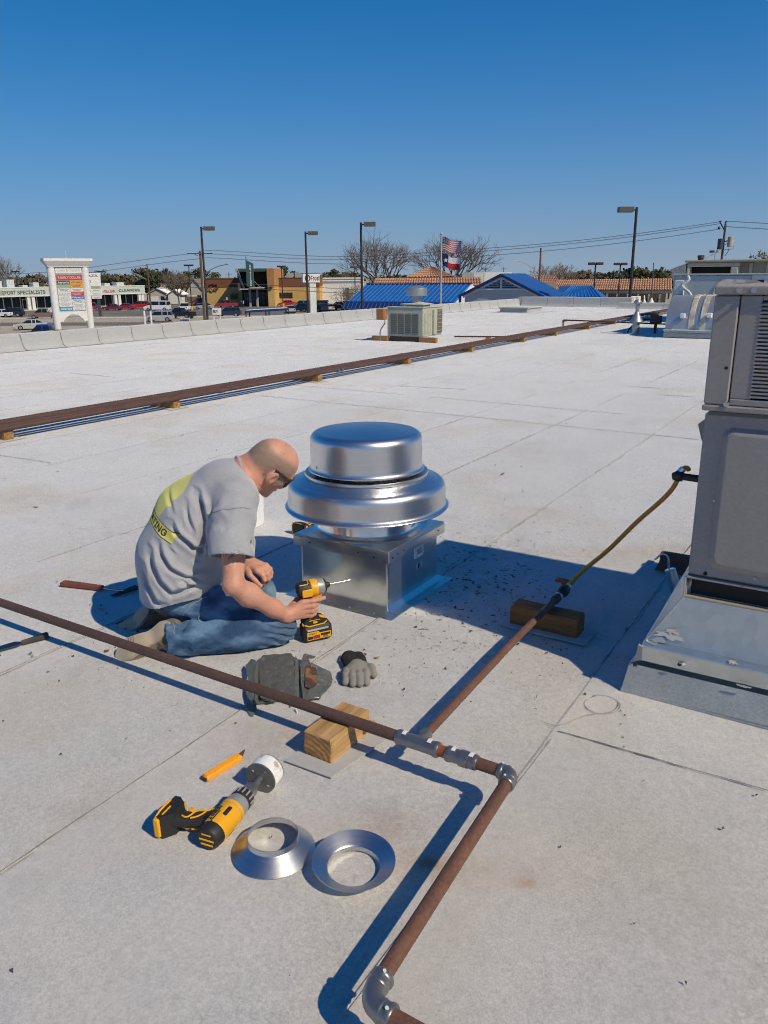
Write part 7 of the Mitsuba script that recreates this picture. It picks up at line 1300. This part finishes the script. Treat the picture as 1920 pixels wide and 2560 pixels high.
part(b3_, 'hip_cap', tube([hipc[0], hipc[3]], .06, 6), 'blue_dark', 40); part(b3_, 'wall', hull([(q[0] + ex, q[1] + dy, z) for q, ex in ((hipc[0], 1.0), (hipc[1], -.3)) for dy in (1.2, 6) for z in (GZ, hipc[0][2] - .25)]), 'gable_grey', False); part(b3_, 'eave_trim', tube([hipc[0] - (0, 0, .1), hipc[1] - (0, 0, .1)], .06, 6), 'white_trim', 40)
# ---- flagpole
mat('flag_red', (0.50, 0.03, 0.04), 0.8); mat('flag_white', (0.72, 0.70, 0.70), 0.8); mat('flag_blue', (0.02, 0.03, 0.14), 0.8)
fp = thing('flagpole', 'tall silver flagpole with a ball finial in front of the blue roofs', 'flagpole'); fb_, ftop = vec((4.668,65,-5.6)), (4.621,65,4.472)[2]
part(fp, 'pole', tube([fb_, (fb_[0], fb_[1], ftop)], [.10, .06], 10), 'lamp_lens', 50); part(fp, 'finial', sph((fb_[0], fb_[1], ftop + .10), .11, 8), 'lamp_lens', 40)
def flag(name, label, z0, W, Hh, drop, parts_):
    k = thing(name, label, 'flag')
    def S(u, v): u, v = np.asarray(u, float), np.asarray(v, float); return np.stack([fb_[0] + .08 + W * u * .92 + .05 * np.sin(u * 9 + v), fb_[1] - .25 * np.sin(u * 6.5 + v * 1.5) * u - .5 * u, z0 - Hh * v * (1 - .08 * u) - drop * u ** 1.4 + .07 * np.sin(u * 7 + 1)], -1)
    for nm, (u0, u1, v0, v1), m, off in parts_:
        n1, n2 = max(2, int((u1 - u0) * 24)), max(2, int((v1 - v0) * 14)); uu, vv = np.meshgrid(np.linspace(u0, u1, n1), np.linspace(v0, v1, n2), indexing='ij'); P_ = S(uu.ravel(), vv.ravel()) - [0, off, 0]; i, j = np.meshgrid(np.arange(n1 - 1), np.arange(n2 - 1), indexing='ij')
        part(k, nm, tm(P_, np.stack([i * n2 + j, (i + 1) * n2 + j, (i + 1) * n2 + j + 1, i * n2 + j + 1], -1).reshape(-1, 4)), m, True)
    return k, S
us = [('stripe', (0 if i > 6 else .40, 1, i / 13, (i + 1) / 13), 'flag_red' if i % 2 == 0 else 'flag_white', 0) for i in range(13)] + [('canton', (0, .40, 0, 7 / 13), 'flag_blue', 0)]
k, S = flag('national_flag', 'red, white and blue striped flag flying at the top of the pole', (4.623,65,4.295)[2], 1.55, 1.0, .38, us)
st = []
for r in range(9):
    for c in range(6 - r % 2):
        q = S(.035 + (c + .5 * (r % 2)) * .065, .03 + r * .056); a = np.arange(10) * PI / 5; rr = np.where(np.arange(10) % 2 == 0, .026, .011); V = np.c_[q[0] + rr * np.sin(a), np.full(10, q[1] - .012), q[2] + rr * np.cos(a)]; st.append(tm(np.vstack([V, q - [0, .012, 0]]), [[i, (i + 1) % 10, 10] for i in range(10)]))
part(k, 'stars', cat(st), 'flag_white', False, kind='stuff')
k, S = flag('state_flag', 'flag with one white star on blue, flying below the striped flag', (4.638,65,3.048)[2], 1.50, .95, .42, [('hoist_band', (0, .34, 0, 1), 'flag_blue', 0), ('upper_band', (.34, 1, 0, .5), 'flag_white', 0), ('lower_band', (.34, 1, .5, 1), 'flag_red', 0)])
q = S(.17, .5); a = np.arange(10) * PI / 5; rr = np.where(np.arange(10) % 2 == 0, .20, .08); V = np.c_[q[0] + rr * np.sin(a), q[1] - .06 - .1 * np.sin(a) * rr, q[2] + rr * np.cos(a)]; part(k, 'star', tm(np.vstack([V, q - [0, .06, 0]]), [[i, (i + 1) % 10, 10] for i in range(10)]), 'flag_white', False)

# ------------------------------------------------------------------ trees
mat('leaf_olive', proc(lambda p, n, uv: MIX((0.075, 0.072, 0.035), (0.17, 0.145, 0.085), N(p.x * .9, p.y * .9, p.z * .9))), 0.9)
mat('leaf_brown', proc(lambda p, n, uv: MIX((0.14, 0.105, 0.075), (0.25, 0.20, 0.145), N(p.x * .9, p.y * .9, p.z * .9))), 0.9)
mat('leaf_green', proc(lambda p, n, uv: MIX((0.03, 0.045, 0.018), (0.10, 0.11, 0.045), N(p.x * 1.1, p.y * 1.1, p.z * 1.1))), 0.9)
mat('bark_dark', (0.155, 0.125, 0.105), 0.9); mat('bark_grey', (0.19, 0.155, 0.125), 0.9)
def leaves(centres, radii, n, size, rg):
    c = np.asarray(centres, float); r = np.asarray(radii, float); i = rg.integers(0, len(c), n); d = rg.normal(size=(n, 3)); d /= np.linalg.norm(d, axis=1, keepdims=True); p = c[i] + d * r[i] * (rg.random((n, 1)) ** .45)
    a = rg.normal(size=(n, 3)); a /= np.linalg.norm(a, axis=1, keepdims=True); b = np.cross(a, rg.normal(size=(n, 3))); b /= np.linalg.norm(b, axis=1, keepdims=True); s = size * rg.uniform(.5, 1.4, (n, 1))
    V = np.stack([p - a * s, p + b * s * .6, p + a * s, p - b * s * .6], 1).reshape(-1, 3); k = np.arange(n) * 4; return tm(V, np.stack([k, k + 1, k + 2, k + 3], 1))
def leafy(name, label, base, Hh, Wd, m, seed, group=None, n=900, trunk=.25):
    rg = np.random.default_rng(seed); b = vec(base); k = thing(name, label, 'tree', group); nc = 9
    c = np.c_[b[0] + rg.uniform(-.36, .36, nc) * Wd, b[1] + rg.uniform(-.3, .3, nc) * Wd, b[2] + Hh * (trunk + .12 + (1 - trunk - .24) * rg.random(nc))]; r = np.c_[rg.uniform(.16, .30, nc) * Wd, rg.uniform(.16, .28, nc) * Wd, rg.uniform(.12, .20, nc) * Hh]
    part(k, 'trunk', cat([tube([b, b + (0, 0, Hh * trunk), b + (0, 0, Hh * .6)], [Wd * .035, Wd * .03, .04], 6)] + [tube([b + (0, 0, Hh * trunk), q], [Wd * .02, .03], 5) for q in c[:5]]), 'bark_dark', 40); part(k, 'crown', leaves(c, r, n, Wd * .052, rg), m, False)
def bare(name, label, base, Hh, seed, spread=.6, depth=6, lean=0, mtl='bark_dark', fork=.22, rmin=.012, tilt=0.33):
    rg = np.random.default_rng(seed); k = thing(name, label, 'tree'); tr_, br_ = [], []
    def grow(p, d, L, r, lv):
        pts = [p]; q = p.copy(); dd = d.copy()
        for _ in range(3): dd = dd + rg.normal(size=3) * .10 + vec((0, 0, .05)); dd /= np.linalg.norm(dd); q = q + dd * L / 3; pts.append(q)
        (tr_ if lv < 2 else br_).append(tube(pts, np.linspace(r, r * .72, 4), 6 if lv < 2 else 4 if lv < 4 else 3, False))
        if lv >= depth: return
        nb = 6 if lv == 0 else 3 if lv < 4 or rg.random() < .6 else 2; ph = rg.uniform(0, 6)
        e1 = np.cross(dd, [.3, .9, .2]); e1 /= np.linalg.norm(e1); e2 = np.cross(dd, e1)
        for i in range(nb):
            an = ph + i * 2 * PI / nb + rg.normal() * .3; t = e1 * math.cos(an) + e2 * math.sin(an); a = (rg.uniform(.75, 1.25) if lv == 0 else rg.uniform(.45, .95)) * spread; e = dd * math.cos(a) + t * math.sin(a); e = e + vec((0, 0, .06)); e /= np.linalg.norm(e)
            grow(pts[-1] if i < 2 or lv == 0 else pts[2], e, L * (rg.uniform(1.0, 1.25) if lv == 0 else rg.uniform(.66, .84)), max(r * (.55 if lv == 0 else .64), rmin), lv + 1)
    grow(vec(base), vec((lean, 0, 1)) / math.hypot(1, lean), Hh * fork, Hh * .028, 0)
    part(k, 'trunk', cat(tr_), 'bark_dark' if mtl == 'bark_dark' else mtl, 40); part(k, 'branches', cat(br_), mtl, 40)
bare('bare_tree', 'large bare branching tree behind the lamp post, left of the flags', (0.186,172,-5.6), 15.0, 5, .80, 6, rmin=.021, fork=.235)
bare('bare_tree', 'bare branching tree behind the two flags', (15.756,185,-5.6), 16.0, 9, .74, 6, .03, rmin=.021, fork=.235)
bare('bare_tree', 'smaller spreading bare tree low before the white building', (-5.248,140,-5.6), 7.4, 21, 1.05, 5, -.1, 'bark_grey', .22, rmin=.022)
bare('bare_tree', 'thin bare tree at the left beside the twin headed lamp', (-109.991,240,-5.6), 12.0, 33, .55, 5, 0, 'bark_grey', rmin=.03, fork=.25)
bare('bare_tree', 'thin pale bare tree before the brown roofed house', (-56.77,228,-5.6), 8.5, 41, .65, 5, 0, 'bark_grey', rmin=.03, fork=.25)
bare('bare_tree', 'bushy bare tree behind the tiled hip roof, right of the slim pole', (54.312,260,-5.6), 11.4, 52, .8, 5, 0, 'bark_grey', .24, rmin=.05)
bare('bare_tree', 'bare shrub tree between the tiled hip roof and the distant pole', (52.51,240,-5.6), 9.2, 57, .8, 5, 0, 'bark_grey', .24, rmin=.05)
TL = [((-121.108,262,-5.6), 9.2, 9, 'leaf_brown', 'low brown tree at the left edge behind the shops'), ((-123.626,280,-5.6), 10.0, 12, 'leaf_olive', 'wide olive tree behind the shops, left of the pylon'), ((-126.831,300,-5.6), 10, 10, 'leaf_brown', 'brown tree directly left of the pylon'), ((-99.415,290,-5.6), 10.5, 9, 'leaf_brown', 'brown tree right of the smaller plaza sign'), ((-91.626,270,-5.6), 11.0, 4, 'leaf_green', 'small dark evergreen right of the smaller plaza sign'), ((-92.354,285,-5.6), 10.6, 12, 'leaf_olive', 'wide olive tree above the shop row, right end'), ((-91.586,300,-5.6), 10.3, 11, 'leaf_olive', 'olive tree behind the bare wooden pole'),
      ((-77.495,270,-5.6), 11.8, 10, 'leaf_olive', 'tallest olive tree above the pale houses'), ((-71.705,262,-5.6), 10.4, 10, 'leaf_green', 'dark green tree behind the pale houses'), ((-71.377,280,-5.6), 11.6, 11, 'leaf_olive', 'round olive tree above the white garage house'), ((-70.775,290,-5.6), 9.6, 9, 'leaf_brown', 'brown tree right of the white garage house'), ((-68.77,300,-5.6), 12.0, 8, 'leaf_green', 'dark tree behind the wooden pole with the crossarm'), ((-68.311,330,-5.6), 11.2, 9, 'leaf_green', 'small dark treetop above the brown building'), ((-36.989,320,-5.6), 12.2, 8, 'leaf_green', 'dark treetop above the ochre building'), ((-18.514,300,-5.6), 11.4, 8, 'leaf_green', 'dark treetop above the white building'), ((-14.38,310,-5.6), 9.8, 16, 'leaf_olive', 'flat olive treetop above the white building, right one'),
      ((3.609,250,-5.6), 9.0, 12, 'leaf_green', 'green treetop at the foot of the large bare tree'), ((71.876,300,-5.6), 9.8, 14, 'leaf_brown', 'low brown tree above the long tiled roof, left one'), ((81.421,320,-5.6), 9.6, 13, 'leaf_olive', 'low olive tree above the long tiled roof'), ((64.287,215,-5.6), 9.6, 12, 'leaf_green', 'dark evergreen behind the long tiled roof, right of the twin lamp'), ((73.328,230,-5.6), 9.2, 13, 'leaf_green', 'dark evergreen left of the service mast'), ((74.172,220,-5.6), 10.4, 7, 'leaf_green', 'tall narrow dark evergreen behind the service mast'), ((84.363,240,-5.6), 9.6, 8, 'leaf_olive', 'olive treetop beside the tan cooler')]

for i, (b, h_, w_, m_, lb) in enumerate(TL): leafy('leafy_tree', lb, b, h_ * .90, w_, m_, 100 + i)
leafy('leafy_tree', 'pale green treetop at the right edge behind the tan cooler', (55.382,120,-5.6), (54.151,120,4.505)[2] - GZ, 4.2, 'leaf_olive', 300, n=700, trunk=.62)
rg = np.random.default_rng(77); xs = rg.uniform(-330, 420, 130); k = thing('distant_trees', 'far off strip of trees along the horizon', 'trees', kind='stuff')
scene[k] = mikit.ply(leaves(np.c_[xs, rg.uniform(430, 560, 130), GZ + rg.uniform(2.0, 5.5, 130)], np.c_[rg.uniform(5, 12, 130), rg.uniform(4, 8, 130), rg.uniform(2.2, 4.5, 130)], 5200, .9, rg), 'leaf_olive', False)

# ------------------------------------------------------------------ vehicles
CARC = dict(white=(0.72, 0.73, 0.74), black=(0.012, 0.012, 0.016), maroon=(0.17, 0.02, 0.03), silver=(0.42, 0.42, 0.42), red=(0.42, 0.02, 0.025), brown=(0.20, 0.125, 0.105), grey=(0.15, 0.17, 0.19), blue=(0.02, 0.05, 0.30), navy=(0.015, 0.025, 0.07))
for n_, c_ in CARC.items(): mat('car_' + n_, c_, 0.3, spec=0.6, clearcoat=0.8)
mat('car_glass', (0.012, 0.014, 0.018), 0.08, spec=0.7); mat('tyre', (0.015, 0.015, 0.015), 0.9); mat('rim', (0.42, 0.42, 0.43), 0.35, metal=0.6); mat('tail_lamp', (0.35, 0.01, 0.01), 0.3); mat('head_lamp', (0.7, 0.7, 0.72), 0.2)
STY = {'sedan': (4.6, 1.8, [(-2.3, .45), (-2.25, .92), (-1.55, .98), (1.0, .95), (2.15, .74), (2.3, .5), (2.2, .28), (-2.2, .28)], [(-1.65, .97), (-.85, 1.42), (.35, 1.44), (1.15, .95)]),
       'suv': (4.7, 1.9, [(-2.35, .5), (-2.32, 1.1), (-1.9, 1.12), (1.1, 1.10), (2.2, .98), (2.35, .6), (2.25, .34), (-2.25, .34)], [(-2.25, 1.1), (-1.95, 1.74), (.45, 1.76), (1.25, 1.09)]),
       'pickup': (5.5, 1.95, [(-2.75, .6), (-2.72, 1.15), (.0, 1.17), (1.3, 1.15), (2.6, 1.02), (2.75, .65), (2.6, .4), (-2.65, .4)], [(-.75, 1.16), (-.55, 1.84), (.75, 1.85), (1.5, 1.14)]),
       'van': (5.9, 2.0, [(-2.95, .45), (-2.93, 1.30), (1.7, 1.30), (2.5, 1.1), (2.9, .9), (2.95, .5), (2.8, .33), (-2.85, .33)], [(-2.9, 1.29), (-2.75, 2.15), (1.0, 2.2), (2.1, 1.25)])}
def car(style, colour, base, head, label, seed=0):
    L, Wd, body, cab = STY[style]; k = thing({'suv': 'parked_car', 'sedan': 'parked_car', 'pickup': 'pickup_truck', 'van': 'van'}[style], label, {'pickup': 'truck', 'van': 'van'}.get(style, 'car')); M = rotz(math.radians(head), base); h = Wd / 2
    def C(name, m, mt, sm=False, **kw): return part(k, name, xf(m, M), mt, sm, **kw)
    b = extr(body, Wd - .16, frame((0, h - .08, 0), (1, 0, 0), (0, -1, 0))); mid = hull([(x * .985, s * h, z * .97 + .02) for x, z in body if z > .4 or 1 for s in (-1, 1)]) if 0 else None
    C('body', cat([b, hull([(x * .97, s * h, z) for x, z in [(p[0], min(p[1], .82)) for p in body] for s in (-1, 1)])]), 'car_' + colour)
    zt = cab[1][1]; C('windows', hull([(x, s * (h - .10 if z < zt - .2 else h - .27), z) for x, z in cab for s in (-1, 1)]), 'car_glass')
    C('roof', hull([(x * 1.0 + (.06 if x > 0 else -.03), s * (h - .25), z + dz) for x, z in cab[1:3] for s in (-1, 1) for dz in (-.10, .03)]), 'car_' + colour)
    for x0 in (cab[1][0] * .45 + cab[2][0] * .55,) + ((cab[0][0] * .5 + cab[1][0] * .5 + .55,) if style != 'pickup' else ()):
        C('pillar', hull([(x0 + dx, s * (h - .09 if z < zt - .2 else h - .25), z) for dx in (-.06, .06) for z in (cab[0][1], zt - .02) for s in (-1, 1)]), 'car_' + colour)
    r = .34 if style in ('sedan',) else .39
    for sx in (-.31, .31):
        for s in (-1, 1): c = (sx * L, s * (h - .10), r); w_ = C('wheel', cyl((c[0], c[1] - .12, r), (c[0], c[1] + .12, r), r, n=16), 'tyre', 30); part(w_, 'hub', xf(cyl((c[0], c[1] - .125 * 1, r), (c[0], c[1] + .125, r), r * .6, n=12), M), 'rim', 30)
    zl = .72 if style == 'sedan' else .9
    for s in (-1, 1): C('headlight', box(L / 2 - .14, L / 2 + .01, s * (h - .45), s * (h - .12), zl - .14, zl + .02), 'head_lamp'); C('tail_light', box(-L / 2 - .02, -L / 2 + .08, s * (h - .35), s * (h - .1), zl - .05, zl + .12), 'tail_lamp')
    if style == 'pickup': C('load_bed', box(-L / 2 + .12, cab[0][0] - .1, -h + .15, h - .15, 1.165, 1.19), 'tyre')
    return k
for st, cl, b, hd, lb in [
    ('sedan', 'white', (-75.2,159.786,-5.6), 180, 'white car cut off by the left edge'), ('suv', 'black', (-73.592,161.117,-5.6), 185, 'black car at the far left, left of a yellow lamp footing'), ('sedan', 'maroon', (-90.404,200.627,-5.6), 175, 'dark maroon car parked close to the shops at the far left'),
    ('pickup', 'brown', (-63.149,151.561,-5.6), 190, 'brown truck standing left of the pylon'), ('sedan', 'silver', (-51.598,118.559,-5.6), 205, 'silver sedan nearest the left parapet'), ('pickup', 'blue', (-40.434,97,-5.6), 182, 'bright blue truck half hidden by the left parapet'), ('pickup', 'silver', (-57.981,152.148,-5.6), 20, 'silver truck seen through the arch of the pylon'), ('suv', 'red', (-68.067,191.034,-5.6), 0, 'red and white vehicle right of the pylon'),
    ('pickup', 'white', (-77.379,232.056,-5.6), 175, 'white truck parked at the shops behind the maroon car'), ('sedan', 'maroon', (-63.11,189.976,-5.6), 178, 'maroon sedan right of the smaller plaza sign'), ('sedan', 'red', (-61.366,194.281,-5.6), 175, 'low red car between the maroon sedan and the larger red car'), ('suv', 'red', (-60.031,201.438,-5.6), 180, 'larger red car left of the white van'), ('van', 'white', (-51.236,185.213,-5.6), 180, 'long white passenger van behind the bare wooden pole'), ('suv', 'silver', (-37.906,137.917,-5.6), 182, 'silver car with a bright glint just beyond the parapet'),
    ('suv', 'white', (-62.52,245.976,-5.6), 178, 'small white car parked by the white garage house'), ('pickup', 'white', (-44.061,181.539,-5.6), 95, 'white truck seen from behind beside the black truck'), ('pickup', 'black', (-36.958,148.526,-5.6), 165, 'black truck between the silver car and the wooden pole'), ('suv', 'maroon', (-51.189,228.648,-5.6), 180, 'maroon car behind the wooden pole'), ('sedan', 'silver', (-42.226,192.472,-5.6), 180, 'pale silver sedan passing behind the wooden pole'),
    ('pickup', 'red', (-38.573,201.732,-5.6), 182, 'red truck in front of the ochre wall'), ('suv', 'black', (-39.93,216.228,-5.6), 180, 'dark car behind the red truck'), ('suv', 'navy', (-29.012,153.128,-5.6), 183, 'dark navy car right of the white board sign'), ('sedan', 'red', (-24.471,209.441,-5.6), 178, 'red hatchback below the ochre wall windows'), ('suv', 'grey', (-19.318,194.694,-5.6), 182, 'grey car left of the bank sign post'), ('sedan', 'silver', (-18.986,168.383,-5.6), 100, 'silver sedan left of the bank sign, seen from behind'), ('suv', 'navy', (-17.023,173.859,-5.6), 140, 'dark blue car at the foot of the bank sign, left side'),
    ('suv', 'black', (-15.122,193.73,-5.6), 178, 'black car right of the bank sign post'), ('suv', 'navy', (-13.279,173.087,-5.6), 120, 'navy car right of the bank sign post, nearer one'), ('sedan', 'silver', (-11.823,176.903,-5.6), 110, 'silver sedan between the navy car and the big black car'), ('suv', 'black', (-9.581,180.734,-5.6), 150, 'big black car left of the blue roof'), ('van', 'white', (-13.415,232.437,-5.6), 180, 'white van parked before the white building'), ('suv', 'white', (-8.178,189.675,-5.6), 120, 'white car between the big black car and the blue roof'), ('sedan', 'white', (-14.507,209.9,-5.6), 90, 'white car behind the silver sedan by the white building')]:
    car(st, cl, b, hd, lb)
k = [q for q in labels if labels[q].get('label', '').startswith('brown truck')][0]
M = rotz(math.radians(190), (-63.149,151.561,-5.6)); part(k, 'tow_boom', xf(cat([tube([(-.6, 0, 1.2), (-3.0, 0, 2.5)], .12, 6), tube([(-.5, .5, 1.2), (-1.6, .3, 2.2)], .09, 6), tube([(-2.2, -.6, .9), (-3.2, 0, 2.3)], .09, 6), box(-2.7, -1.2, -.9, .9, 1.2, 1.45)]), M), 'house_white', False)
cp_ = thing('carport', 'long flat navy blue canopy just beyond the parapet, left of the bank sign', 'canopy'); c0 = vec((-16.266,96,-2.545)); c1 = vec((-11.333,96,-2.311))
part(cp_, 'roof', hull([c0 + (0, 0, .25), c1 + (0, 0, .25), c0 + (0, 3, .25), c1 + (0, 3, .25), c0, c1, c0 + (0, 3, 0), c1 + (0, 3, 0)]), 'blue_dark', False); part(cp_, 'roof_sheet', hull([c0 + (.1, .1, .256), c1 + (-.1, .1, .256), c0 + (.1, 2.9, .27), c1 + (-.1, 2.9, .27)] + [c0 + (.1, 1.5, .30), c1 + (-.1, 1.5, .30)]), 'bluegrey_pale', False)
for u in (.02, .5, .98):
    for dy in (.2, 2.8): q = c0 * (1 - u) + c1 * u; part(cp_, 'post', box(q[0] - .06, q[0] + .06, q[1] + dy - .06, q[1] + dy + .06, GZ, q[2]), 'pole_dark', False)
bs = thing('board_sign', 'white board sign low beside the wooden pole', 'sign'); q0, q1 = (-22.201,106,-2.312), (-21.06,106,-3.183); part(bs, 'board', box(q0[0], q1[0], 106, 106.1, q1[2], q0[2]), 'sign_white', False); part(bs, 'post', cat([box(q0[0] + .1, q0[0] + .2, 106.1, 106.2, GZ, q0[2]), box(q1[0] - .2, q1[0] - .1, 106.1, 106.2, GZ, q0[2])]), 'sign_white', False) if 0 else [part(bs, 'post', box(x, x + .1, 106.11, 106.2, GZ, q0[2]), 'sign_white', False) for x in (q0[0] + .1, q1[0] - .2)]
text_on(bs, 'BUY', .36, frame(((q0[0] * .62 + q1[0] * .38), 105.98, (q0[2] + q1[2]) / 2), (1, 0, 0), (0, -1, 0)), 'sign_dark', .6, True, depth=.02)
bs = thing('board_sign', 'low white lettered sign peeking over the parapet left of the wooden pole', 'sign'); q0, q1 = (-17.522,70,-1.898), (-16.666,70,-2.445); part(bs, 'board', box(q0[0], q1[0], 70, 70.08, q1[2], q0[2]), 'sign_white', False); text_on(bs, 'WARNING', .16, frame(((q0[0] + q1[0]) / 2, 69.98, q0[2] - .14), (1, 0, 0), (0, -1, 0)), 'sign_dark', .8, True, depth=.02); [part(bs, 'post', box(x, x + .06, 70.081, 70.14, GZ, q1[2]), 'pole_dark', False) for x in (q0[0] + .1, q1[0] - .2)]
for i, (b0, t0, lb) in enumerate((((-26.409,90,-5.6), (-26.448,90,-1.988), 'white post standing before the silver car, left one'), ((-25.698,90,-5.6), (-25.739,90,-1.994), 'white post standing before the silver car, right one'))): k = thing('white_post', lb, 'post'); scene[k] = mikit.ply(tube([b0, (b0[0], b0[1], t0[2])], .11, 8), 'sign_white', 40)
for base, lb in (((-33.834,195.495,-5.6), 'walking person in dark clothes by the entrance of the arcade'), ((-33.777,198.016,-5.6), 'walking person in a pale top beside the one in dark clothes')):
    b = vec(base); dk = 'dark' in lb and 'pale' not in lb
    def walker(p):
        q = p - b; d = rcone(q, (0, 0, 1.0), (0.02, 0, 1.40), .17, .19, .9); d = smin(d, np.linalg.norm(q - [.03, 0, 1.66], axis=1) - .115, .04); d = smin(d, rcone(q, (.02, 0, 1.45), (.03, 0, 1.58), .06, .06), .04)
        for s in (-1, 1): d = smin(d, chain(q, [(0, s * .09, .95), (s * .12, s * .09, .5), (s * .16 - .05, s * .09, .06)], [.10, .07, .05]), .05); d = smin(d, chain(q, [(.02, s * .2, 1.40), (-s * .08, s * .24, 1.12), (-s * .05 + .12, s * .22, .92)], [.06, .05, .04]), .04); d = smin(d, rcone(q, (s * .16 - .05, s * .09, .05), (s * .16 + .13, s * .09, .04), .045, .035), .03)
        return d
    m_ = skin(walker, b - [.5, .5, .05], b + [.5, .5, 1.9], .045); z = m_.vertices[:, 2] - b[2]; col = np.where(z[:, None] > 1.5, [.35, .2, .14], np.where(z[:, None] > .95, [.02, .02, .025] if dk else [.5, .45, .42], [.03, .035, .06]))
    k = thing('person', lb, 'person'); scene[k] = mikit.ply(m_, 'skin', True, color=col)
